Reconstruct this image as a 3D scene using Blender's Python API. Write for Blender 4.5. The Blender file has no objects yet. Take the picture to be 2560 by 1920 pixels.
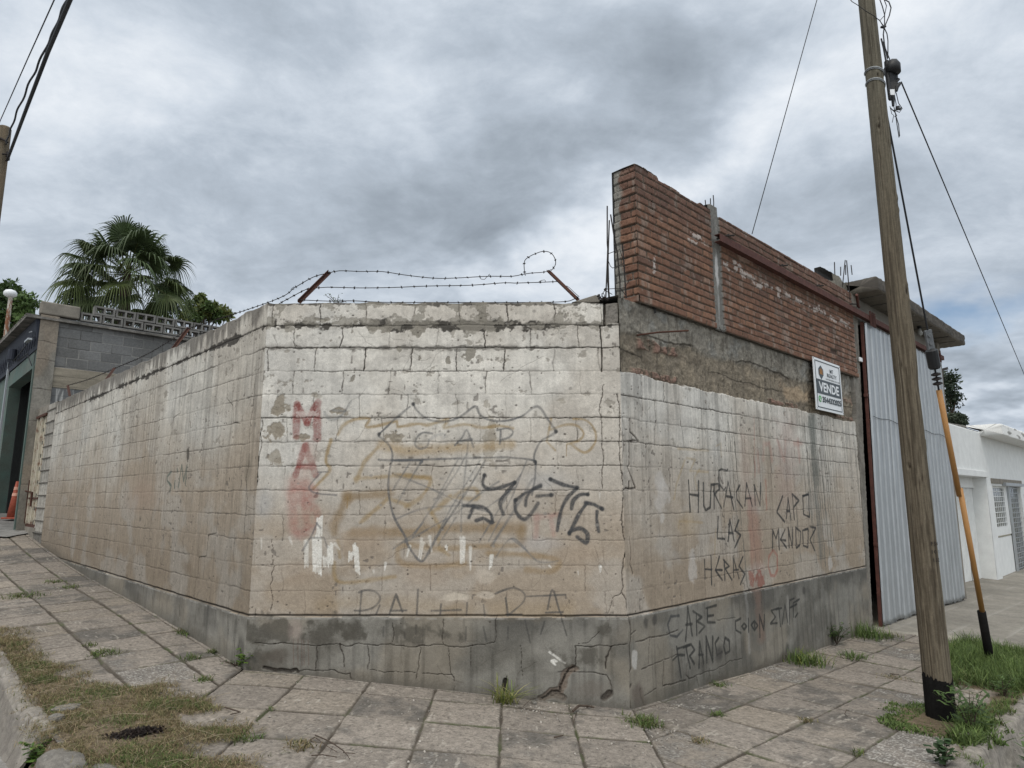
import bpy, math, random
import numpy as np
from mathutils import Vector, Matrix
R = math.radians
rnd = random.Random(7)
SC = bpy.context.scene
COL = SC.collection

# ------------------------------------------------------------------ camera
EYE = 1.65
FPX = 1680.0                      # focal length for a 2560 px wide frame
PITCH = math.atan(282 / FPX)
cam_d = bpy.data.cameras.new('camera'); cam = bpy.data.objects.new('camera', cam_d)
COL.objects.link(cam); SC.camera = cam
cam.location = (0, 0, EYE); cam.rotation_euler = (R(90) + PITCH, 0, 0)
cam_d.sensor_width = 36; cam_d.lens = 36 * FPX / 2560
cam_d.clip_start = .05; cam_d.clip_end = 3000
SC.render.resolution_x = 1024; SC.render.resolution_y = 768

# ------------------------------------------------------------------ light
SUN_EL, SUN_AZ = R(58), R(205)       # high, soft, behind the viewer
SC.view_settings.view_transform = 'Standard'; SC.view_settings.look = 'None'
SC.view_settings.exposure = 0.1; SC.view_settings.gamma = 1
world = bpy.data.worlds.new('World'); SC.world = world; world.use_nodes = True
nt = world.node_tree; N = nt.nodes; L = nt.links; N.clear()
def wn(t, **k):
    n = N.new(t)
    for a, b in k.items(): setattr(n, a, b)
    return n
def wmath(op, a, b=None, c=None, clamp=False):
    n = wn('ShaderNodeMath', operation=op, use_clamp=clamp)
    for i, v in enumerate((a, b, c)):
        if v is None: continue
        if isinstance(v, (int, float)): n.inputs[i].default_value = v
        else: L.new(v, n.inputs[i])
    return n.outputs[0]
def build_sky():
    tc = wn('ShaderNodeTexCoord')
    sep = wn('ShaderNodeSeparateXYZ'); L.new(tc.outputs['Generated'], sep.inputs[0])
    X, Y, Z = sep.outputs
    # cloud deck coordinates: the direction carried up to a flat layer
    den = wmath('ADD', wmath('MAXIMUM', Z, 0.0), .30)
    px = wmath('DIVIDE', X, den); py = wmath('DIVIDE', Y, den)
    comb = wn('ShaderNodeCombineXYZ'); L.new(px, comb.inputs[0]); L.new(py, comb.inputs[1])
    def noise(scale, detail, rough, dist, vec, off=0.0, sx=1, rot=0):
        m = wn('ShaderNodeMapping'); m.inputs['Location'].default_value = (off, off * .7, off * .3)
        m.inputs['Scale'].default_value = (sx, 1, 1); m.inputs['Rotation'].default_value = (0, 0, rot)
        L.new(vec, m.inputs[0])
        n = wn('ShaderNodeTexNoise'); n.inputs['Scale'].default_value = scale
        n.inputs['Detail'].default_value = detail; n.inputs['Roughness'].default_value = rough
        n.inputs['Distortion'].default_value = dist; L.new(m.outputs[0], n.inputs['Vector'])
        return n.outputs[0]
    big = noise(1.1, 5, .52, .25, comb.outputs[0], 3.1, 1.0, .5)
    mid = noise(3.0, 8, .62, .35, comb.outputs[0], 8.7, .75, .5)
    fine = noise(9.0, 8, .66, .3, comb.outputs[0], 1.7)
    # azimuth / elevation in degrees for the large cloud bodies
    az = wmath('MULTIPLY', wmath('ARCTAN2', X, Y), 57.2958)
    el = wmath('MULTIPLY', wmath('ARCSINE', Z), 57.2958)
    wa = noise(2.6, 4, .6, 0, comb.outputs[0], 5.0); wb = noise(2.6, 4, .6, 0, comb.outputs[0], 15.0)
    azw = wmath('ADD', az, wmath('MULTIPLY', wmath('SUBTRACT', wa, .5), 26))
    elw = wmath('ADD', el, wmath('MULTIPLY', wmath('SUBTRACT', wb, .5), 16))
    ae = wn('ShaderNodeCombineXYZ'); L.new(azw, ae.inputs[0]); L.new(elw, ae.inputs[1])
    # (azimuth, elevation, half-width, half-height, tilt, amount)
    bodies = [(6, 29, 15, 4.6, 14, -.36), (-9, 24, 10, 4.0, 14, -.26), (17, 34, 9, 5, 25, -.24), (-24, 37, 9, 6, 0, -.14),
              (-2, 19, 14, 2.6, 12, .22), (13, 22.5, 13, 3.0, 14, .13), (-13, 35, 6, 5, -20, .20), (24, 31, 7, 4, 20, .26),
              (-32, 30, 8, 6, 0, .16), (33, 36, 12, 7, 0, .20), (-22, 16, 14, 3.2, 0, -.12), (3, 13, 14, 3, 0, .10),
              (36, 9, 7, 1.6, 0, -.30), (36, 6, 9, 1.6, 0, .22), (35, 12, 6, 2, 10, .12), (26, 22, 12, 3, 8, -.10), (-30, 24, 9, 2.6, 8, -.12), (0, 43, 20, 4, 0, -.08)]
    tot = None
    for (a, e, sa, se, tilt, amt) in bodies:
        s = wn('ShaderNodeVectorMath', operation='SUBTRACT'); L.new(ae.outputs[0], s.inputs[0]); s.inputs[1].default_value = (a, e, 0)
        m = wn('ShaderNodeMapping', vector_type='TEXTURE'); m.inputs['Rotation'].default_value = (0, 0, R(tilt)); m.inputs['Scale'].default_value = (sa, se, 1)
        L.new(s.outputs[0], m.inputs[0])
        ln = wn('ShaderNodeVectorMath', operation='DOT_PRODUCT'); L.new(m.outputs[0], ln.inputs[0]); L.new(m.outputs[0], ln.inputs[1])
        g = wmath('MULTIPLY', wmath('EXPONENT', wmath('MULTIPLY', ln.outputs['Value'], -.8)), amt)
        tot = g if tot is None else wmath('ADD', tot, g)
    v = wmath('ADD', .57, wmath('MULTIPLY', wmath('SUBTRACT', big, .5), .6))
    v = wmath('ADD', v, wmath('MULTIPLY', wmath('SUBTRACT', mid, .5), 1.1))
    v = wmath('ADD', v, wmath('MULTIPLY', wmath('SUBTRACT', fine, .5), .5))
    v = wmath('ADD', v, tot, clamp=False)
    ramp = wn('ShaderNodeValToRGB'); L.new(v, ramp.inputs[0])
    cr = ramp.color_ramp
    cr.elements[0].position = 0.0; cr.elements[0].color = (.255, .295, .345, 1)
    cr.elements[1].position = 1.0; cr.elements[1].color = (.80, .84, .89, 1)
    for p, c in ((.25, (.335, .385, .445)), (.5, (.45, .51, .585)), (.72, (.60, .66, .735))):
        e_ = cr.elements.new(p); e_.color = (*c, 1)
    # the deck is brighter overhead and towards the hidden sun behind the viewer
    up = wmath('MULTIPLY', wmath('POWER', wmath('MAXIMUM', wmath('SUBTRACT', Z, .62), 0), 1.0), 3.4)
    back = wmath('MULTIPLY', wmath('MAXIMUM', wmath('MULTIPLY', Y, -1), 0), 1.25)
    gain = wmath('ADD', 1.0, wmath('ADD', up, back))
    sky = wn('ShaderNodeTexSky', sky_type='NISHITA'); sky.sun_disc = False
    sky.sun_elevation = SUN_EL; sky.sun_rotation = SUN_AZ
    # clouds in the sky's own units (Background strength 0.1), a few thin gaps of blue
    gv = wn('ShaderNodeVectorMath', operation='SCALE'); gv.inputs[0].default_value = (1.12, 1.0, .84); L.new(wmath('ADD', up, back), gv.inputs['Scale'])
    ga = wn('ShaderNodeVectorMath', operation='ADD'); L.new(gv.outputs[0], ga.inputs[0]); ga.inputs[1].default_value = (1, 1, 1)
    gm2 = wn('ShaderNodeVectorMath', operation='MULTIPLY'); L.new(ramp.outputs[0], gm2.inputs[0]); L.new(ga.outputs[0], gm2.inputs[1])
    cl = wn('ShaderNodeVectorMath', operation='SCALE'); L.new(gm2.outputs[0], cl.inputs[0]); cl.inputs['Scale'].default_value = 10.0
    gapn = noise(3.2, 5, .55, .3, comb.outputs[0], 22.0)
    gsub = wn('ShaderNodeVectorMath', operation='SUBTRACT'); L.new(ae.outputs[0], gsub.inputs[0]); gsub.inputs[1].default_value = (35, 13.2, 0)
    gm = wn('ShaderNodeMapping', vector_type='TEXTURE'); gm.inputs['Scale'].default_value = (7, 2.2, 1); L.new(gsub.outputs[0], gm.inputs[0])
    gd = wn('ShaderNodeVectorMath', operation='DOT_PRODUCT'); L.new(gm.outputs[0], gd.inputs[0]); L.new(gm.outputs[0], gd.inputs[1])
    gap = wmath('MULTIPLY', wmath('EXPONENT', wmath('MULTIPLY', gd.outputs['Value'], -1)), wmath('MULTIPLY', gapn, 1.45), clamp=True)
    mx = wn('ShaderNodeMix', data_type='RGBA'); L.new(gap, mx.inputs[0]); L.new(cl.outputs[0], mx.inputs[6]); L.new(sky.outputs[0], mx.inputs[7])
    bg = wn('ShaderNodeBackground'); bg.inputs[1].default_value = .1; L.new(mx.outputs[2], bg.inputs[0])
    out = wn('ShaderNodeOutputWorld'); L.new(bg.outputs[0], out.inputs[0])
build_sky()
sun_d = bpy.data.lights.new('sun', 'SUN'); sun_d.energy = 1.1; sun_d.angle = R(24); sun_d.color = (1, .91, .80)
sun = bpy.data.objects.new('sun', sun_d); COL.objects.link(sun)
sun.rotation_euler = Vector((-math.sin(SUN_AZ) * math.cos(SUN_EL), -math.cos(SUN_AZ) * math.cos(SUN_EL), -math.sin(SUN_EL))).to_track_quat('-Z', 'Y').to_euler()

# ------------------------------------------------------------------ survey: sight lines of the photograph turned into metres
FW = np.array([0, math.cos(PITCH), math.sin(PITCH)]); UPV = np.array([0, -math.sin(PITCH), math.cos(PITCH)])
CAM = np.array([0, 0, EYE])
def ray(x, y): return np.array([(x - 1280) / FPX, 0, 0]) + FW + UPV * (960 - y) / FPX
def unit(a): a = np.array(a, float); return a / np.linalg.norm(a)
A2 = np.array([-2.32, 6.15]); B2 = np.array([1.01, 6.13])          # feet of the two corners
DL = unit([-.693, .721]); DR = unit([.7106, .7036]); DC = unit(B2 - A2)
NL = np.array([-DL[1], DL[0]]); NR = np.array([DR[1], -DR[0]]); NC = np.array([DC[1], -DC[0]])
if NL @ (-A2) < 0: NL = -NL
class Plane:
    """vertical plane through O along d, outward normal n; (u, z, v) coordinates"""
    def __init__(s, O, d, n): s.O, s.d, s.n = np.array(O, float), np.array(d, float), np.array(n, float)
    def uz(s, x, y, v=0.0):
        r = ray(x, y); O = s.O + s.n * v; t = ((O - CAM[:2]) @ s.n) / (r[:2] @ s.n); P = CAM + r * t
        return float((P[:2] - s.O) @ s.d), float(P[2])
    def P(s, u, z, v=0.0):
        q = s.O + s.d * u + s.n * v; return np.array([q[0], q[1], z])
    def px(s, x, y, v=0.0):
        u, z = s.uz(x, y, v); return s.P(u, z, v)
PL, PC, PR = Plane(A2, DL, NL), Plane(A2, DC, NC), Plane(B2, DR, NR)
WC = float(np.linalg.norm(B2 - A2))

# terrain: heights read along the foot of the walls, smoothly joined
tp = []
for u, z in [(.0, .175), (1.67, .286), (3.16, .379), (5.77, .489), (9.34, .74), (12, .98), (16, 1.25)]:
    for v, dz in ((0, 0), (2.2, -.05), (5, -.2)): tp.append((*(A2 + DL * u + NL * v), z + dz))
for x, z in [(-1.25, .072), (-.68, .02), (.127, -.066)]: tp.append((x, 6.14, z))
for x, z in [(-2.8, .17), (-1.25, .04), (0, -.08), (1.3, -.2)]: tp.append((x, 4.0, z)); tp.append((x, 2.0, z - .06))
for u, z in [(.02, -.148), (1.34, -.188), (3.15, -.26), (5.98, -.3), (11.4, -.44), (18, -.6)]:
    for v, dz in ((0, 0), (2.2, -.05), (5, -.15)): tp.append((*(B2 + DR * u + NR * v), z + dz))
tp = np.array(tp); _n = len(tp)
_D = np.linalg.norm(tp[:, None, :2] - tp[None, :, :2], axis=2)
_M = np.zeros((_n + 3, _n + 3)); _M[:_n, :_n] = _D; _M[:_n, _n] = 1; _M[:_n, _n + 1:] = tp[:, :2]; _M[_n, :_n] = 1; _M[_n + 1:, :_n] = tp[:, :2].T
_W = np.linalg.solve(_M, np.r_[tp[:, 2], 0, 0, 0])
def gz(x, y):
    x = np.asarray(x, float); y = np.asarray(y, float)
    out = np.full(np.broadcast(x, y).shape, _W[_n]) + _W[_n + 1] * x + _W[_n + 2] * y
    for i in range(_n): out = out + _W[i] * np.hypot(x - tp[i, 0], y - tp[i, 1])
    return out
def ong(x, y):
    r = ray(x, y); z = 0.0
    for _ in range(40):
        P = CAM + r * (z - EYE) / r[2]; z = .5 * z + .5 * float(gz(P[0], P[1]))
    return P
def onz(x, y, z): r = ray(x, y); return CAM + r * (z - EYE) / r[2]

# ------------------------------------------------------------------ noise
_T = np.random.RandomState(11).rand(64, 256, 256).astype(np.float32)
def vn(x, y, s=0):
    T = _T[s % 64]; xi = np.floor(x).astype(np.int32); yi = np.floor(y).astype(np.int32)
    fx = (x - xi).astype(np.float32); fy = (y - yi).astype(np.float32); fx = fx * fx * (3 - 2 * fx); fy = fy * fy * (3 - 2 * fy)
    x0 = xi & 255; x1 = (xi + 1) & 255; y0 = yi & 255; y1 = (yi + 1) & 255
    a = T[y0, x0]; b = T[y0, x1]; c = T[y1, x0]; d = T[y1, x1]
    return a + (b - a) * fx + (c - a) * fy + (a - b - c + d) * fx * fy
def fbm(x, y, o=4, s=0, g=.5):
    t = 0; a = 1; n = 0
    for i in range(o):
        t = t + a * vn(x * 2 ** i + i * 17.3, y * 2 ** i + i * 31.7, s + i); n += a; a *= g
    return t / n
def sm(a, b, x):
    t = np.clip((x - a) / (b - a), 0, 1); return t * t * (3 - 2 * t)
def mixc(c, k, m): return c + (np.array(k, np.float32) - c) * m[..., None]

# ------------------------------------------------------------------ objects
def link(name, me, parent=None, mat=None):
    o = bpy.data.objects.new(name, me); COL.objects.link(o)
    if parent: o.parent = parent
    if mat and me is not None: me.materials.append(mat)
    return o
def tag(o, label=None, cat=None, group=None, kind=None):
    if label: o['label'] = label
    if cat: o['category'] = cat
    if group: o['group'] = group
    if kind: o['kind'] = kind
    return o
def empty(name, loc, label, cat, group=None):
    o = bpy.data.objects.new(name, None); COL.objects.link(o); o.location = [float(c) for c in loc]; o.empty_display_size = .1
    BASE[o.name] = Vector(o.location); return tag(o, label, cat, group)
BASE = {}
def add_part(name, parent, me, mat):
    """mesh data is in world metres; shift it into the parent's frame"""
    o = link(name, me, parent, mat)
    if parent is not None:
        p = parent; off = Vector((0, 0, 0))
        while p is not None: off += p.location; p = p.parent
        me.transform(Matrix.Translation(-off))
    return o
def raw_mesh(name, V, F, C=None, smooth=False):
    """V (n,3); F (m,3|4) int array; C (n,3) colours"""
    V = np.ascontiguousarray(V, np.float32); F = np.ascontiguousarray(F, np.int32); k = F.shape[1]
    me = bpy.data.meshes.new(name); me.vertices.add(len(V)); me.vertices.foreach_set('co', V.ravel())
    me.loops.add(F.size); me.loops.foreach_set('vertex_index', F.ravel())
    me.polygons.add(len(F)); me.polygons.foreach_set('loop_start', np.arange(0, F.size, k, dtype=np.int32))
    me.polygons.foreach_set('loop_total', np.full(len(F), k, np.int32))
    me.update(calc_edges=True)
    if C is not None:
        at = me.color_attributes.new('Col', 'FLOAT_COLOR', 'POINT')
        C4 = np.ones((len(V), 4), np.float32); C4[:, :3] = np.clip(C, .003, 1); at.data.foreach_set('color', C4.ravel())
    if smooth: me.polygons.foreach_set('use_smooth', np.ones(len(F), bool))
    return me
def grid_mesh(name, P, C, keep=None, smooth=False):
    n, m = P.shape[:2]; idx = np.arange(n * m).reshape(n, m)
    F = np.stack([idx[:-1, :-1], idx[:-1, 1:], idx[1:, 1:], idx[1:, :-1]], -1).reshape(-1, 4)
    V = P.reshape(-1, 3); Cc = C.reshape(-1, 3)
    if keep is not None:
        kf = keep.ravel()[F].all(axis=1); F = F[kf]
        used = np.zeros(len(V), bool); used[F.ravel()] = True; rm = np.cumsum(used) - 1
        F = rm[F]; V = V[used]; Cc = Cc[used]
    return raw_mesh(name, V, F, Cc, smooth)
class G:
    """collects simple solids into one mesh"""
    def __init__(s): s.v = []; s.f = []; s.c = []; s.col = (1, 1, 1)
    def add(s, v, f):
        b = len(s.v); s.v += [tuple(map(float, p)) for p in v]; s.f += [tuple(b + i for i in q) for q in f]; s.c += [s.col] * len(v)
    def hexa(s, p):  # 8 corners: bottom 4, top 4 (same order)
        s.add(p, [(3, 2, 1, 0), (4, 5, 6, 7), (0, 1, 5, 4), (1, 2, 6, 5), (2, 3, 7, 6), (3, 0, 4, 7)])
    def box(s, c, sz, ax=None):
        c = np.array(c, float); ax = np.eye(3) if ax is None else np.array(ax, float)
        h = np.array(sz) / 2; s.hexa([c + ax.T @ (h * np.array(k)) for k in ((-1, -1, -1), (1, -1, -1), (1, 1, -1), (-1, 1, -1), (-1, -1, 1), (1, -1, 1), (1, 1, 1), (-1, 1, 1))])
    def pbox(s, pl, u0, u1, z0, z1, v0, v1):
        s.hexa([pl.P(u0, z0, v1), pl.P(u1, z0, v1), pl.P(u1, z0, v0), pl.P(u0, z0, v0), pl.P(u0, z1, v1), pl.P(u1, z1, v1), pl.P(u1, z1, v0), pl.P(u0, z1, v0)])
    def tube(s, pts, r, n=8, cap=True):
        pts = [np.array(p, float) for p in pts]; rs = r if isinstance(r, (list, tuple)) else [r] * len(pts)
        rings = []; t = unit(pts[1] - pts[0]); a = unit(np.cross(t, (0, 0, 1) if abs(t[2]) < .9 else (1, 0, 0)))
        for i, p in enumerate(pts):
            t = unit(pts[min(i + 1, len(pts) - 1)] - pts[max(i - 1, 0)]); a = unit(a - t * (a @ t)); b = np.cross(t, a)
            rings.append([p + rs[i] * (a * math.cos(k * 2 * math.pi / n) + b * math.sin(k * 2 * math.pi / n)) for k in range(n)])
        f = [(i * n + k, i * n + (k + 1) % n, (i + 1) * n + (k + 1) % n, (i + 1) * n + k) for i in range(len(pts) - 1) for k in range(n)]
        if cap: f += [tuple(range(n - 1, -1, -1)), tuple((len(pts) - 1) * n + k for k in range(n))]
        s.add([p for q in rings for p in q], f)
    def poly(s, pts, ext):
        """flat outline extruded by vector ext"""
        pts = [np.array(p, float) for p in pts]; n = len(pts); e = np.array(ext, float)
        s.add(pts + [p + e for p in pts], [tuple(range(n - 1, -1, -1)), tuple(range(n, 2 * n))] + [(i, (i + 1) % n, n + (i + 1) % n, n + i) for i in range(n)])
    def build(s, name, mat, parent=None, smooth=False, bevel=0):
        me = bpy.data.meshes.new(name); me.from_pydata(s.v, [], s.f); me.update()
        at = me.color_attributes.new('Col', 'FLOAT_COLOR', 'POINT')
        C4 = np.ones((len(s.v), 4), np.float32); C4[:, :3] = np.array(s.c); at.data.foreach_set('color', C4.ravel())
        if smooth: me.polygons.foreach_set('use_smooth', np.ones(len(s.f), bool))
        o = add_part(name, parent, me, mat)
        if bevel:
            b = o.modifiers.new('bevel', 'BEVEL'); b.width = bevel; b.segments = 2; b.limit_method = 'ANGLE'
        return o
M = {}
def mat(name, col=(.5, .5, .5), rough=.8, metal=0, vc=False, ns=6.0, na=.25, ns2=60.0, na2=.15, bump=.3, bs=80.0, stretch=None, tint=None, spec=.3, bdist=.01, lo=.35, hi=.65, translucent=0):
    m = bpy.data.materials.new(name); m.use_nodes = True; t = m.node_tree; nn = t.nodes; ll = t.links
    bsdf = nn['Principled BSDF']; bsdf.inputs['Roughness'].default_value = rough; bsdf.inputs['Metallic'].default_value = metal
    bsdf.inputs['Specular IOR Level'].default_value = spec
    tc = nn.new('ShaderNodeTexCoord'); vec = tc.outputs['Object']
    mp = nn.new('ShaderNodeMapping'); ll.new(vec, mp.inputs[0]); mp.inputs['Scale'].default_value = stretch or (1, 1, 1); vec = mp.outputs[0]
    def noise(scale, d=5):
        n = nn.new('ShaderNodeTexNoise'); n.inputs['Scale'].default_value = scale; n.inputs['Detail'].default_value = d; n.inputs['Roughness'].default_value = .62; ll.new(vec, n.inputs['Vector']); return n.outputs[0]
    if vc:
        a = nn.new('ShaderNodeAttribute'); a.attribute_name = 'Col'; base = a.outputs['Color']
        if col != (1, 1, 1) and col != (.5, .5, .5):
            mm = nn.new('ShaderNodeMix'); mm.data_type = 'RGBA'; mm.blend_type = 'MULTIPLY'; mm.inputs[0].default_value = 1; ll.new(base, mm.inputs[6]); mm.inputs[7].default_value = (*col, 1); base = mm.outputs[2]
    else:
        rgb = nn.new('ShaderNodeRGB'); rgb.outputs[0].default_value = (*col, 1); base = rgb.outputs[0]
    if tint:
        mr = nn.new('ShaderNodeMapRange'); ll.new(noise(ns * .5), mr.inputs[0]); mr.inputs[1].default_value = lo; mr.inputs[2].default_value = hi
        mm = nn.new('ShaderNodeMix'); mm.data_type = 'RGBA'; ll.new(mr.outputs[0], mm.inputs[0]); ll.new(base, mm.inputs[6]); mm.inputs[7].default_value = (*tint, 1); base = mm.outputs[2]
    for sc, am in ((ns, na), (ns2, na2)):
        if not am: continue
        mr = nn.new('ShaderNodeMapRange'); ll.new(noise(sc), mr.inputs[0]); mr.inputs[1].default_value = .25; mr.inputs[2].default_value = .75; mr.inputs[3].default_value = 1 - am; mr.inputs[4].default_value = 1 + am
        vm = nn.new('ShaderNodeVectorMath'); vm.operation = 'SCALE'; ll.new(base, vm.inputs[0]); ll.new(mr.outputs[0], vm.inputs['Scale']); base = vm.outputs[0]
    ll.new(base, bsdf.inputs['Base Color'])
    if bump:
        b = nn.new('ShaderNodeBump'); b.inputs['Strength'].default_value = bump; b.inputs['Distance'].default_value = bdist; ll.new(noise(bs), b.inputs['Height']); ll.new(b.outputs[0], bsdf.inputs['Normal'])
    if translucent:
        tr = nn.new('ShaderNodeBsdfTranslucent'); ll.new(base, tr.inputs[0]); mxs = nn.new('ShaderNodeMixShader'); mxs.inputs[0].default_value = translucent
        ll.new(bsdf.outputs[0], mxs.inputs[1]); ll.new(tr.outputs[0], mxs.inputs[2]); ll.new(mxs.outputs[0], nn['Material Output'].inputs[0])
    M[name] = m; return m
mat('plaster', vc=True, rough=.94, ns=36, na=.12, ns2=130, na2=.20, bump=.6, bs=130, bdist=.005, spec=.18)
mat('paving', vc=True, rough=.95, ns=30, na=.16, ns2=190, na2=.32, bump=.8, bs=200, bdist=.005, spec=.15)
mat('brick', vc=True, rough=.93, ns=25, na=.12, ns2=120, na2=.16, bump=.6, bs=120, bdist=.006)
mat('concrete', (.22, .20, .17), rough=.93, ns=5, na=.28, ns2=70, na2=.2, bump=.6, bs=70, bdist=.01)
mat('concrete_dark', (.12, .115, .105), rough=.95, ns=4, na=.4, ns2=60, na2=.25, bump=.7, bs=50, bdist=.015, tint=(.22, .205, .185))
mat('vcol', vc=True, rough=.85, ns=8, na=.12, ns2=80, na2=.12, bump=.3, bs=90)
mat('rust', (.085, .038, .026), rough=.9, ns=18, na=.35, ns2=120, na2=.3, bump=.5, bs=120, tint=(.07, .032, .024))
mat('oxide_paint', (.085, .036, .029), rough=.75, ns=12, na=.3, ns2=90, na2=.25, bump=.3, bs=90, tint=(.10, .04, .03))
mat('iron', (.035, .03, .028), rough=.8, metal=.2, ns=30, na=.4, bump=.3)
mat('galvanised', (.38, .40, .415), rough=.4, metal=.45, ns=5, na=.16, ns2=45, na2=.08, bump=.08, bs=6, stretch=(1, 1, .35), spec=.4)
mat('black_plastic', (.018, .019, .021), rough=.5, na=.1, na2=.05, bump=.05, spec=.4)
mat('cable', (.02, .021, .024), rough=.6, na=.2, na2=0, bump=0)
mat('wood', (.165, .125, .082), rough=.9, ns=5, na=.30, ns2=22, na2=.38, bump=.9, bs=16, stretch=(7, 7, .55), tint=(.10, .085, .06), bdist=.012)
mat('tar', (.010, .0095, .009), rough=.9, ns=8, na=.4, ns2=60, na2=.3, bump=.7, bs=25, bdist=.01, spec=.12)
mat('yellow_plastic', (.42, .215, .075), rough=.5, ns=5, na=.12, na2=.06, bump=.1, spec=.4)
mat('white_paint', (.70, .71, .70), rough=.8, ns=4, na=.08, ns2=60, na2=.05, bump=.2, bs=60)
mat('sign_white', (.78, .80, .82), rough=.45, ns=5, na=.04, na2=.02, bump=0)
mat('sign_grey', (.065, .08, .09), rough=.5, ns=5, na=.1, na2=0, bump=0)
mat('sign_gold', (.42, .20, .06), rough=.5, na=.05, na2=0, bump=0)
mat('sign_green', (.08, .36, .10), rough=.5, na=.05, na2=0, bump=0)
mat('glass', (.10, .115, .125), rough=.12, metal=0, ns=3, na=.3, na2=0, bump=0, spec=.7)
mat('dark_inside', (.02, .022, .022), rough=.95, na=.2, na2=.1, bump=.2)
mat('leaf', vc=True, rough=.6, ns=3, na=.15, ns2=30, na2=.1, bump=0, spec=.35, translucent=.22)
mat('palm_leaf', vc=True, rough=.55, ns=3, na=.18, ns2=30, na2=.1, bump=0, spec=.35, translucent=.15)
mat('grass', vc=True, rough=.7, ns=4, na=.15, ns2=40, na2=.1, bump=0, spec=.3, translucent=.25)
mat('stone', (.27, .26, .245), rough=.95, ns=7, na=.3, ns2=50, na2=.3, bump=.9, bs=30, bdist=.02, tint=(.17, .165, .155))
mat('road', vc=True, rough=.95, ns=10, na=.2, ns2=120, na2=.35, bump=.8, bs=90, bdist=.012)
mat('cone_orange', (.30, .07, .04), rough=.6, ns=20, na=.3, ns2=60, na2=.2, bump=.1)
mat('green_paint', (.12, .145, .125), rough=.75, ns=4, na=.22, ns2=40, na2=.15, bump=.2, tint=(.08, .13, .115))
mat('navy_panel', (.03, .035, .05), rough=.7, ns=5, na=.3, na2=.1, bump=.2, stretch=(6, 6, .4))
mat('twig', (.075, .055, .042), rough=.9, ns=30, na=.3, bump=.3)
mat('ceramic_bulb', (.30, .30, .28), rough=.4, na=.05, na2=0, bump=0)
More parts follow.
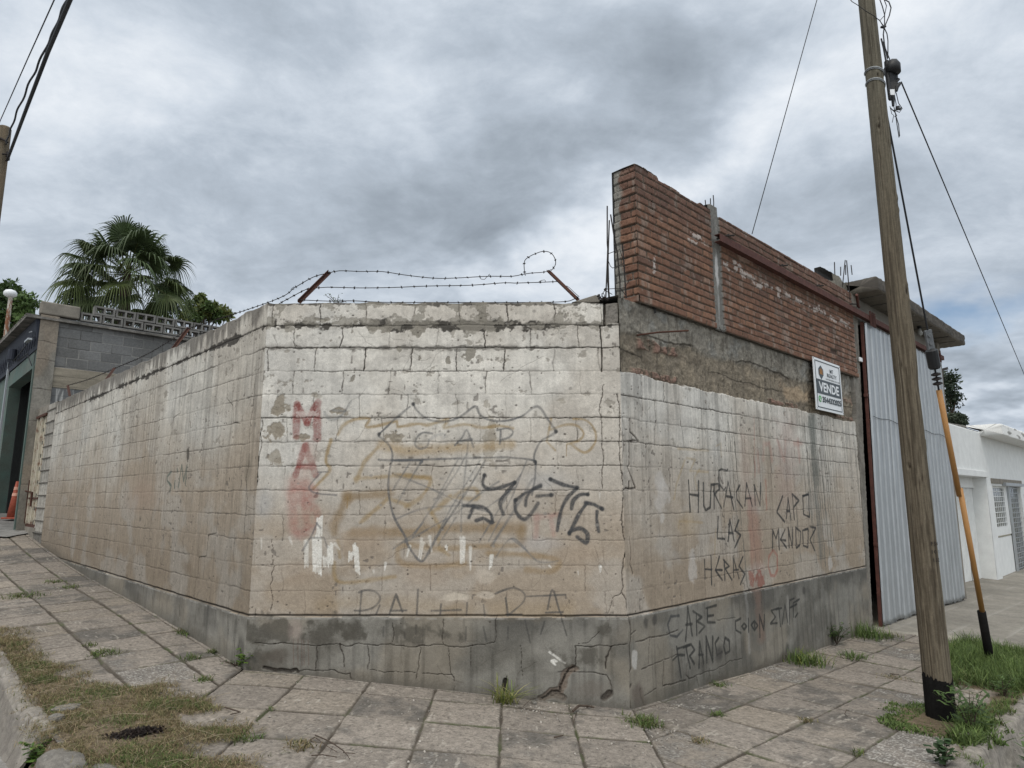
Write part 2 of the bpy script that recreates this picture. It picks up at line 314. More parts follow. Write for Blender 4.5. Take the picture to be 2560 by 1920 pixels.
# ------------------------------------------------------------------ painted surfaces with real relief
TAN22 = math.tan(R(22.5))
class Panel:
    def __init__(s, pl, us, zs, m0=0, m1=0):
        s.pl, s.us, s.zs = pl, np.array(us), np.array(zs); s.U, s.Z = np.meshgrid(s.us, s.zs)
        s.h = np.zeros_like(s.U); s.c = np.zeros(s.U.shape + (3,), np.float32); s.m0, s.m1 = m0, m1
        s.g = .5 * vn(s.U * 260, s.Z * 260, 5) + .5 * vn(s.U * 90, s.Z * 90, 6)
    def sub(s, u0, u1, z0, z1):
        a, b = np.searchsorted(s.us, [u0, u1]); c, d = np.searchsorted(s.zs, [z0, z1]); return slice(c, d), slice(a, b)
    def blend(s, sl, m, col=None, dh=0, dhm='add'):
        if col is not None: s.c[sl] = mixc(s.c[sl], col, m)
        if dh: s.h[sl] += dh * m
    def stroke(s, pts, w, col=None, a=1, soft=.45, grain=.35, dh=0, wob=0, w1=None, patch=0):
        pts = np.array(pts, float); pad = w * 1.6 + wob
        sl = s.sub(pts[:, 0].min() - pad, pts[:, 0].max() + pad, pts[:, 1].min() - pad, pts[:, 1].max() + pad)
        U, Z = s.U[sl], s.Z[sl]
        if U.size == 0: return
        if wob:
            U = U + (fbm(Z * 9, U * 9, 4, 21, .65) - .5) * 2 * wob; Z = Z + (fbm(s.U[sl] * 9, Z * 9, 3, 25) - .5) * 2 * wob
        D = np.full(U.shape, 9e9); n = len(pts) - 1
        for i in range(max(n, 1)):
            a0, b0 = pts[i], pts[min(i + 1, len(pts) - 1)]; d = b0 - a0; q = d @ d
            t = np.clip(((U - a0[0]) * d[0] + (Z - a0[1]) * d[1]) / q, 0, 1) if q > 0 else 0
            ww = w if w1 is None else w + (w1 - w) * (i + t) / n
            D = np.minimum(D, np.hypot(U - a0[0] - t * d[0], Z - a0[1] - t * d[1]) / ww)
        if w > .012: D = D / (.72 + .56 * vn(s.U[sl] * 13, s.Z[sl] * 13, 23))
        m = 1 - sm(.5 * (1 - soft), .5 * (1 + soft), D)
        if w > .012: m = m * ((.66 if a < .9 else .82) + .5 * vn(s.U[sl] * 8 + 9, s.Z[sl] * 8, 24))
        if patch: m = m * (1 - patch * sm(.62, .38, fbm(s.U[sl] * 17, s.Z[sl] * 17, 4, 27, .6)))
        m = np.clip(m, 0, 1)
        m = m * a * np.clip(1 - grain + grain * 2 * (s.g[sl] - .1), 0, 1)
        s.blend(sl, m.astype(np.float32), col, dh)
    def blob(s, u, z, ru, rz, col=None, a=1, edge=.35, nz=.55, f=14, dh=0, sd=3, rot=0):
        k = 1.7; rr = max(ru, rz); sl = s.sub(u - rr * k, u + rr * k, z - rr * k, z + rr * k); U, Z = s.U[sl] - u, s.Z[sl] - z
        if U.size == 0: return
        if rot: U, Z = U * math.cos(rot) + Z * math.sin(rot), Z * math.cos(rot) - U * math.sin(rot)
        d = np.hypot(U / ru, Z / rz) + (fbm(s.U[sl] * f, s.Z[sl] * f, 5, sd, .6) - .5) * 2 * nz
        m = (1 - sm(1 - edge, 1 + edge * .1, d)) * a; s.blend(sl, m.astype(np.float32), col, dh)
    def mesh(s, back=.2, keep=None):
        U, Z, h = s.U, s.Z, s.h; pl = s.pl; n = pl.n
        f0 = 1 - sm(.0, .12, U - s.us[0]); f1 = 1 - sm(.0, .12, s.us[-1] - U)
        ush = -h * TAN22 * s.m0 * f0 + h * TAN22 * s.m1 * f1
        P = np.zeros(U.shape + (3,)); u = U + ush
        for i in (0, 1): P[..., i] = pl.O[i] + pl.d[i] * u + n[i] * h
        P[..., 2] = Z + getattr(s, 'dz', 0)
        C = s.c
        if back:
            top = P[-1:].copy(); t2 = top.copy(); t2[..., :2] -= n * back; t3 = t2.copy(); t3[..., 2] -= 1.5
            P = np.concatenate([P, top * .5 + t2 * .5 + np.array([0, 0, .004]), t2, t3]); cc = np.full_like(C[-1:], .14) * (.7 + .6 * s.g[-1:, :, None]); C = np.concatenate([C, cc, cc, cc])
            if keep is not None: keep = np.concatenate([keep, np.ones((3, U.shape[1]), bool)])
        return P, C, keep
    def build(s, name, parent, m, back=.2, keep=None):
        P, C, keep = s.mesh(back, keep); return add_part(name, parent, grid_mesh(name, P, C, keep), M[m])

# graffiti colours
BLK = (.045, .048, .052); GRY = (.16, .165, .17); OCH = (.29, .20, .085); RED = (.33, .055, .045); WHT = (.72, .70, .65)
def steps(a, b, d0, g):
    o = [a]; d = d0
    while o[-1] < b: o.append(o[-1] + d * (1 + g * (o[-1] - a)))
    o = np.array(o); return a + (o - a) * (b - a) / (o[-1] - a)
ROW = .2195; Z0 = .61                       # course height, top of the plinth

def plaster_base(p, uo, tone=0.0, streak=.5, ztop=3.46):
    """whitewash above, bare tan render below, grey plinth; uo shifts the noise"""
    U, Z = p.U + uo, p.Z
    n1 = fbm(U * .9, Z * .9, 4, 1); n2 = fbm(U * 4, Z * 5, 5, 2, .6); n3 = fbm(U * 16, Z * 16, 4, 3, .6); n4 = fbm(U * 50, Z * 50, 3, 4)
    st = fbm(U * 22, Z * 1.1, 4, 7); st2 = fbm(U * 60, Z * 1.8, 3, 9)
    white = np.array((.66, .63, .575)); grey = np.array((.49, .465, .425)); tan = np.array((.345, .28, .214)); tan2 = np.array((.275, .22, .162))
    c = np.zeros(U.shape + (3,), np.float32) + white
    c = mixc(c, grey, sm(.42, .66, n2) * .75)
    c = mixc(c, (.53, .515, .485), sm(.5, .75, n1) * .5)
    t = sm(2.55, 1.25, Z + (n1 - .5) * 1.5 + (n2 - .5) * .35 + tone)
    c = mixc(c, tan, t * .88)
    c = mixc(c, tan2, sm(1.5, .7, Z + (n2 - .5) * .6) * .6)
    c = mixc(c, (.44, .415, .38), t * sm(.50, .66, fbm(U * 2.2, Z * 2.6, 4, 12)) * .5)      # greyer islands of old wash
    c = mixc(c, (.40, .34, .275), sm(.46, .66, fbm(U * 1.4 + 7, Z * 1.1, 5, 44)) * .34)
    c *= (1 - streak * .35 * sm(.48, .75, st) * sm(.3, 2.6, Z))[..., None]
    c *= (1 + streak * .22 * sm(.55, .8, st2))[..., None]
    c *= (.86 + .28 * n3)[..., None]; c *= (.93 + .14 * n4)[..., None]
    # small scabs where the wash has come away
    pe = sm(.70, .73, fbm(U * 9, Z * 10, 5, 14, .62)) * sm(1.5, 2.6, Z + (n1 - .5))
    c = mixc(c, (.27, .245, .21), pe * .7); p.h -= pe * .0025
    pits = sm(.83, .88, vn(U * 34, Z * 34, 17)) * sm(.55, .7, vn(U * 5, Z * 5, 18))
    c = mixc(c, (.14, .125, .11), pits * .7); p.h -= pits * .003
    p.h += (n2 - .5) * .006 + (n3 - .5) * .002 - .012
    # plinth
    pm = (Z < Z0 + (fbm(U * 3, Z * 0, 3, 30) - .5) * .012).astype(np.float32)
    q1 = fbm(U * 2.2, Z * 3, 5, 33); q2 = fbm(U * 12, Z * 12, 4, 34)
    pc = np.zeros_like(c) + np.array((.228, .217, .192)); pc = mixc(pc, (.12, .112, .096), sm(.42, .66, q1) * .7)
    pc = mixc(pc, (.275, .24, .19), sm(.5, .72, fbm(U * 1.6, Z * 2, 4, 36)) * .55)
    pc = mixc(pc, (.11, .105, .095), sm(.30, .62, Z + (q1 - .5) * .45) * sm(.56, .40, fbm(U * 1.1, Z * .4 + 3, 3, 38)) * .75)
    pc *= (.84 + .32 * q2)[..., None]; pc *= (1 - .3 * sm(.5, .8, st))[..., None]
    c = c * (1 - pm[..., None]) + pc * pm[..., None]; p.h = np.where(pm > 0, (q2 - .5) * .003 + (q1 - .5) * .006, p.h)
    ld = np.abs(Z - Z0 - .012 + (fbm(U * 6, Z * 0, 3, 40) - .5) * .01); ml = 1 - sm(.004, .011, ld)
    c = mixc(c, (.035, .03, .026), ml * .92); p.h -= ml * .012
    ld = np.abs(Z - Z0 + .012); c = mixc(c, (.36, .35, .33), (1 - sm(.004, .010, ld)) * sm(.35, .6, n3) * .55)
    p.c = c
def crackline(p, sl, D, w, a, col=(.05, .043, .036), dh=-.006):
    g = p.g[sl]; m = (1 - sm(w * .35, w * (.65 + .5 * g), D)) * a; p.blend(sl, m.astype(np.float32), col, dh)
def joints(p, uo, blk, rows, strength, vstrength, seed, off=None, zlo=Z0, width=.0068):
    """cracks that follow the block courses below the paint"""
    rs = random.Random(seed); U, Z = p.U + uo, p.Z
    wobu = (fbm(U * 6, Z * 7, 5, 50, .74) - .5) * .036; wobz = (fbm(U * 6, Z * 7, 5, 55, .7) - .5) * .055
    for k in range(rows + 1):
        zk = Z0 + k * ROW
        if k > 0:
            sl = p.sub(-9, 99, zk - .06, zk + .06)
            patch = sm(.38, .56, fbm(U[sl] * 1.3 + k * 7.7, Z[sl] * 0 + k, 3, 60)); s_ = strength(k)
            a = s_ * np.clip(.22 + patch * .8 + max(0, s_ - .7) * 1.8, 0, 1)
            dv = np.abs(Z[sl] - zk + wobu[sl]); p.h[sl] -= (1 - sm(0, .016, dv)) * .0022 * min(1, s_ + .15)
            crackline(p, sl, np.abs(Z[sl] - zk + wobu[sl]), width * (.55 + .6 * s_) * (.6 + .9 * fbm(U[sl] * 11, Z[sl] * 0 + k, 3, 68)), a)
            halo = (1 - sm(0, .05, np.abs(Z[sl] - zk + wobu[sl]))) * sm(.50, .62, fbm(U[sl] * 14, Z[sl] * 14, 4, 62)) * max(0, s_ - .5)
            p.blend(sl, (halo * .9).astype(np.float32), (.20, .18, .155), -.002)
        u = (blk * .5 if k % 2 else 0) + (off(k) if off else 0) - blk * 3
        while u < p.us[-1] + 1:
            u += blk; uu = u + rs.uniform(-.012, .012); lean = rs.uniform(-.02, .02); s_ = vstrength(k) * rs.choice((.5, .8, 1, 1, 1.15))
            b_ = p.sub(uu, uu + blk, zk, zk + ROW)
            if p.U[b_].size: tone_ = rs.uniform(.93, 1.05); p.c[b_] *= 1 + (tone_ - 1) * (sm(0, .03, U[b_] - uu) * sm(0, .03, uu + blk - U[b_]) * sm(0, .03, Z[b_] - zk) * sm(0, .03, zk + ROW - Z[b_]))[..., None]
            sl = p.sub(uu - .07, uu + .07, zk, zk + ROW)
            if p.U[sl].size == 0: continue
            Dd = np.abs(p.U[sl] - uu - lean * (Z[sl] - zk) / ROW + wobz[sl])
            a = s_ * np.clip(.35 + sm(.3, .6, fbm(U[sl] * 3, Z[sl] * 4, 3, 66)), 0, 1)
            p.h[sl] -= (1 - sm(0, .015, Dd)) * .0015 * min(1, s_ + .1)
            crackline(p, sl, Dd, width * (.6 + .5 * min(s_, 1)) * (.6 + .9 * fbm(U[sl] * 3, Z[sl] * 13, 3, 69)), np.clip(a, 0, 1))
def randcracks(p, n, seed, zr, ln=.3, w=.005, a=.6):
    rs = random.Random(seed)
    for _ in range(n):
        u = rs.uniform(p.us[0], p.us[-1]); z = rs.uniform(*zr); an = rs.uniform(0, 6.28); pts = [(u, z)]
        for i in range(rs.randint(3, 8)):
            an += rs.uniform(-.7, .7); s_ = ln / 6 * rs.uniform(.5, 1.5); u += math.cos(an) * s_; z += math.sin(an) * s_; pts.append((u, z))
        p.stroke(pts, w, (.06, .05, .04), a * rs.uniform(.4, 1), .6, .5, -.003, wob=.004)
def splat(p, n, seed, zr, r=(.003, .011), col=(.07, .06, .05), a=.85, dh=-.003):
    rs = random.Random(seed)
    for _ in range(n):
        q = rs.uniform(*r); p.blob(rs.uniform(p.us[0], p.us[-1]), rs.uniform(*zr), q * rs.uniform(.8, 1.5), q, col, a, .5, .3, 60, dh)

C2 = lambda P: [PC.uz(640 + x * .434, 960 + y * .434) for x, y in P]
R4 = lambda P: [PR.uz(1480 + x * .3255, 900 + y * .3255) for x, y in P]
R5 = lambda P: [PR.uz(1500 + x * .3255, 1380 + y * .3255) for x, y in P]
L2 = lambda P: [PL.uz(x * .2893, 960 + y * .2893) for x, y in P]
Z4 = lambda P: [PC.uz(640 + x * .2893, 640 + y * .2893) for x, y in P]

wall = empty('perimeter_wall', PC.P(WC / 2, 0, 0), 'long whitewashed concrete block wall bending round the street corner, cracked and covered in graffiti', 'wall')

# ================= the chamfered corner face
p = Panel(PC, np.linspace(0, WC, 610), np.linspace(-.34, 3.463, 690), 1, 1)
plaster_base(p, 4.0, 0, .25)
strg = lambda k: {13: 1, 12: 1, 11: .95, 10: .7, 9: .45, 8: .92, 7: .85, 6: .72, 5: .62, 4: .45, 3: .45, 2: .4, 1: .3}.get(k, .3)
vst = lambda k: {12: 1, 11: 1, 10: .95, 9: .8, 8: .6, 7: .65}.get(k, .42)
joints(p, 4.0, .444, 12, strg, vst, 4, off=lambda k: .05 + .02 * math.sin(k * 2.3))
# black grime in the two top joints and along the coping
for zk, a, th in ((Z0 + 12 * ROW, .95, .045), (Z0 + 11 * ROW, .6, .02), (3.46, .85, .022)):
    sl = p.sub(-1, 9, zk - .16, zk + .16); n = fbm(p.U[sl] * 16, p.Z[sl] * 20, 5, 71, .6); lo = fbm(p.U[sl] * 1.2, p.Z[sl] * 0 + zk, 3, 74)
    d = np.abs(p.Z[sl] - zk) / th + (n - .5) * 3.2 - (lo - .45) * 2.2
    p.blend(sl, ((1 - sm(.2, .75, d)) * a).astype(np.float32), (.055, .05, .043), -.004)
    pe = (1 - sm(.25, .4, np.abs(p.Z[sl] - zk - .015) / .055 + (fbm(p.U[sl] * 9, p.Z[sl] * 9, 5, 76, .6) - .5) * 6.0 - (lo - .45) * 2.2))
    p.blend(sl, (pe * .75 * (a > .7)).astype(np.float32), (.255, .235, .20), -.003)
for (x, y, rx, ry) in [(1080, 630, .11, .05), (1410, 640, .07, .06), (1950, 480, .035, .10), (1850, 840, .06, .06), (1410, 880, .022, .03), (1660, 900, .02, .035), (835, 1050, .02, .03), (1230, 800, .018, .03), (510, 795, .025, .02), (550, 545, .09, .025)]:
    (u, z), = Z4([(x, y)]); p.blob(u, z, rx, ry, (.24, .22, .185), .9, .14, 1.5, 14, -.004, 37)
for (x, y, rx, ry, k) in [(125, 130, .075, .07, 0), (110, 260, .10, .085, 0), (260, 300, .09, .03, 0), (790, 305, .07, .045, 0), (470, 155, .07, .03, 0), (1340, 300, .05, .25, .5), (100, 430, .06, .05, .3), (1750, 90, .05, .02, .6), (340, 60, .03, .02, .5)]:
    (u, z), = C2([(x, y)]); p.blob(u, z, rx, ry, (.27, .235, .185), .9 - k * .7, .14, 1.5, 12, -.004, 31); p.blob(u + .03, z - .02, rx * .8, ry * .7, (.27, .235, .185), .8 - k * .7, .14, 1.6, 15, -.003, 35)
def smooth2(P, n=60):
    return curve2(P, n) if len(P) > 3 else P
def curve2(pts, n):
    pts = np.array(pts, float); out = []
    for i in range(len(pts) - 1):
        p0 = pts[max(i - 1, 0)]; p1 = pts[i]; p2 = pts[i + 1]; p3 = pts[min(i + 2, len(pts) - 1)]; m = max(2, min(6, int(n * np.linalg.norm(p2 - p1))))
        for t in np.arange(m) / m: out.append(.5 * ((2 * p1) + (-p0 + p2) * t + (2 * p0 - 5 * p1 + 4 * p2 - p3) * t * t + (-p0 + 3 * p1 - 3 * p2 + p3) * t ** 3))
    out.append(pts[-1]); return np.array(out)
def rowstamp(fn, lst, w, col, a, soft=.5, grain=.35, wob=0, **k):
    for P in lst: p.stroke(smooth2(fn(P)), w, col, a, soft, grain, wob=wob, **k)
# pinkish and ochre sprays, oldest first
rowstamp(C2, [[(720, 350), (860, 380), (1060, 370), (1300, 365), (1470, 350)]], .085, (.36, .24, .10), .6, .85)
rowstamp(C2, [[(520, 650), (640, 640), (760, 630)], [(525, 650), (490, 720), (455, 800), (450, 860)], [(560, 850), (720, 850), (860, 860), (1000, 840), (1200, 830), (1350, 830), (1530, 835)], [(1530, 830), (1530, 900)]], .085, (.235, .16, .08), .72, .8)
rowstamp(C2, [[(1520, 930), (1300, 935), (1060, 950), (840, 930), (835, 1030), (1030, 1050), (1200, 1035)], [(1340, 975), (1560, 985), (1740, 1015), (1700, 1080), (1560, 1070)]], .05, (.27, .185, .09), .68, .8)
rowstamp(C2, [[(380, 1270), (700, 1260), (1050, 1290), (1400, 1300), (1800, 1300)]], .12, (.30, .22, .12), .35, .95)
rowstamp(C2, [[(450, 1030), (450, 1105), (510, 1145), (800, 1110)], [(470, 900), (480, 1000)], [(1050, 890), (1055, 950), (1110, 985)], [(790, 520), (900, 530), (1000, 555), (950, 650), (860, 705)], [(1050, 720), (1180, 620), (1260, 600), (1270, 660), (1120, 650)], [(1010, 745), (1120, 640)], [(575, 560), (620, 450), (700, 365)], [(570, 545), (800, 530), (1000, 540)], [(600, 800), (760, 660), (880, 700)], [(1000, 720), (1060, 830)]], .035, OCH, .62, .85)
rowstamp(C2, [[(430, 320), (400, 440), (420, 500), (330, 600)], [(470, 290), (500, 240), (560, 205), (650, 198), (632, 245), (700, 240), (810, 215), (815, 245), (930, 228), (990, 235), (1105, 203), (1085, 250), (1200, 232), (1300, 250), (1400, 240), (1480, 255)]], .03, OCH, .8, .8)
rowstamp(C2, [[(1690, 250), (1675, 330), (1725, 382)], [(1700, 262), (1780, 235), (1850, 240), (1888, 285), (1860, 325), (1795, 345)], [(1830, 200), (1900, 208), (1950, 260), (1955, 335), (1895, 395), (1815, 345)], [(1700, 200), (1690, 260)]], .022, OCH, .72, .7)
rowstamp(C2, [[(1790, 350), (1788, 415)], [(528, 650), (522, 715)]], .008, (.25, .16, .06), .8)
p.blob(*C2([(1325, 1110)])[0], .11, .09, (.50, .44, .37), .75, .5, .4, 8); p.blob(*C2([(1150, 1225)])[0], .17, .045, (.53, .47, .39), .85, .4, .5, 9, -.004); p.blob(*C2([(1320, 1215)])[0], .10, .035, (.47, .41, .34), .8, .4, .5, 9, -.004)
for q in [(370, 760), (600, 900), (960, 1080), (1850, 980), (230, 1080)]: p.blob(*C2([q])[0], .3, .16, (.33, .25, .18), .35, .9, .5, 4)
p.blob(*C2([(40, 680)])[0], .13, .2, (.36, .37, .38), .5, .9, .4, 5); p.blob(*C2([(1650, 560)])[0], .35, .14, (.42, .42, .42), .45, .9, .4, 4); p.blob(*C2([(1660, 920)])[0], .3, .08, (.42, .40, .39), .45, .9, .4, 4)
# red capitals down the left side: M A R D
rowstamp(C2, [[(228, 305), (234, 112)], [(350, 305), (350, 112)]], .075, (.225, .062, .054), .82, .3, .5, patch=.25)
rowstamp(C2, [[(240, 115), (290, 225)], [(290, 225), (342, 115)]], .055, (.225, .062, .054), .8, .3, .5, patch=.28)
rowstamp(C2, [[(225, 525), (280, 355)], [(280, 355), (342, 525)], [(245, 475), (325, 475)]], .06, (.225, .064, .055), .78, .4, .5, patch=.28)
rowstamp(C2, [[(215, 560), (205, 700), (225, 850)], [(230, 580), (310, 585), (340, 630), (280, 690), (320, 700), (350, 760), (320, 835), (250, 872)], [(285, 570), (290, 840)]], .075, (.32, .10, .08), .42, .85, .3, patch=.5)
rowstamp(C2, [[(210, 560), (215, 860)], [(285, 360), (285, 720)]], .11, (.36, .16, .13), .28, .95)
rowstamp(C2, [[(1610, 770), (1740, 752)], [(1620, 760), (1612, 880)], [(1700, 765), (1715, 870)]], .05, (.38, .16, .14), .3, .9)
p.blob(*C2([(290, 170)])[0], .13, .03, (.60, .52, .48), .6, .3, .9, 60); p.blob(*C2([(330, 420)])[0], .08, .14, (.40, .30, .26), .3, .8, .6, 9)
# dripping white paint
for x0, y0, x1, y1, w, a in [(365, 760, 362, 880, .055, .9), (350, 880, 350, 1085, .085, 1), (425, 925, 428, 1040, .05, 1), (395, 990, 400, 1045, .04, .8), (288, 900, 288, 1050, .04, .75), (455, 925, 480, 940, .02, .7), (572, 930, 585, 1080, .05, .95), (545, 975, 540, 1020, .04, .9), (1188, 880, 1190, 1020, .048, .85), (1235, 955, 1235, 1055, .02, .8), (1357, 990, 1350, 1060, .03, .85),
                       (957, 905, 940, 1000, .03, .7), (1000, 880, 1010, 960, .02, .7), (885, 930, 868, 1000, .018, .8), (1095, 920, 1098, 960, .02, .9), (745, 1038, 740, 1080, .015, .9), (1690, 1035, 1700, 1060, .016, .7), (1985, 1060, 1985, 1080, .018, .8), (1855, 1075, 1858, 1105, .01, .6), (190, 895, 205, 915, .02, .6), (25, 900, 28, 935, .012, .5), (1980, 625, 1982, 665, .01, .8), (1690, 1555, 1780, 1605, .016, .85), (1710, 1580, 1730, 1600, .03, .9), (675, 1070, 676, 1090, .012, .5)]:
    P = C2([(x0, y0), (x1, y1)])
    n = max(1, int(w / .012))
    for i in range(n):
        o = (i - (n - 1) / 2) * w / n; e = rnd.uniform(-.01, .03); p.stroke([(P[0][0] + o, P[0][1] + rnd.uniform(-.03, .02)), (P[1][0] + o, P[1][1] - e)], w / n * 1.5, WHT, a, .35, .55, wob=.004, w1=w / n * .7)
# black writing, thin and sprayed
TH = [[(708, 288), (800, 200), (885, 130)], [(905, 112), (925, 150), (985, 200), (1060, 215), (1140, 205), (1200, 170), (1262, 128), (1290, 175), (1340, 205), (1430, 212), (1530, 185), (1620, 128), (1680, 200), (1730, 272)],
      [(705, 300), (760, 345), (785, 410), (768, 500), (760, 600), (775, 700), (800, 780), (855, 875), (880, 940), (950, 1022), (1000, 960), (1060, 850), (1160, 700), (1250, 560), (1320, 440)], [(1735, 275), (1690, 300), (1640, 330), (1605, 400), (1603, 440)], [(1612, 445), (1608, 540), (1590, 640)],
      [(705, 435), (800, 440), (950, 440), (945, 455)], [(785, 440), (1000, 434), (1400, 422), (1480, 425), (1560, 432), (1612, 445), (1610, 460)]]
rowstamp(C2, TH, .021, (.10, .103, .107), .88, .5, patch=.22)
rowstamp(C2, [[(815, 685), (870, 580), (955, 440)], [(785, 612), (830, 540), (885, 455)], [(795, 520), (1000, 600), (1190, 690), (1360, 745)], [(810, 775), (950, 720), (1080, 705), (1220, 700)], [(1225, 300), (1210, 450), (1195, 600), (1185, 700), (1180, 850)], [(900, 885), (1020, 700), (1160, 440)], [(980, 985), (1120, 720), (1290, 440)], [(855, 915), (1000, 830), (1150, 745), (1280, 640), (1400, 560)],
              [(1005, 730), (1160, 500), (1215, 400)], [(1050, 930), (1150, 770)], [(1355, 930), (1500, 700), (1590, 545)], [(1370, 918), (1540, 650), (1600, 540)], [(1285, 912), (1350, 800), (1525, 520)], [(1340, 905), (1480, 640), (1560, 440)], [(1380, 1000), (1480, 890), (1620, 1020), (1740, 1020)], [(1470, 890), (1560, 960)], [(790, 950), (900, 870), (960, 800)], [(1320, 720), (1500, 590)]], .016, (.14, .143, .146), .68, .6, patch=.3)
rowstamp(C2, [[(1015, 285), (960, 280), (925, 310), (915, 350), (945, 372), (985, 358), (995, 320)], [(1145, 352), (1185, 310), (1212, 265), (1235, 310), (1252, 362)], [(1175, 328), (1245, 318)], [(1405, 345), (1410, 262)], [(1390, 264), (1450, 255), (1480, 275), (1460, 305), (1410, 322)]], .02, (.10, .105, .11), .8, .5)
rowstamp(C2, [[(1000, 320), (1040, 295), (1085, 288), (1080, 310)]], .03, (.30, .30, .30), .5, .8)
BOLD = [[(1315, 525), (1305, 575), (1340, 605), (1400, 600), (1490, 565)], [(1490, 570), (1430, 640), (1405, 690), (1425, 750)], [(1195, 702), (1250, 705), (1225, 770)], [(1250, 705), (1310, 712), (1350, 745), (1362, 795)], [(1268, 788), (1310, 772), (1355, 798)],
        [(1495, 670), (1540, 635), (1640, 582)], [(1553, 700), (1560, 650), (1600, 605), (1640, 592)], [(1620, 645), (1705, 640)], [(1490, 670), (1500, 740), (1545, 780), (1590, 740), (1625, 688)], [(1695, 548), (1770, 580), (1850, 598)], [(1845, 605), (1790, 660), (1755, 740), (1735, 845)],
        [(1818, 718), (1830, 670), (1870, 637), (1912, 635)], [(1900, 685), (1950, 695), (1995, 720)], [(1965, 735), (1963, 780), (1975, 850)], [(1905, 690), (1860, 750), (1805, 862)], [(1805, 855), (1860, 832), (1900, 850), (1912, 880), (1900, 915), (1850, 882)]]
rowstamp(C2, BOLD, .032, (.06, .062, .066), .95, .6, .3)
for q in [(1315, 525), (1490, 568), (905, 115), (708, 288), (1697, 548), (1700, 640), (1497, 668), (1805, 862), (1993, 718), (1912, 636), (1728, 272), (1608, 448), (1850, 598)]: p.blob(*C2([q])[0], .024, .026, (.045, .047, .05), .85, .6, .15, 20)
rowstamp(C2, [[(390, 160), (410, 195), (440, 205), (490, 180), (545, 100)], [(440, 150), (515, 155)]], .022, (.26, .26, .255), .7, .7)
rowstamp(C2, [[(355, 508), (412, 505)], [(372, 510), (312, 578), (305, 605), (350, 630), (462, 640)], [(265, 960), (320, 870), (350, 800)], [(320, 886), (390, 886), (408, 940)], [(345, 800), (370, 830)]], .016, (.12, .12, .125), .75, .5)
rowstamp(C2, [[(595, 1330), (606, 1195)], [(565, 1306), (620, 1306), (680, 1285), (714, 1240), (692, 1202), (640, 1188), (590, 1202)], [(712, 1275), (688, 1332)], [(765, 1335), (805, 1212), (842, 1312)], [(775, 1308), (865, 1305)], [(932, 1185), (925, 1330)], [(1060, 1332), (1065, 1270)], [(1010, 1308), (1180, 1303)], [(1212, 1335), (1216, 1260)], [(1318, 1335), (1310, 1272)],
              [(1452, 1335), (1438, 1235)], [(1380, 1208), (1480, 1175), (1546, 1210), (1535, 1262), (1450, 1335)], [(1440, 1330), (1530, 1330)], [(1560, 1225), (1780, 1215)], [(1680, 1300), (1708, 1187), (1750, 1312), (1762, 1330)], [(1670, 1318), (1768, 1315)]], .017, (.085, .083, .08), .85, .5)
rowstamp(C2, [[(585, 1440), (586, 1375)], [(733, 1452), (735, 1400)], [(855, 1462), (856, 1430)], [(920, 1440), (922, 1390)], [(1208, 1475), (1210, 1400)], [(1328, 1482), (1310, 1400)], [(1450, 1470), (1452, 1400)], [(1580, 1490), (1550, 1360)], [(1640, 1440), (1662, 1370)], [(1790, 1450), (1760, 1350)]], .016, (.06, .058, .055), .75, .5)
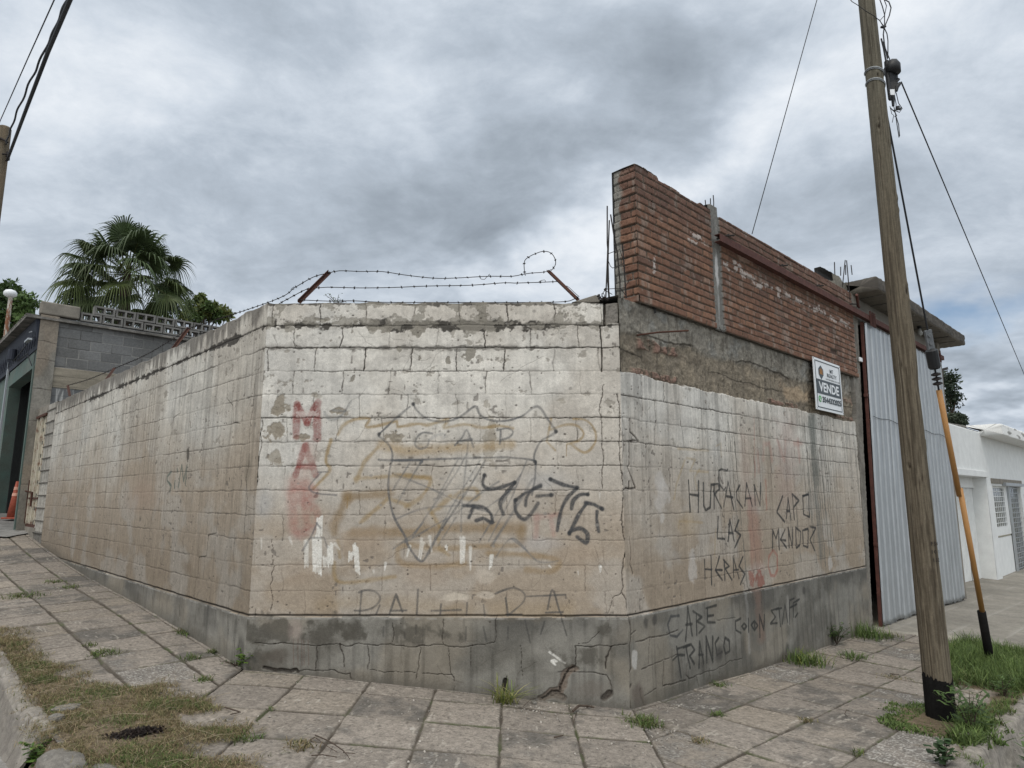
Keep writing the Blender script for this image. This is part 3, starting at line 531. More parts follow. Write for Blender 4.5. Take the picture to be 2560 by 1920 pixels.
# plinth damp and damage
for q, rx, ry in [((80, 1420), .28, .12), ((420, 1440), .18, .13), ((560, 1420), .17, .09), ((860, 1430), .36, .09), ((20, 1600), .2, .16), ((2020, 1420), .12, .06), ((1900, 1570), .2, .1)]: p.blob(*C2([q])[0], rx, ry, (.085, .078, .065), .75, .6, 1.5, 9, 0, 41)
p.blob(*C2([(230, 1420)])[0], .08, .12, (.33, .27, .24), .5, .8, .5, 8)
for x in (215, 240, 262, 275, 300): p.stroke(C2([(x, 1470), (x + 4, 1620)]), .007, (.13, .08, .065), .6, .6, .4, wob=.004)
CK = lambda P, w, a=.9, dh=-.012: p.stroke(P, w * .66, (.04, .032, .026), a, .5, .5, dh, wob=.024)
CKS = .6
for P, w in [([(25, 200), (18, 330), (10, 420), (0, 520), (-12, 760)], .012), ([(2000, 0), (1985, 120), (1995, 300), (2000, 460), (1990, 560), (2000, 600)], .011), ([(2090, 60), (2098, 160), (2100, 320), (2110, 450), (2122, 600), (2112, 760), (2125, 880), (2135, 950), (2115, 1080), (2108, 1195), (2140, 1240), (2145, 1335)], .013), ([(2108, 1195), (2060, 1230), (2020, 1335)], .007),
             ([(250, 1500), (400, 1500), (520, 1505), (650, 1500), (900, 1505), (1080, 1500), (1200, 1510), (1370, 1490)], .008), ([(0, 1490), (160, 1500), (250, 1500)], .010), ([(350, 1505), (352, 1580), (345, 1650)], .011), ([(485, 1500), (500, 1560), (505, 1620)], .014), ([(648, 1500), (650, 1590), (640, 1650)], .008), ([(945, 1510), (942, 1620), (918, 1700)], .007), ([(1110, 1510), (1112, 1620), (1142, 1700), (1140, 1760)], .007),
             ([(1390, 1345), (1378, 1430), (1370, 1490)], .008), ([(1085, 1360), (1078, 1500)], .007), ([(790, 1370), (785, 1490)], .007), ([(1525, 1500), (1530, 1600), (1535, 1680)], .006), ([(1240, 1510), (1240, 1640)], .006), ([(45, 1640), (150, 1645), (240, 1650), (420, 1655), (540, 1665), (550, 1700)], .010), ([(640, 1650), (900, 1660), (1100, 1665), (1140, 1672)], .006),
             ([(1840, 1520), (1845, 1600), (1838, 1660)], .014), ([(1838, 1520), (1900, 1510), (2050, 1520), (2140, 1500)], .010), ([(2050, 1520), (2020, 1580), (2018, 1640)], .018), ([(1975, 1430), (1930, 1480), (1860, 1500)], .006), ([(1740, 1660), (1900, 1665), (2020, 1670), (2050, 1740), (2050, 1790)], .009), ([(1450, 1680), (1445, 1700)], .006), ([(30, 1050), (95, 1040), (90, 900)], .005), ([(80, 1300), (95, 1240), (75, 1170), (95, 1050)], .006)]: CK(C2(P), w)
zc = lambda x, y: PC.uz(640 + x * .434, 1380 + y * .434)
p.stroke([zc(*q) for q in [(50, 668), (110, 684), (150, 680), (200, 690), (235, 676), (243, 692)]], .026, (.05, .033, .026), .9, .4, .3, -.03, wob=.012)
p.stroke([zc(*q) for q in [(1835, 665), (1790, 700), (1760, 760), (1740, 800), (1690, 800), (1645, 840)]], .085, (.17, .135, .108), .95, .25, .4, -.014, wob=.035)
p.stroke([zc(*q) for q in [(1838, 655), (1800, 680), (1775, 730), (1750, 770), (1745, 805), (1700, 800), (1650, 842)]], .022, (.045, .034, .028), .9, .4, .4, -.02, wob=.02)
p.stroke([zc(*q) for q in [(1700, 820), (1770, 840)]], .05, (.17, .14, .115), .9, .4, .3, -.02, wob=.02)
p.stroke([zc(*q) for q in [(1437, 745), (1435, 800)]], .05, (.035, .028, .022), .95, .35, .2, -.03, wob=.01)
p.stroke([zc(*q) for q in [(2035, 820), (2005, 845)]], .05, (.06, .045, .037), .9, .4, .3, -.03, wob=.01)
p.blob(*zc(1960, 790), .22, .10, (.15, .13, .11), .55, .6, .5, 8); p.blob(*zc(120, 600), .16, .10, (.10, .085, .07), .7, .6, .5, 8)
# grime along the pavement line
sl = p.sub(-1, 9, -.4, .4); gl = gz(*(PC.O[:, None, None] + PC.d[:, None, None] * p.U[sl][None])) ; p.blend(sl, ((1 - sm(.0, .12, p.Z[sl] - gl + (p.g[sl] - .5) * .08)) * .6).astype(np.float32), (.10, .09, .075))
randcracks(p, 46, 5, (.0, 3.3), .35, .0045, .6); splat(p, 210, 6, (.5, 3.4)); splat(p, 60, 8, (1.2, 3.4), (.006, .02), (.28, .26, .235), .7)
# stub of bare concrete at the right end of the top course and the open joint beside it
(ue, _), = Z4([(3007, 450)]); ue = PC.uz(1512, 780)[0]
sl = p.sub(ue, 9, Z0 + 12 * ROW + .02, 4); p.blend(sl, np.ones(p.U[sl].shape, np.float32) * .92, (.19, .175, .155), -.012); p.h[sl] += (fbm(p.U[sl] * 20, p.Z[sl] * 20, 4, 88) - .5) * .03
p.stroke([(ue, 3.47), (ue - .005, 3.3), (ue, Z0 + 12 * ROW)], .022, (.03, .025, .02), .95, .3, .1, -.03, wob=.006)
p.stroke([(ue - .04, 2.8), (ue - .035, 3.02), (ue - .045, 3.24)], .012, (.03, .025, .02), .95, .3, .1, -.02, wob=.006)
p.dz = np.zeros_like(p.Z); p.dz[-1:] = (fbm(p.U[-1:] * 5, p.U[-1:] * 0, 4, 90) - .5) * .03; p.dz[-6:-1] = p.dz[-1:] * .6
tag(p.build('wall_face', wall, 'plaster'), 'corner face of the wall with the red and black graffiti')

# ================= left street face
UL = 9.5
p = Panel(PL, steps(0, UL, .0075, .22), np.linspace(.08, 3.463, 560), 1, 0)
plaster_base(p, 14.0, -.45, .75)
joints(p, 14.0, .452, 12, lambda k: {12: 1, 11: .75}.get(k, .55), lambda k: .5, 9, off=lambda k: .1 * math.sin(k * 3.1))
sl = p.sub(-1, 99, 3.0, 4); n = fbm(p.U[sl] * 18, p.Z[sl] * 3, 4, 95); d = (3.463 - p.Z[sl]) / .16 + (n - .5) * 3 - sm(1, 6, p.U[sl]) * .5
p.blend(sl, ((1 - sm(.1, 1.0, d)) * .7).astype(np.float32), (.11, .10, .09))
zk = Z0 + 12 * ROW; sl = p.sub(-1, 99, zk - .14, zk + .1); n = fbm(p.U[sl] * 12, p.Z[sl] * 16, 5, 96, .6); d = np.abs(p.Z[sl] - zk) / .03 + (n - .5) * 4 - (fbm(p.U[sl] * 1.1, p.U[sl] * 0, 2, 97) - .45) * 2
p.blend(sl, ((1 - sm(.2, .8, d)) * .9).astype(np.float32), (.05, .045, .04), -.004)
DRK = (.12, .145, .125)
for P in [[(1468, 758), (1437, 800), (1435, 835), (1470, 880), (1457, 930)], [(1502, 835), (1498, 895)], [(1521, 735), (1523, 752)], [(1530, 888), (1560, 700), (1575, 840), (1606, 705), (1592, 870)]]: p.stroke(L2(P), .032, DRK, .95, .5)
p.blob(*L2([(1615, 600)])[0], .05, .10, (.08, .07, .06), .85, .4, .5, 14); p.blob(*L2([(815, 560)])[0], .1, .16, (.2, .18, .15), .5, .7, .5, 10); p.blob(*L2([(2130, 760)])[0], .09, .2, (.22, .19, .15), .6, .7, .5, 8)
p.blob(*L2([(1600, 1590)])[0], .2, .10, (.23, .18, .13), .5, .6, .5, 8); p.blob(*L2([(1200, 960)])[0], .9, .3, (.36, .26, .20), .4, .9, .4, 3)
for P, w in [([(2190, 0), (2175, 200), (2150, 330), (2140, 500), (2140, 690), (2110, 820), (2125, 1000), (2100, 1200), (2095, 1320)], .010), ([(1630, 0), (1620, 60), (1565, 120), (1550, 250), (1490, 290), (1480, 400), (1455, 500)], .007), ([(950, 0), (955, 120), (985, 250), (1030, 390), (1030, 500)], .007), ([(1950, 0), (1950, 120), (2000, 190), (2005, 330), (2065, 340)], .008), ([(1460, 920), (1435, 940), (1430, 1080)], .007), ([(1870, 1110), (1860, 1290), (1790, 1310), (1770, 1490), (1710, 1500), (1700, 1640)], .010), ([(1830, 560), (1838, 700)], .006)]:
    p.stroke(L2(P), w, (.05, .042, .035), .85, .45, .4, -.006, wob=.014)
for P in [([(2020, 540), (2030, 640), (2020, 720)]), ([(1965, 340), (1970, 500)]), ([(2070, 560), (2050, 700)]), ([(1545, 250), (1550, 350)]), ([(1310, 130), (1320, 260)])]:
    p.stroke([PL.uz(x * .2893, 1440 + y * .2893) for x, y in P], .011, (.05, .045, .038), .85, .4, .2, -.006, wob=.008)
p.blob(*PL.uz(600, 1640), .10, .22, (.09, .085, .075), .7, .6, .5, 7)
sl = p.sub(-1, 99, 0, 1.1); gl = gz(*(PL.O[:, None, None] + PL.d[:, None, None] * p.U[sl][None])); p.blend(sl, ((1 - sm(.0, .16, p.Z[sl] - gl + (p.g[sl] - .5) * .1)) * .55).astype(np.float32), (.12, .11, .09))
randcracks(p, 70, 15, (.3, 3.3), .5, .006, .6); splat(p, 160, 16, (.5, 3.4), (.004, .014))
p.dz = np.zeros_like(p.Z); p.dz[-1:] = (fbm(p.U[-1:] * 4, p.U[-1:] * 0, 4, 91) - .5) * .045; p.dz[-6:-1] = p.dz[-1:] * .6
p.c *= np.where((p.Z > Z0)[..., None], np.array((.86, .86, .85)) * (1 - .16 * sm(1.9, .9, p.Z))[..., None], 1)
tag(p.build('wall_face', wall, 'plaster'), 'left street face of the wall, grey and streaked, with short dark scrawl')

# ================= right street face: painted render, rough concrete band above it
UR = 6.16; ZP, ZB = 2.80, 3.535
p = Panel(PR, steps(0, UR, .0068, .13), np.linspace(-.5, ZB, 650), 1, 0)
plaster_base(p, 24.0, -.15, .8)
joints(p, 24.0, .452, 10, lambda k: {10: .4, 9: .85, 8: .78, 7: .7}.get(k, .42), lambda k: .8 if k > 5 else .38, 12, off=lambda k: .12 * math.sin(k * 1.7))
RV = lambda x0, y0, x1, y1, w, c, a, s_=.9: p.stroke(R4([(x0, y0), (x1, y1)]), w, c, a, s_, .35, wob=.02)
# dark rain stains below the sign, thin drips
for i in range(46):
    x = rnd.choice([rnd.gauss(1720, 45), rnd.gauss(1720, 60), rnd.uniform(960, 2040)]); y0 = rnd.choice((360, 420, 620, 800)) + (x - 960) * .1; y1 = y0 + rnd.uniform(300, 1200)
    RV(x, y0, x + (y1 - y0) * .09, y1, rnd.uniform(.008, .024), (.13, .13, .115), rnd.uniform(.4, .85), .5)
RV(1695, 400, 1730, 900, .22, (.13, .135, .12), .8); RV(1715, 800, 1765, 1500, .16, (.16, .16, .145), .65); RV(1700, 380, 1700, 560, .3, (.19, .20, .185), .45)
for x in (960, 985, 1050, 1075): RV(x, 500, x + 60, 1640, .008, (.13, .115, .10), .7, .5)
RV(1250, 1100, 1290, 1560, .22, (.33, .13, .095), .40); RV(1215, 1050, 1240, 1650, .09, (.33, .12, .09), .35); RV(1250, 430, 1262, 900, .02, (.36, .14, .11), .5, .6); RV(1340, 920, 1350, 1140, .03, (.36, .12, .09), .5, .6)
RV(1500, 560, 1500, 960, .5, (.45, .31, .27), .35); RV(1180, 620, 1200, 1000, .25, (.40, .29, .24), .35)
for P in [[(1320, 760), (1330, 650), (1372, 640), (1392, 770)], [(1432, 620), (1485, 770), (1495, 620)], [(1590, 610), (1602, 780)], [(1280, 700), (1290, 860)], [(1560, 640), (1620, 640)]]: p.stroke(R4(P), .06, (.40, .20, .165), .38, .8, wob=.01)
for P in [[(668, 682), (905, 695)], [(722, 768), (655, 960), (640, 1065)], [(735, 752), (800, 765), (762, 850), (900, 860)], [(835, 840), (795, 900), (815, 990)], [(960, 660), (1000, 640), (1000, 740)], [(680, 1240), (760, 1240), (860, 1250)], [(680, 1240), (672, 1290)], [(960, 1300), (950, 1500)]]: p.stroke(R4(P), .026, (.36, .27, .15), .5, .75)
p.blob(*R4([(740, 1240)])[0], .28, .16, (.42, .31, .18), .4, .9, .4, 4)
for q, rx in [((540, 1060), .14), ((520, 920), .1), ((780, 1590), .12), ((550, 1210), .05), ((1840, 1560), .09)]: p.blob(*R4([q])[0], rx, rx * 1.3, (.56, .53, .50), .55, .4, .7, 9)
HW = [[(750, 925), (762, 1165)], [(826, 930), (825, 1168)], [(762, 1032), (825, 1042)], [(862, 945), (866, 1120), (882, 1155), (915, 1132), (922, 955)], [(946, 1142), (945, 960)], [(930, 958), (975, 950), (985, 990), (950, 1030)], [(950, 1030), (1002, 1137)], [(985, 1000), (982, 850), (1000, 838), (1046, 850), (1050, 840)], [(990, 960), (1020, 1000), (1035, 978)], [(1020, 1125), (1052, 935), (1097, 1150)], [(1040, 1046), (1090, 1056)], [(1142, 962), (1118, 1010), (1120, 1070), (1165, 1135)], [(1182, 1120), (1195, 945), (1238, 1122)], [(1188, 1062), (1228, 1062)], [(1262, 1115), (1255, 960), (1298, 1118), (1303, 945)],
      [(978, 1205), (970, 1370), (1028, 1376)], [(1055, 1390), (1066, 1225), (1100, 1392)], [(1060, 1328), (1092, 1332)], [(1136, 1230), (1105, 1310), (1150, 1345), (1105, 1442)],
      [(1472, 1045), (1427, 1170), (1486, 1242)], [(1500, 1215), (1512, 1060), (1536, 1226)], [(1502, 1160), (1526, 1160)], [(1562, 1225), (1545, 1030), (1596, 1080), (1557, 1130)], [(1625, 1045), (1632, 1186), (1676, 1206), (1670, 1030), (1625, 1045)],
      [(1395, 1462), (1395, 1310), (1420, 1372), (1440, 1300), (1446, 1455)], [(1490, 1300), (1456, 1380), (1502, 1442)], [(1456, 1382), (1496, 1386)], [(1522, 1440), (1515, 1290), (1545, 1440), (1549, 1290)], [(1576, 1442), (1572, 1285), (1612, 1320), (1605, 1420), (1578, 1446)], [(1625, 1310), (1630, 1425), (1666, 1440), (1668, 1295), (1625, 1310)], [(1682, 1280), (1725, 1290), (1682, 1380), (1718, 1462)]]
for P in HW + [[(1670, 1035), (1674, 1120), (1677, 1206)], [(1625, 1045), (1670, 1032)], [(1668, 1300), (1666, 1440)]]: p.stroke(R4(P), .025 if P[0][0] < 1380 else .028, (.04, .041, .042), .95, .4, .3)
for P in [[(810, 60), (816, 205)], [(860, 30), (866, 250)], [(812, 132), (866, 136)], [(926, 35), (895, 140), (946, 216)], [(900, 136), (946, 140)], [(966, 215), (964, 62)], [(955, 58), (1000, 110), (970, 130), (1022, 216)], [(1036, 195), (1030, 40), (1076, 202)], [(1035, 140), (1072, 136)], [(1106, 35), (1076, 110), (1120, 170), (1086, 250)]]: p.stroke(R5(P), .023, (.04, .041, .042), .95, .4, .3)
p.stroke(R5([(1335, -10), (1305, 40), (1300, 110), (1320, 180), (1350, 185), (1372, 130), (1368, 30), (1345, -5)]), .035, (.34, .10, .07), .6, .5, wob=.005)
p.blob(*R5([(1238, 215)])[0], .11, .085, (.27, .085, .06), .7, .3, 1.3, 12); p.blob(*R5([(1170, 225)])[0], .05, .09, (.29, .10, .07), .6, .3, 1.3, 12)
for P in [[(1225, 130), (1255, 105), (1280, 130)], [(1245, 100), (1240, 70)]]: p.stroke(R5(P), .02, (.52, .42, .36), .8, .4)
RP = lambda x0, y0, x1, y1, w, c, a: p.stroke(R5([(x0, y0), (x1, y1)]), w, c, a, .8, .35, wob=.02)
RP(1200, 270, 1240, 640, .16, (.24, .15, .115), .5); RP(1120, 320, 1150, 760, .05, (.36, .35, .33), .5); RP(1150, 300, 1170, 640, .03, (.12, .12, .115), .5); RP(1440, 360, 1450, 540, .07, (.42, .40, .37), .5)
for i in range(16): x = rnd.uniform(1560, 1880); RP(x, 200 - (x - 1560) * .22, x + 20, rnd.uniform(420, 640), .012, (.14, .14, .13), .5)
TAGS = [[(606, 490), (545, 494), (520, 560), (540, 640), (590, 652), (636, 600)]]
for P in TAGS: p.stroke(R5(P), .026, BLK, .88, .5)
for P in [[(658, 682), (668, 570), (675, 425), (710, 642)], [(660, 560), (708, 553)], [(745, 636), (740, 470)], [(715, 455), (782, 500), (745, 532), (806, 570), (762, 622)], [(825, 428), (824, 540), (886, 542)], [(832, 492), (872, 486)], [(815, 432), (892, 410)],
          [(588, 728), (622, 962)], [(560, 830), (600, 790), (650, 792)], [(598, 742), (690, 712)], [(692, 892), (662, 742)], [(638, 736), (700, 710), (726, 752), (688, 800), (722, 858)], [(760, 886), (766, 690), (796, 856)], [(760, 790), (792, 790)], [(820, 850), (815, 650), (866, 846), (866, 650)], [(912, 660), (884, 700), (898, 790), (936, 770)], [(962, 658), (948, 720), (964, 780), (996, 762), (992, 680), (962, 658)],
          [(1082, 510), (1040, 532), (1044, 600), (1082, 622)], [(1108, 548), (1088, 570), (1106, 596), (1126, 570), (1108, 548)], [(1140, 512), (1141, 612)], [(1185, 530), (1160, 560), (1186, 602), (1212, 565), (1185, 530), (1190, 600)], [(1228, 652), (1224, 482), (1258, 600), (1262, 482)], [(1372, 430), (1315, 450), (1348, 500), (1310, 550), (1362, 546)], [(1350, 442), (1395, 430)], [(1375, 432), (1386, 572)], [(1400, 552), (1420, 402), (1442, 542)], [(1455, 552), (1455, 372), (1492, 355)], [(1455, 430), (1510, 400)], [(1488, 500), (1482, 392), (1532, 362)], [(1500, 500), (1520, 470)]]: p.stroke(R5(P), .025, (.042, .042, .04), .95, .5, .35)
# cracks beside the corner and through the plinth
for P, w in [([(100, 100), (90, 240), (68, 420), (65, 600), (85, 760)], 0), ([(205, 280), (205, 420), (210, 600), (225, 800), (240, 960), (250, 1150), (250, 1350), (238, 1560), (236, 1650)], .016), ([(240, 430), (245, 700), (232, 900), (225, 1000)], .007), ([(385, 110), (395, 300), (395, 440)], .009), ([(300, 450), (300, 560), (370, 625), (275, 620)], .013), ([(295, 640), (298, 800), (285, 820), (330, 950), (345, 985), (265, 985)], .013), ([(265, 985), (240, 1010), (250, 1150)], .009), ([(290, 930), (290, 985)], .02), ([(295, 1360), (305, 1480), (300, 1560), (322, 1650)], .009), ([(430, 470), (435, 600)], .005), ([(495, 470), (490, 640)], .007)]:
    if w: p.stroke(R4(P), w, (.045, .036, .03), .9, .45, .4, -.012, wob=.014)
for P, w in [([(180, 0), (178, 100), (170, 290)], 0), ([(225, 490), (240, 600), (230, 740), (240, 900), (215, 940)], .012), ([(275, 600), (240, 630)], .009), ([(275, 692), (400, 660), (480, 640), (540, 620), (600, 605)], .010), ([(488, 850), (486, 1030), (560, 1012), (660, 985)], .009), ([(320, 900), (440, 850), (600, 790)], .006), ([(668, 860), (665, 950), (690, 975), (740, 950), (760, 1040)], .008), ([(740, 945), (900, 900), (1000, 840), (1090, 815)], .006), ([(380, 680), (375, 860)], .005), ([(840, 900), (848, 1000)], .006), ([(920, 900), (918, 970)], .005), ([(900, 525), (1040, 500)], .005), ([(310, 1050), (320, 1120), (340, 1190)], .016), ([(340, 1100), (430, 1050)], .006), ([(235, 1030), (215, 1060), (230, 1200)], .03)]:
    if w: p.stroke(R5(P), w, (.05, .04, .033), .85, .45, .4, -.010, wob=.016)
p.blob(*R5([(265, 820)])[0], .05, .09, (.50, .48, .45), .8, .3, .5, 12); p.blob(*R5([(300, 1150)])[0], .12, .18, (.13, .105, .09), .7, .5, .5, 8)
for q, r_ in [((418, 515), .05), ((350, 540), .05), ((1565, 295), .05), ((910, 790), .09), ((1440, 740), .08)]: p.blob(*R5([q])[0], r_, r_ * 1.2, (.07, .065, .06), .75, .6, .5, 10)
p.stroke(R5([(835, 1030), (930, 1000), (1060, 1030), (1200, 940), (1370, 870), (1440, 800)]), .12, (.14, .115, .095), .6, .7, .5, -.012, wob=.03)
sl = p.sub(-1, 99, -.5, .2); gl = gz(*(PR.O[:, None, None] + PR.d[:, None, None] * p.U[sl][None])); p.blend(sl, ((1 - sm(.0, .14, p.Z[sl] - gl + (p.g[sl] - .5) * .08)) * .55).astype(np.float32), (.11, .10, .08))
randcracks(p, 50, 25, (-.1, 2.7), .35, .005, .5); splat(p, 130, 26, (.4, 2.8), (.003, .011))
# rough band above the render
U, Z = p.U, p.Z; e = fbm(U * 4, Z * 4, 5, 101, .62); e2 = fbm(U * 18, Z * 18, 5, 105, .65)
band = sm(-.004, .008, Z - ZP + (fbm(U * 3, Z * 0 + 2, 5, 107, .7) - .5) * .075 + (e2 - .5) * .035)
bc = np.zeros_like(p.c) + np.array((.22, .188, .145)); bc = mixc(bc, (.31, .26, .195), sm(.45, .7, e) * .6); bc = mixc(bc, (.13, .108, .085), sm(.5, .75, fbm(U * 2.2, Z * 9, 5, 109)) * .6)
upper = sm(-.03, .05, Z - 3.20 + (fbm(U * 2.5, Z * 2, 4, 111) - .5) * .22); uc = np.zeros_like(bc) + np.array((.25, .23, .195)); uc = mixc(uc, (.12, .108, .09), sm(.42, .7, e) * .75); uc = mixc(uc, (.24, .24, .225), sm(.55, .75, fbm(U * 5, Z * 6, 4, 113)) * .55)
bc = bc * (1 - upper[..., None]) + uc * upper[..., None]
hb = -.045 - .012 * (1 - upper) + (e - .5) * .035 + (e2 - .5) * .028
# patches where broken bricks show through
for zc_, th, lo in ((3.13, .05, .50), (2.845, .035, .42)):
    bm = (1 - sm(.7, 1.05, np.abs(Z - zc_ + (e - .5) * .05) / th + (fbm(U * 5, Z * 7, 4, 115) - .5) * 1.8)) * sm(lo, lo + .06, fbm(U * 1.4, Z * 0 + zc_, 3, 117))
    sp = (np.mod(U + .07 * vn(U * 3, Z * 0, 119), .15) < .018); k = bm * (1 - sp * .8)
    k = k * sm(.35, .55, e2 * .6 + e * .4); bc = mixc(bc, (.21, .125, .10), k * .8); hb = hb + k * .018; bc = mixc(bc, (.05, .04, .033), bm * sp * .8)
ck = np.abs(Z - 3.02 + (fbm(U * 2.5, U * 0, 4, 121) - .5) * .09); bc = mixc(bc, (.05, .042, .034), (1 - sm(.003, .012, ck)) * sm(.4, .55, fbm(U * 1.5, U * 0, 3, 123)) * .8)
ck = np.abs(Z - 3.25 + (fbm(U * 3, U * 0 + 5, 4, 125) - .5) * .12); bc = mixc(bc, (.045, .038, .03), (1 - sm(.004, .018, ck)) * sm(.40, .5, fbm(U * 1.1, U * 0 + 9, 3, 127)) * .85)
bc *= (.55 + .9 * e2)[..., None]; bc *= (.78 + .44 * p.g)[..., None]; bc = mixc(bc, (.07, .06, .048), sm(.60, .72, fbm(U * 26, Z * 5, 4, 133)) * .5)
edge = (1 - sm(.0, .02, np.abs(Z - ZP + (fbm(U * 3, Z * 0 + 2, 5, 107, .7) - .5) * .075))) ; bc = mixc(bc, (.05, .042, .035), edge * .6)
p.c = p.c * (1 - band[..., None]) + bc * band[..., None]; p.h = p.h * (1 - band) + hb * band
sl = p.sub(-1, .075, 2.80, 3.27); p.h[sl] -= .05 * sm(0, .02, p.U[sl] - .01) ; p.c[sl] = mixc(p.c[sl], (.08, .07, .06), np.full(p.U[sl].shape, .75, np.float32))  # recess at the corner, its shadow also painted into the colour
(u_, z_), = R4([(1590, 260)]); p.blob(u_, z_, .55, .12, (.42, .32, .22), .7, .5, .6, 7)
e0 = sm(0, .03, p.U); p.h[:, :] = p.h * np.where(Z < ZP, 1, e0)
# broken right edge of the render
el = sm(.0, .03, p.U - (6.02 + .045 * (Z + .3)) + (fbm(Z * 5, Z * 0, 4, 130) - .5) * .09 - .0); p.c = mixc(p.c, (.22, .195, .165), (el * (Z < ZP)).astype(np.float32)); p.h -= .022 * el * (Z < ZP); p.h += el * (e2 - .5) * .03
tag(p.build('wall_face', wall, 'plaster', back=.24), 'right street face of the wall with thin black capitals and a rough concrete band on top')
# solid core behind the three faces and the bare block pier at the far left end
g = G()
g.pbox(PC, .1, WC - .1, -.3, 3.40, -.20, -.05); g.build('wall_core', M['concrete'], wall)
g = G(); g.pbox(PL, .08, UL, 0, 3.40, -.20, -.05); g.build('wall_core', M['concrete'], wall)
g = G(); g.pbox(PR, .1, UR, -.5, 3.48, -.25, -.12); g.build('wall_core', M['concrete'], wall)
# ragged unpainted blocks between the wall and the small door
p = Panel(PL, np.linspace(UL, 10.42, 90), np.linspace(.5, 3.50, 420)); U, Z = p.U, p.Z
k = np.floor((Z - .95) / .2425); zz = Z - .95 - k * .2425; e2 = fbm(U * 22, Z * 22, 4, 140)
p.c[:] = np.array((.36, .34, .305)); p.c = mixc(p.c, (.20, .19, .17), sm(.4, .7, fbm(U * 14, Z * 2, 4, 141)) * .7); p.h[:] = -.03 + (e2 - .5) * .02
p.c *= (.8 + .4 * vn(k * 3.3, k * 0, 142))[..., None]
jm = (np.minimum(zz, .2425 - zz) < .014); p.c[jm] = np.array((.13, .12, .105)); p.h[jm] += .018
jv = np.abs(np.mod(U - UL + np.mod(k, 2) * .18, .40) - .2) < .009; p.c[jv] *= .35; p.h[jv] -= .012
lo = Z < .98; p.c[lo] = p.c[lo] * .5
p.build('block_pier', wall, 'plaster', back=.25)
# ------------------------------------------------------------------ ground
def inpoly(X, Y, poly):
    r = np.zeros(X.shape, bool); n = len(poly)
    for i in range(n):
        x0, y0 = poly[i]; x1, y1 = poly[(i + 1) % n]
        if y0 == y1: continue
        r ^= ((Y >= min(y0, y1)) & (Y < max(y0, y1)) & (X < x0 + (Y - y0) * (x1 - x0) / (y1 - y0)))
    return r
def sdpoly(X, Y, poly):
    D = np.full(X.shape, 9e9); n = len(poly)
    for i in range(n):
        a = np.array(poly[i]); b = np.array(poly[(i + 1) % n]); d = b - a; q = max(d @ d, 1e-9)
        t = np.clip(((X - a[0]) * d[0] + (Y - a[1]) * d[1]) / q, 0, 1); D = np.minimum(D, np.hypot(X - a[0] - t * d[0], Y - a[1] - t * d[1]))
    return np.where(inpoly(X, Y, poly), -D, D)
gp = lambda P: [tuple(ong(x, y)[:2]) for x, y in P]
SOIL = gp([(0, 1575), (40, 1590), (62, 1628), (105, 1655), (150, 1668), (135, 1690), (182, 1698), (200, 1712), (260, 1716), (300, 1728), (392, 1712), (400, 1745), (470, 1752), (520, 1762), (500, 1782), (440, 1788), (445, 1800), (455, 1822), (600, 1828), (620, 1838), (520, 1850), (450, 1845), (440, 1880), (470, 1900), (620, 1912), (660, 1940), (300, 1960), (150, 1880), (130, 1795), (95, 1764), (70, 1740), (50, 1700), (30, 1650), (0, 1610)])
SOILR = gp([(2215, 1790), (2300, 1765), (2430, 1775), (2480, 1740), (2510, 1680), (2560, 1640), (2560, 1745), (2505, 1780), (2440, 1850), (2420, 1875), (2370, 1850), (2300, 1835), (2230, 1815)])
STRIP = gp([(2330, 1620), (2420, 1612), (2560, 1640), (2700, 1640), (2700, 1720), (2560, 1740), (2500, 1730), (2440, 1725), (2400, 1715), (2340, 1725)])
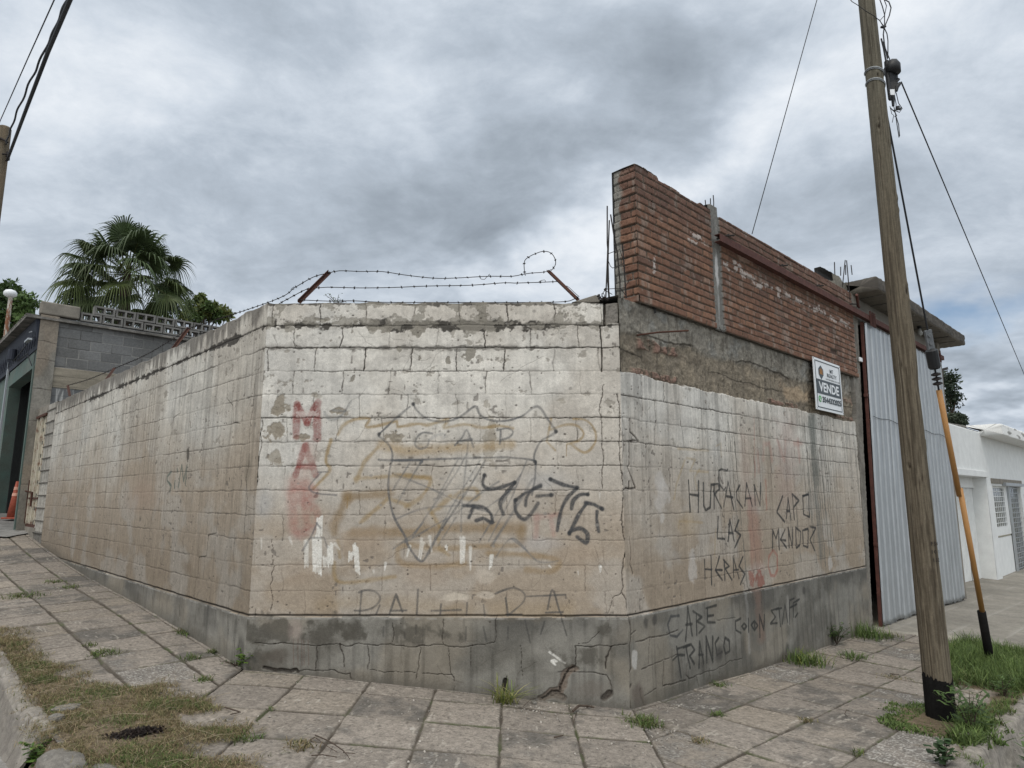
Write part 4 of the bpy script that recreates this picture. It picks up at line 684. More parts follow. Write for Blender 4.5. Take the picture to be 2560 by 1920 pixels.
def paving(name, X, Y, S, T, wS, wT, s0, t0, seed, extra=None, keep=None, base=(.258, .228, .196), contrast=1.0, jw=.011, soils=()):
    """slabs in (S, T) coordinates; X, Y world"""
    n1 = fbm(X * 1.3, Y * 1.3, 4, seed); n2 = fbm(X * 6, Y * 6, 5, seed + 2, .62); n3 = fbm(X * 30, Y * 30, 4, seed + 4, .7); n4 = vn(X * 170, Y * 170, seed + 5)
    wob = (fbm(X * 9, Y * 9, 4, seed + 7) - .5) * .022
    a = (S - s0) / wS; b = (T - t0) / wT; ia = np.floor(a); ib = np.floor(b)
    ds = (np.minimum(a - ia, 1 - (a - ia))) * wS + wob; dt = (np.minimum(b - ib, 1 - (b - ib))) * wT + wob * .8
    ka = ia * 7.13 + ib * 3.71; r1 = vn(ka, ka * .37 + 5, seed + 9); r2 = vn(ka * 1.7, ka + 11, seed + 10); r3 = vn(ka * 2.3 + 4, ka, seed + 11)
    c = np.zeros(X.shape + (3,), np.float32) + np.array(base)
    c *= (1 + (r1 - .5) * .42 * contrast)[..., None]
    c = mixc(c, (.33, .28, .215), sm(.5, .75, r2 * .5 + n1 * .5) * .3)
    dirty = sm(.46, .68, n2 * .6 + r3 * .4 + (n3 - .5) * .2); c = mixc(c, (.115, .108, .098), dirty * .82 * contrast)
    # long light scuffs and worn patches
    sc = sm(.66, .74, fbm(S * 26, T * 5, 4, seed + 13, .6)) * sm(.45, .6, n2); c = mixc(c, (.48, .44, .38), sc * .5)
    c *= (.58 + .84 * n3)[..., None]; c *= (.76 + .48 * n4)[..., None]; pore = sm(.80, .86, vn(X * 60, Y * 60, seed + 6)); c = mixc(c, (.09, .08, .068), pore * .6); sl_2 = sm(.90, .94, vn(S * 9 + T * 31, T * 13 - S * 33, seed + 16)) * sm(.4, .6, n2); c = mixc(c, (.52, .49, .44), sl_2 * .6)
    gr = sm(.68, .74, r2 * .55 + r1 * .25 + n2 * .35) * sm(.5, .8, r3)      # slabs worn down to the pebbles
    v_ = vn(X * 105, Y * 105, seed + 15); c = mixc(c, (.22, .20, .18), (gr * (v_ < .45)).astype(np.float32) * .8); c = mixc(c, (.50, .48, .44), (gr * (v_ > .68)) * .7)
    z = gz(X, Y); z = z + (r1 - .5) * .014 + (a - ia - .5) * (r2 - .5) * .022 + (b - ib - .5) * (r3 - .5) * .022 + (n2 - .5) * .005 + (n3 - .5) * .0035 + gr * (v_ - .5) * .006
    J = np.minimum(ds - (jw - .011) , dt); chip = sm(.075, .0, ds + dt) * sm(.5, .62, n2 * .5 + r3 * .5); jm = np.maximum(1 - sm(.003, .0105 + .012 * n2, J), chip * .8)
    if extra is not None: jm = np.maximum(jm, 1 - sm(.004, .016, extra + wob * .6))
    # cracks inside slabs
    w1 = (fbm(X * 4, Y * 4, 4, seed + 20) - .5) * .6
    cr = np.abs(np.mod(S * .9 + T * (r1 - .5) * 3 + r2 * 9 + w1, 1.6) - .8) / .9; cr = (1 - sm(.001, .005, cr)) * sm(.72, .80, r3 * .6 + r1 * .55)
    c = mixc(c, (.09, .08, .068), cr * .85); z = z - cr * .006
    moss = sm(.52, .66, fbm(X * 5, Y * 5, 4, seed + 22))
    c = mixc(c, (.075, .063, .05), jm * .95); c = mixc(c, (.075, .095, .04), jm * moss * .7); z = z - jm * .011
    halo = (1 - sm(.0, .05, J)) * sm(.45, .65, n2); c = mixc(c, (.15, .132, .11), halo * .5)
    for poly in soils:
        sd = sdpoly(X, Y, poly) + (n2 - .5) * .22 + (n1 - .5) * .12; m = 1 - sm(-.03, .035, sd)
        sc_ = np.zeros_like(c) + np.array((.15, .117, .08)); sc_ *= (.5 + n3 + .3 * (n4 - .5))[..., None]; c = c * (1 - m[..., None]) + sc_ * m[..., None]; z = z + m * ((n3 - .5) * .022 + .006 + .012 * sm(0, -.25, sd))
    P = np.stack([X, Y, z], -1)
    o = add_part(name, None, grid_mesh(name, P, c, keep), M['paving']); tag(o, kind='structure'); return o
XB0, XB1 = -2.345, 1.035
# corner bay
x = np.linspace(XB0 - .02, XB1 + .02, 460); y = np.linspace(3.3, 6.17, 400); X, Y = np.meshgrid(x, y)
ex = np.minimum(np.abs(X - XB0), np.abs(X - XB1)); ex = np.minimum(ex, np.abs(Y - 6.12))
Yt = Y - .055 * (X + .1) * (X < 0)
dirt = gp([(1240, 1750), (1420, 1760), (1440, 1795), (1380, 1815), (1260, 1812), (1245, 1790)])
paving('pavement', X, Y, X, Yt, .570, .53, -.655, 5.36, 3, ex, keep=(X > XB0) & (X < XB1), soils=[SOIL])
# left street
us = steps(-2.2, 11.9, .0085, .17); vs = np.linspace(-.03, 1.53, 200); U, V = np.meshgrid(us, vs)
X = A2[0] + DL[0] * U + NL[0] * V; Y = A2[1] + DL[1] * U + NL[1] * V
ex = np.minimum(np.abs(X - XB0) + 9 * (Y > 6.2), np.abs(V - .03) + .004)
paving('pavement', X, Y, V, U, .555, .535, .325, .0, 13, ex, keep=(X < XB0 + .01) | ((V < .3) & (U > 0)), soils=[SOIL], jw=.018)
# right street
us = steps(-1.6, 6.35, .008, .12); vs = np.linspace(-.03, 2.24, 290); U, V = np.meshgrid(us, vs)
X = B2[0] + DR[0] * U + NR[0] * V; Y = B2[1] + DR[1] * U + NR[1] * V
ex = np.minimum(np.abs(X - XB1) + 9 * (Y > 6.15), np.abs(V - .035) + .004)
dead = [tuple(ong(q[0], q[1])[:2]) for q in [(1600, 1810), (1700, 1800), (1760, 1825), (1770, 1850), (1720, 1860), (1650, 1850)]]
paving('pavement', X, Y, V, U, .575, .575, .525, .45, 23, ex, keep=((X > XB1 - .01) | ((V < .3) & (U > 0))) , soils=[SOILR, STRIP])
# driveway in front of the sheet metal gate, grooved lighter concrete
us = steps(5.9, 30, .03, .1); vs = np.linspace(-1.3, 2.24, 110); U, V = np.meshgrid(us, vs)
X = B2[0] + DR[0] * U + NR[0] * V; Y = B2[1] + DR[1] * U + NR[1] * V
n1 = fbm(X * 1.5, Y * 1.5, 4, 40); n2 = fbm(X * 9, Y * 9, 4, 42); n3 = fbm(X * 40, Y * 40, 3, 44)
c = np.zeros(X.shape + (3,), np.float32) + np.array((.27, .25, .215)); c *= (.72 + .5 * n1)[..., None]; c *= (.85 + .3 * n2)[..., None]; c *= (.8 + .4 * n3)[..., None]
jd = np.abs(np.mod(V + .1, .62) - .31) + (n2 - .5) * .02; c = mixc(c, (.38, .36, .32), (1 - sm(.006, .026, np.abs(jd))) * sm(.3, .6, n1) * .8)
ju = np.abs(np.mod(U, .92) - .46) + (n2 - .5) * .03; c = mixc(c, (.20, .195, .18), (1 - sm(.006, .02, np.abs(ju))) * .6)
gr = np.abs(np.mod((U * .9 + V * .4) * 9, 1) - .5); c *= (.90 + .2 * gr)[..., None]
z = gz(X, Y) + .022 + (n2 - .5) * .006
front = U - 6.2 - .35 * sm(.1, 1.0, V) + (fbm(V * 4, V * 0, 3, 46) - .5) * .25; z = z - .05 * sm(.02, -.1, front); c = mixc(c, (.36, .34, .29), (1 - sm(.0, .09, np.abs(front))) * .5)
dd = sdpoly(X, Y, STRIP) + (n2 - .5) * .15; c = mixc(c, (.15, .13, .08), 1 - sm(-.02, .05, dd))
o = add_part('driveway', None, grid_mesh('driveway', np.stack([X, Y, z], -1), c, keep=front > -.12), M['paving']); tag(o, kind='structure')

# kerb: one swept profile along each street, worn away between them at the corner
def curve(pts, n):
    pts = np.array(pts, float); out = []
    for i in range(len(pts) - 1):
        p0 = pts[max(i - 1, 0)]; p1 = pts[i]; p2 = pts[i + 1]; p3 = pts[min(i + 2, len(pts) - 1)]
        m = max(2, int(n * np.linalg.norm(p2 - p1)))
        for t in np.arange(m) / m: out.append(.5 * ((2 * p1) + (-p0 + p2) * t + (2 * p0 - 5 * p1 + 4 * p2 - p3) * t * t + (-p0 + 3 * p1 - 3 * p2 + p3) * t ** 3))
    out.append(pts[-1]); return np.array(out)
def kerb(pts, n, name='kerb', seed=1, base=(.255, .232, .20), side=1):
    q = curve(pts, n); t = np.gradient(q, axis=0); t /= np.linalg.norm(t, axis=1)[:, None]; nn = np.stack([-t[:, 1], t[:, 0]], 1) * side
    prof = [(-.02, -.12), (-.005, -.015), (.0, .008), (.02, .018), (.05, .020), (.085, .018), (.105, .008), (.118, -.010), (.128, -.032), (.140, -.065), (.152, -.10), (.165, -.14), (.18, -.18), (.20, -.22), (.24, -.26), (.3, -.30)]
    pr = []
    for a, b in zip(prof[:-1], prof[1:]): pr += [(a[0] + (b[0] - a[0]) * k / 3, a[1] + (b[1] - a[1]) * k / 3) for k in range(3)]
    pr = np.array(pr + [prof[-1]]); base_z = gz(q[:, 0], q[:, 1])
    X = q[:, None, 0] + nn[:, None, 0] * pr[None, :, 0]; Y = q[:, None, 1] + nn[:, None, 1] * pr[None, :, 0]; Z = base_z[:, None] + pr[None, :, 1]
    s = np.arange(len(q))[:, None] / n + 0 * X; w = 0 * X + pr[None, :, 0] - pr[None, :, 1]
    e = fbm(s * 5, w * 9, 5, seed + 30, .62); e2 = fbm(s * 26, w * 26, 4, seed + 33, .65); big = fbm(s * 1.4, w * 2, 3, seed + 36)
    d = (e - .5) * .018 + (e2 - .5) * .010 + (big - .5) * .03; k = np.clip(pr[None, :, 0] / .05, 0, 1)
    X += nn[:, None, 0] * d * k; Y += nn[:, None, 1] * d * k; Z += d * .8 * k - .02 * sm(.58, .75, big)
    top = (pr[None, :, 1] > -.02) + 0 * X; c = np.zeros(X.shape + (3,), np.float32) + np.array(base)
    c = mixc(c, (.21, .19, .17), sm(.45, .7, e) * .6); c = mixc(c, (.33, .305, .27), sm(.52, .72, fbm(s * 9, w * 14, 4, seed + 39)) * .4); c *= (.6 + .8 * e2)[..., None]
    c = mixc(c, (.15, .135, .12), (1 - top) * sm(.4, .65, big) * .45); jt = np.abs(np.mod(s, .95) - .47); c = mixc(c, (.10, .09, .08), (1 - sm(.003, .012, jt + (e2 - .5) * .01)) * .7)
    P = np.stack([X, Y, Z], -1); e0 = P[:1] * 0 + P[:1].mean(axis=1, keepdims=True); e1 = P[-1:] * 0 + P[-1:].mean(axis=1, keepdims=True); P = np.concatenate([e0, P, e1]); c = np.concatenate([c[:1], c, c[-1:]])
    o = add_part(name, None, grid_mesh(name, P, c), M['paving']); tag(o, kind='structure'); return o
KL = [tuple(A2 + DL * u + NL * 1.47) for u in (24, 18, 12, 8, 5, 3, 1.5, .3, -.3)] + [(-2.93, 4.66)]
KC = [(-2.45, 4.17), (-2.0, 3.95), (-1.2, 3.68), (0, 3.52), (1.3, 3.75), (2.2, 4.3), (2.75, 4.78)]
KR = [tuple(B2 + DR * u + NR * 2.17) for u in (.35, 1.0, 2.0, 3.2, 5, 8, 12, 18, 26)]
kerb(KL, 60, seed=1, side=-1); kerb(KC[1:] + KR, 60, seed=8, side=-1)
# road surfaces and the land beyond
def sheet(name, xs, ys, dz, m, base, seed, fine=1.0, kind='structure'):
    X, Y = np.meshgrid(xs, ys); n1 = fbm(X * .8, Y * .8, 4, seed); n2 = fbm(X * 7 * fine, Y * 7 * fine, 5, seed + 2, .65); n3 = fbm(X * 35 * fine, Y * 35 * fine, 3, seed + 4, .7)
    r = np.hypot(X, Y - 6); k = np.minimum(1, 22 / np.maximum(r, 1e-6)); z = gz(X * k, 6 + (Y - 6) * k) + dz + (n2 - .5) * .02 + (n3 - .5) * .012
    c = np.zeros(X.shape + (3,), np.float32) + np.array(base); c *= (.7 + .6 * n1)[..., None]; c *= (.75 + .5 * n2)[..., None]; c *= (.6 + .8 * n3)[..., None]
    c = mixc(c, (.46, .44, .41), sm(.66, .78, n3 * .6 + n2 * .4) * .7)
    o = add_part(name, None, grid_mesh(name, np.stack([X, Y, z], -1), c), M[m]); tag(o, kind=kind)
sheet('road', np.arange(-7.0, -1.2, .014), np.arange(3.2, 8.6, .014), -.235, 'road', (.29, .275, .255), 51)
sheet('road', np.arange(2.6, 6.6, .016), np.arange(3.6, 7.4, .016), -.235, 'road', (.20, .195, .185), 61)
sheet('road', np.arange(-30, 34, .25), np.arange(-30, 36, .25), -.262, 'road', (.17, .165, .155), 71, .2)
rr = np.concatenate([np.linspace(0, 40, 30), np.geomspace(46, 1500, 24)]); th = np.linspace(0, 2 * np.pi, 73)
T_, R_ = np.meshgrid(th, rr); X = R_ * np.cos(T_); Y = 6 + R_ * np.sin(T_); k = np.minimum(1, 22 / np.maximum(R_, 1e-6)); Z = gz(X * k, 6 + (Y - 6) * k) - .36
c = np.zeros(X.shape + (3,), np.float32) + np.array((.15, .14, .10))
o = add_part('ground', None, grid_mesh('ground', np.stack([X, Y, Z], -1), c), M['road']); tag(o, kind='structure')

# bare earth where the kerb has broken away at the corner
x = np.arange(-3.25, -1.3, .012); y = np.arange(3.5, 4.9, .012); X, Y = np.meshgrid(x, y); n2 = fbm(X * 8, Y * 8, 5, 91, .62); n3 = fbm(X * 35, Y * 35, 3, 94)
edge_ = sdpoly(X, Y, [(-2.95, 4.62), (-2.70, 4.28), (-2.30, 4.02), (-1.2, 3.75), (-1.2, 4.9), (-3.0, 4.9)]) + (n2 - .5) * .12
c = np.zeros(X.shape + (3,), np.float32) + np.array((.15, .115, .08)); c *= (.5 + n3)[..., None]
o = add_part('soil', None, grid_mesh('soil', np.stack([X, Y, gz(X, Y) - .022 + (n3 - .5) * .03 - .24 * sm(-.03, .16, edge_)], -1), c, keep=edge_ < .2), M['paving']); tag(o, kind='structure')
# ------------------------------------------------------------------ brick wall on top of the right street face
bw = empty('brick_wall', PR.P(3.2, ZB, -.15), 'tall unplastered red brick wall standing on the right street face', 'wall')
BU0, BU1, BZ1, BTH = .335, 6.42, 5.015, .275
CH = .0815
def brickface(pl, us, zs, seed, u_org, hscale=1.0, top=None, shade=1.0):
    p = Panel(pl, us, zs); U, Z = p.U, p.Z
    wz = (fbm(U * 1.3, U * 0 + seed, 3, seed) - .5) * .016 + (fbm(U * 8, Z * 8, 3, seed + 1) - .5) * .008
    kz = (Z - ZB - .0) / CH + wz / CH; row = np.floor(kz); fz = kz - row
    per = .285 + .135; ru = vn(row * 5.3 + .5, row * 0 + 3, seed + 2)
    uu = U - u_org + np.mod(row, 2) * .21 + ru * .05 + (fbm(Z * 9, U * 9, 3, seed + 3) - .5) * .012; cell = np.floor(uu / per); fu = uu - cell * per
    isH = fu > .285; w = np.where(isH, .135, .285); lu = np.where(isH, fu - .285, fu)
    jit = (vn(cell * 3.1 + isH * 1.7, row * 2.3, seed + 4) - .5) * .02
    n2 = fbm(U * 22, Z * 22, 4, seed + 5, .6); n3 = fbm(U * 70, Z * 70, 3, seed + 7)
    du = np.minimum(lu, w - lu) + (n2 - .5) * .008 + jit * .3; dz = np.minimum(fz, 1 - fz) * CH + (n2 - .5) * .006
    bid = cell * 2 + isH; r1 = vn(bid * 7.7 + .5, row * 3.3 + .5, seed + 9); r2 = vn(bid * 4.1 + .5, row * 6.1 + .5, seed + 10); r3 = vn(bid * 2.1 + 9.5, row * 1.1 + .5, seed + 11)
    inb = sm(.002, .010, du) * sm(.003, .0125, dz)
    c = np.zeros(U.shape + (3,), np.float32) + np.array((.185, .098, .066)); c = mixc(c, (.24, .130, .084), sm(.5, .9, r1)); c = mixc(c, (.125, .072, .054), sm(.62, .9, r2) * .85); c = mixc(c, (.28, .185, .14), sm(.72, .9, r3) * .7)
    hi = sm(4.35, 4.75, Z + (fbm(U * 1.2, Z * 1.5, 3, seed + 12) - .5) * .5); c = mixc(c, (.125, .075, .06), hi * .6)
    c = mixc(c, (.33, .29, .25), sm(.60, .78, fbm(U * 12, Z * 5, 4, seed + 14)) * .40)
    c *= (.7 + .6 * n2)[..., None]; c *= (.85 + .3 * n3)[..., None]
    mo = np.zeros_like(c) + np.array((.115, .094, .074)); mo *= (.6 + .8 * n3)[..., None]; c = mo * (1 - inb[..., None]) + c * inb[..., None]
    p.h = (inb - 1) * .016 * hscale + (r1 - .5) * .012 * inb + (n2 - .5) * .005 + jit * .2 * inb
    hole = sm(.86, .9, r2) * sm(.45, .75, r3); p.h -= hole * inb * .03; c = mixc(c, (.05, .035, .03), hole * inb * .7)
    p.c = c; p.row, p.r, p.inb, p.mo = row, r1, inb, mo; return p
def mortar_smear(p, lst, col=(.56, .50, .46)):
    for u, z, ru, rz, a in lst: p.blob(u, z, ru * .85, rz * .8, col, a * .85, .35, 1.6, 19, .002, rnd.randint(1, 50))
us = np.concatenate([np.arange(BU0, 3.0, .0085), np.arange(3.0, BU1 + .001, .011)])
zs = np.arange(ZB, BZ1, .0068)
p = brickface(PR, us, zs, 3, .1)
C3 = lambda P: [PR.uz(1480 + x * .3255, 380 + y * .3255) for x, y in P]
pale = []
for x, y, rx, ry in [(790, 640, .07, .05), (830, 660, .06, .04), (760, 680, .09, .03), (860, 700, .03, .02), (1035, 870, .06, .05), (1105, 900, .10, .05), (1100, 850, .05, .04), (1160, 930, .08, .05), (1215, 955, .09, .05), (1280, 1030, .12, .04), (1335, 1020, .1, .04), (1385, 1050, .04, .03), (1430, 1065, .08, .05), (1440, 1110, .06, .03), (1510, 1105, .14, .035), (1590, 1145, .12, .04), (1710, 1205, .16, .05), (1770, 1230, .12, .05), (1745, 1190, .04, .04), (1845, 1280, .14, .05), (1940, 1315, .22, .05), (480, 880, .03, .1), (1140, 880, .05, .03)]:
    (u, z), = C3([(x, y)]); pale.append((u, z, rx * 1.2, ry, .9))
mortar_smear(p, pale)
p.c = p.c * (.45 + .55 * p.inb[..., None]) + p.mo * (.55 - .55 * p.inb[..., None])
for i in range(30): u = rnd.uniform(.5, 6.2); p.blob(u, rnd.uniform(3.6, 4.6), rnd.uniform(.05, .16), rnd.uniform(.02, .05), (.42, .33, .28), rnd.uniform(.25, .5), .5, .9, 9)
# base row of bricks on edge juts out a little; ragged top course
sl = p.sub(-9, 99, ZB, ZB + CH * 1.0); p.h[sl] += .012
p.dz = np.zeros_like(p.Z); tt = (p.r[-1] - .5) * .05 + (fbm(p.us * 2, p.us * 0, 3, 77) - .5) * .03 - .02 * (p.us - BU0) - .02; nt_ = 9
for i in range(nt_): p.dz[-1 - i] = tt * (1 - i / nt_)
def cut(u0, u1):
    sl = p.sub(u0, u1, 3, 9); p.h[sl] -= .02; n = fbm(p.U[sl] * 14, p.Z[sl] * 3, 4, 70); c_ = np.zeros_like(p.c[sl]) + np.array((.21, .205, .19)); c_ *= (.6 + .8 * n)[..., None]; p.c[sl] = c_
cut(1.85, 2.07)
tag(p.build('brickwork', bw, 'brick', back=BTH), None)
# the broken end of the wall, facing left
PE = Plane(PR.P(BU0, 0, -BTH)[:2], NR, -DR)
p = brickface(PE, np.arange(0, BTH + .001, .0065), zs, 33, .0, 1.4)
e = fbm(p.U * 9, p.Z * 7, 5, 81, .6); p.h += (e - .5) * .05 * sm(.27, .1, p.U); cem = sm(.10, .06, p.U + (e - .5) * .10); cc = np.zeros_like(p.c) + np.array((.23, .22, .195)); cc *= (.6 + .8 * fbm(p.U * 40, p.Z * 40, 3, 84))[..., None]
p.c = p.c * (1 - cem[..., None]) + cc * cem[..., None]; p.h = p.h * (1 - .6 * cem); p.h *= sm(0, .02, BTH - p.U); tooth = (np.mod(p.row, 2) > .5); p.h -= tooth * .012 * sm(.0, .03, BTH - p.U)
p.dz = np.zeros_like(p.Z); p.dz[-4:] = -.025
p.build('brick_end', bw, 'brick', back=.3)
g = G(); g.pbox(PR, BU0 + .03, BU1, ZB, BZ1 - .12, -BTH + .002, -.05); g.build('wall_core', M['concrete'], bw)
# slim concrete column let into the bricks
p = Panel(PR, np.arange(1.86, 2.055, .007), np.arange(3.56, 5.06, .009)); U, Z = p.U, p.Z; n = fbm(U * 9, Z * 4, 4, 90); e2 = fbm(U * 50, Z * 50, 3, 93)
p.c[:] = np.array((.215, .21, .195)); p.c = mixc(p.c, (.13, .125, .115), sm(.4, .7, n) * .6); p.c *= (.75 + .5 * e2)[..., None]
p.blob(1.95, 4.25, .045, .28, (.55, .54, .53), .85, .5, .6, 9); p.blob(1.955, 3.85, .03, .3, (.36, .36, .35), .7, .6, .5, 9)
edg = np.minimum(U - 1.86, 2.055 - U); p.h = -.012 + (n - .5) * .008 + (e2 - .5) * .004 - .03 * (1 - sm(0, .02, edg + (n - .5) * .02)); p.dz = 0 * Z; p.build('concrete_column', bw, 'plaster', back=.2)
# starter bars of the column, top and bottom wires
def bars(g, lst, r=.006):
    for a, b in lst: g.tube([a, tuple((np.array(a) + np.array(b)) / 2 + np.array((.004, 0, 0))), b], r, 6)
g = G()
for (x0, y0, x1, y1, v) in [(1764, 530, 1763, 500, -.15), (1775, 525, 1776, 496, -.1), (1784, 525, 1783, 488, -.04)]: g = G(); bars(g, [(PR.px(x0, y0, v), PR.px(x1, y1, v))]); g.build('rebar', M['iron'], bw)
g = G()
g.tube([PR.px(1816, 822, .0), PR.px(1806, 832, .02), PR.px(1798, 818, .02)], .003, 5)
g.build('tie_wire', M['iron'], bw)

# cage of starter bars standing in the concrete stub at the corner
rb = empty('rebar_cage', PR.px(1522, 742, -.15), 'thin rusty starter bars with wire ties at the left end of the brick wall', 'rebar')
z7 = lambda x, y: (1280 + x * .14466, 600 + y * .14466)
C3s = lambda x, y: (1480 + x * .3255, 380 + y * .3255)
VC = -.10
def bar(pts, v=VC, r=.007, name='bar', n=6):
    g = G(); g.tube([PR.px(*q, v) for q in pts], r, n); g.build(name, M['iron'], rb)
bar([C3s(117, 415), C3s(117, 700), z7(1655, 150), z7(1645, 400), z7(1620, 1015)]); bar([C3s(133, 525), C3s(125, 760), z7(1660, 400), z7(1675, 980)]); bar([z7(1655, 100), z7(1657, 500), z7(1650, 700), z7(1672, 1010)], -.18, .005)
bar([C3s(143, 480), C3s(165, 620), C3s(195, 780), z7(1835, 400), z7(1865, 700), z7(1868, 1000)], .02); bar([z7(1908, 80), z7(1935, 400), z7(1955, 750), z7(1975, 1005)], .02)
for P, v in [([z7(1670, 235), z7(1750, 205), z7(1860, 165), z7(1890, 250), z7(1925, 340), z7(1935, 400), z7(1830, 450), z7(1740, 485), z7(1700, 450), z7(1668, 370)], 0), ([z7(1590, 850), z7(1690, 845), z7(1870, 835), z7(1950, 820), z7(2060, 640)], -.03), ([z7(1600, 860), z7(1640, 890), z7(1700, 920), z7(1730, 940)], -.08), ([z7(1550, 930), z7(1580, 920), z7(1600, 960), z7(1580, 1000), z7(1560, 960), z7(1550, 930)], -.1), ([z7(1890, 850), z7(1960, 950), z7(1985, 990)], 0), ([z7(1640, 850), z7(1580, 900), z7(1545, 970), z7(1620, 1030), z7(1690, 1010), z7(1680, 900)], -.1)]: bar(P, v, .0035, 'tie_wire', 5)
for q in [(1480, 960), (1500, 1000), (1600, 850), (1640, 1030), (1570, 1000), (1540, 1020)]:
    c_ = PR.px(*z7(*q), -.12); lump = G(); lump.tube([c_ + (0, 0, -.012), c_ + (.012, .006, .004), c_ + (.02, 0, .012)], [.010, .014, .006], 6); lump.build('wire_knot', M['iron'], rb)
# loose slab of mortar leaning at the arm foot
g = G(); P = [PC.px(*z7(*q), -.1) for q in [(1030, 1075), (1450, 945), (1490, 960), (1520, 1060), (1500, 1075)]]; g.poly(P, (0, .12, 0)); tag(g.build('mortar_lump', M['concrete'], None, bevel=.006), 'pale wedge of broken mortar lying on the wall top beside the right barbed wire arm', 'rubble')
# short rusty peg sticking out of the rough band
g = G(); g.tube([PR.P(.36, 3.215, -.06), PR.P(.50, 3.24, .10), PR.P(.72, 3.26, .30)], .009, 7); tag(g.build('iron_peg', M['rust'], None), 'short rusty iron peg poking out of the rough concrete band below the bricks', 'peg')

# ------------------------------------------------------------------ rail of the sliding gate
rl = empty('gate_rail', PR.P(4, 4.6, .08), 'long brown red steel rail running level across the brick wall to the gate', 'rail')
g = G(); u0, u1 = 1.84, 11.6
def chan(g, u0, u1, zc, v0, h, d, t=.006):
    g.pbox(PR, u0, u1, zc + h / 2 - t, zc + h / 2, v0, v0 + d); g.pbox(PR, u0, u1, zc - h / 2, zc - h / 2 + t, v0, v0 + d); g.pbox(PR, u0, u1, zc - h / 2 + t, zc + h / 2 - t, v0 + d - t, v0 + d)
chan(g, u0, u1, 4.60, .035, .088, .075); g.build('beam', M['oxide_paint'], rl)
for (x, y) in [(1000, 640), (1420, 868), (1705, 1040), (1965, 1187)]:
    u, z = PR.uz(1480 + x * .3255, 380 + y * .3255, .06); g = G(); g.tube([PR.P(u, 4.655, -.02), PR.P(u + .02, 4.665, .10), PR.P(u + .10, 4.675, .16)], .011, 7); g.build('bracket', M['iron'], rl); g = G(); g.tube([PR.P(u + .03, 4.66, -.02), PR.P(u + .06, 4.69, .12)], .008, 6); g.build('bracket', M['iron'], rl)

# ------------------------------------------------------------------ gateway with concrete canopy
gw = empty('gateway', PR.P(9, -.4, 0), 'concrete gateway with a thick cantilevered canopy slab over the sheet metal gate', 'gateway')
p = Panel(PR, np.linspace(0, .33, 46), np.arange(-.45, 4.98, .011)); U, Z = p.U, p.Z; base_u = 6.08 + (Z + .3) * .052
n = fbm(U * 6, Z * 3, 5, 150); e2 = fbm(U * 45, Z * 45, 3, 153, .65); p.c[:] = np.array((.215, .20, .175)); p.c = mixc(p.c, (.12, .11, .095), sm(.42, .7, n) * .7); p.c *= (.7 + .6 * e2)[..., None]
p.h = -.02 + (n - .5) * .02 + (e2 - .5) * .014 - .04 * sm(.3, .33, U + (n - .5) * .04) ; wd = .10 + (Z + .3) * .062
P = np.zeros(U.shape + (3,)); uu = base_u + U / .33 * wd; v = p.h
for i in (0, 1): P[..., i] = PR.O[i] + PR.d[i] * uu + PR.n[i] * v
P[..., 2] = Z; last = P[:, -1:].copy(); last[..., :2] -= PR.n * .28; first = P[:, :1].copy(); first[..., :2] -= PR.n * .2
P = np.concatenate([first, P, last], 1); C = np.concatenate([p.c[:, :1], p.c, p.c[:, -1:]], 1); add_part('column', gw, grid_mesh('column', P, C), M['plaster'])
def slabmesh(u0, u1, v0, v1, z0, z1, seed, nu=150, nv=24):
    """rough cast slab: bottom, street edge, top, ends"""
    prof = [(v0, z0), (v1 - .02, z0), (v1, z0 + .015), (v1, z1 - .02), (v1 - .02, z1), (v0, z1)]; pr = []
    for a, b in zip(prof[:-1], prof[1:]):
        m = max(2, int(np.hypot(b[0] - a[0], b[1] - a[1]) / .02)); pr += [(a[0] + (b[0] - a[0]) * k / m, a[1] + (b[1] - a[1]) * k / m) for k in range(m)]
    pr = np.array(pr + [prof[-1]]); us = np.linspace(u0, u1, nu); UU, K = np.meshgrid(us, np.arange(len(pr)), indexing='ij'); VV = pr[K, 0]; ZZ = pr[K, 1]
    a = fbm(UU * 3, (VV + ZZ) * 5, 5, seed, .6); b = fbm(UU * 14, (VV - ZZ) * 20, 4, seed + 3, .65); VV = VV + (a - .5) * .03 * (VV > v0 + .05) + (b - .5) * .025 * (VV > v0 + .05); ZZ = ZZ + (a - .5) * .012 + (b - .5) * .016
    P = np.zeros(UU.shape + (3,)); 
    for i in (0, 1): P[..., i] = PR.O[i] + PR.d[i] * UU + PR.n[i] * VV
    P[..., 2] = ZZ; under = pr[K, 1] < z0 + .01
    c = np.zeros(UU.shape + (3,), np.float32) + np.array((.085, .077, .068)); c = mixc(c, (.17, .155, .135), sm(.45, .68, b) * .5); c = mixc(c, (.05, .048, .044), sm(.5, .7, a) * .6 * (1 - under)); c = np.where(under[..., None], np.array((.17, .155, .13)) * (.8 + .5 * b[..., None]), c)
    cap0 = P[:1].copy() * 0 + P[:1].mean(axis=1, keepdims=True); cap1 = P[-1:] * 0 + P[-1:].mean(axis=1, keepdims=True)
    return np.concatenate([cap0, P, cap1]), np.concatenate([c[:1], c, c[-1:]])
P, C = slabmesh(6.56, 12.35, -.25, .38, 4.965, 5.19, 160, 260); add_part('canopy_slab', gw, grid_mesh('canopy_slab', P, C), M['plaster'])
g = G()
for k in range(9): g.pbox(PR, 6.9 + k * .6, 6.93 + k * .6, 4.952, 4.97, -.1, .33)
g.build('shutter_marks', M['concrete_dark'], gw)
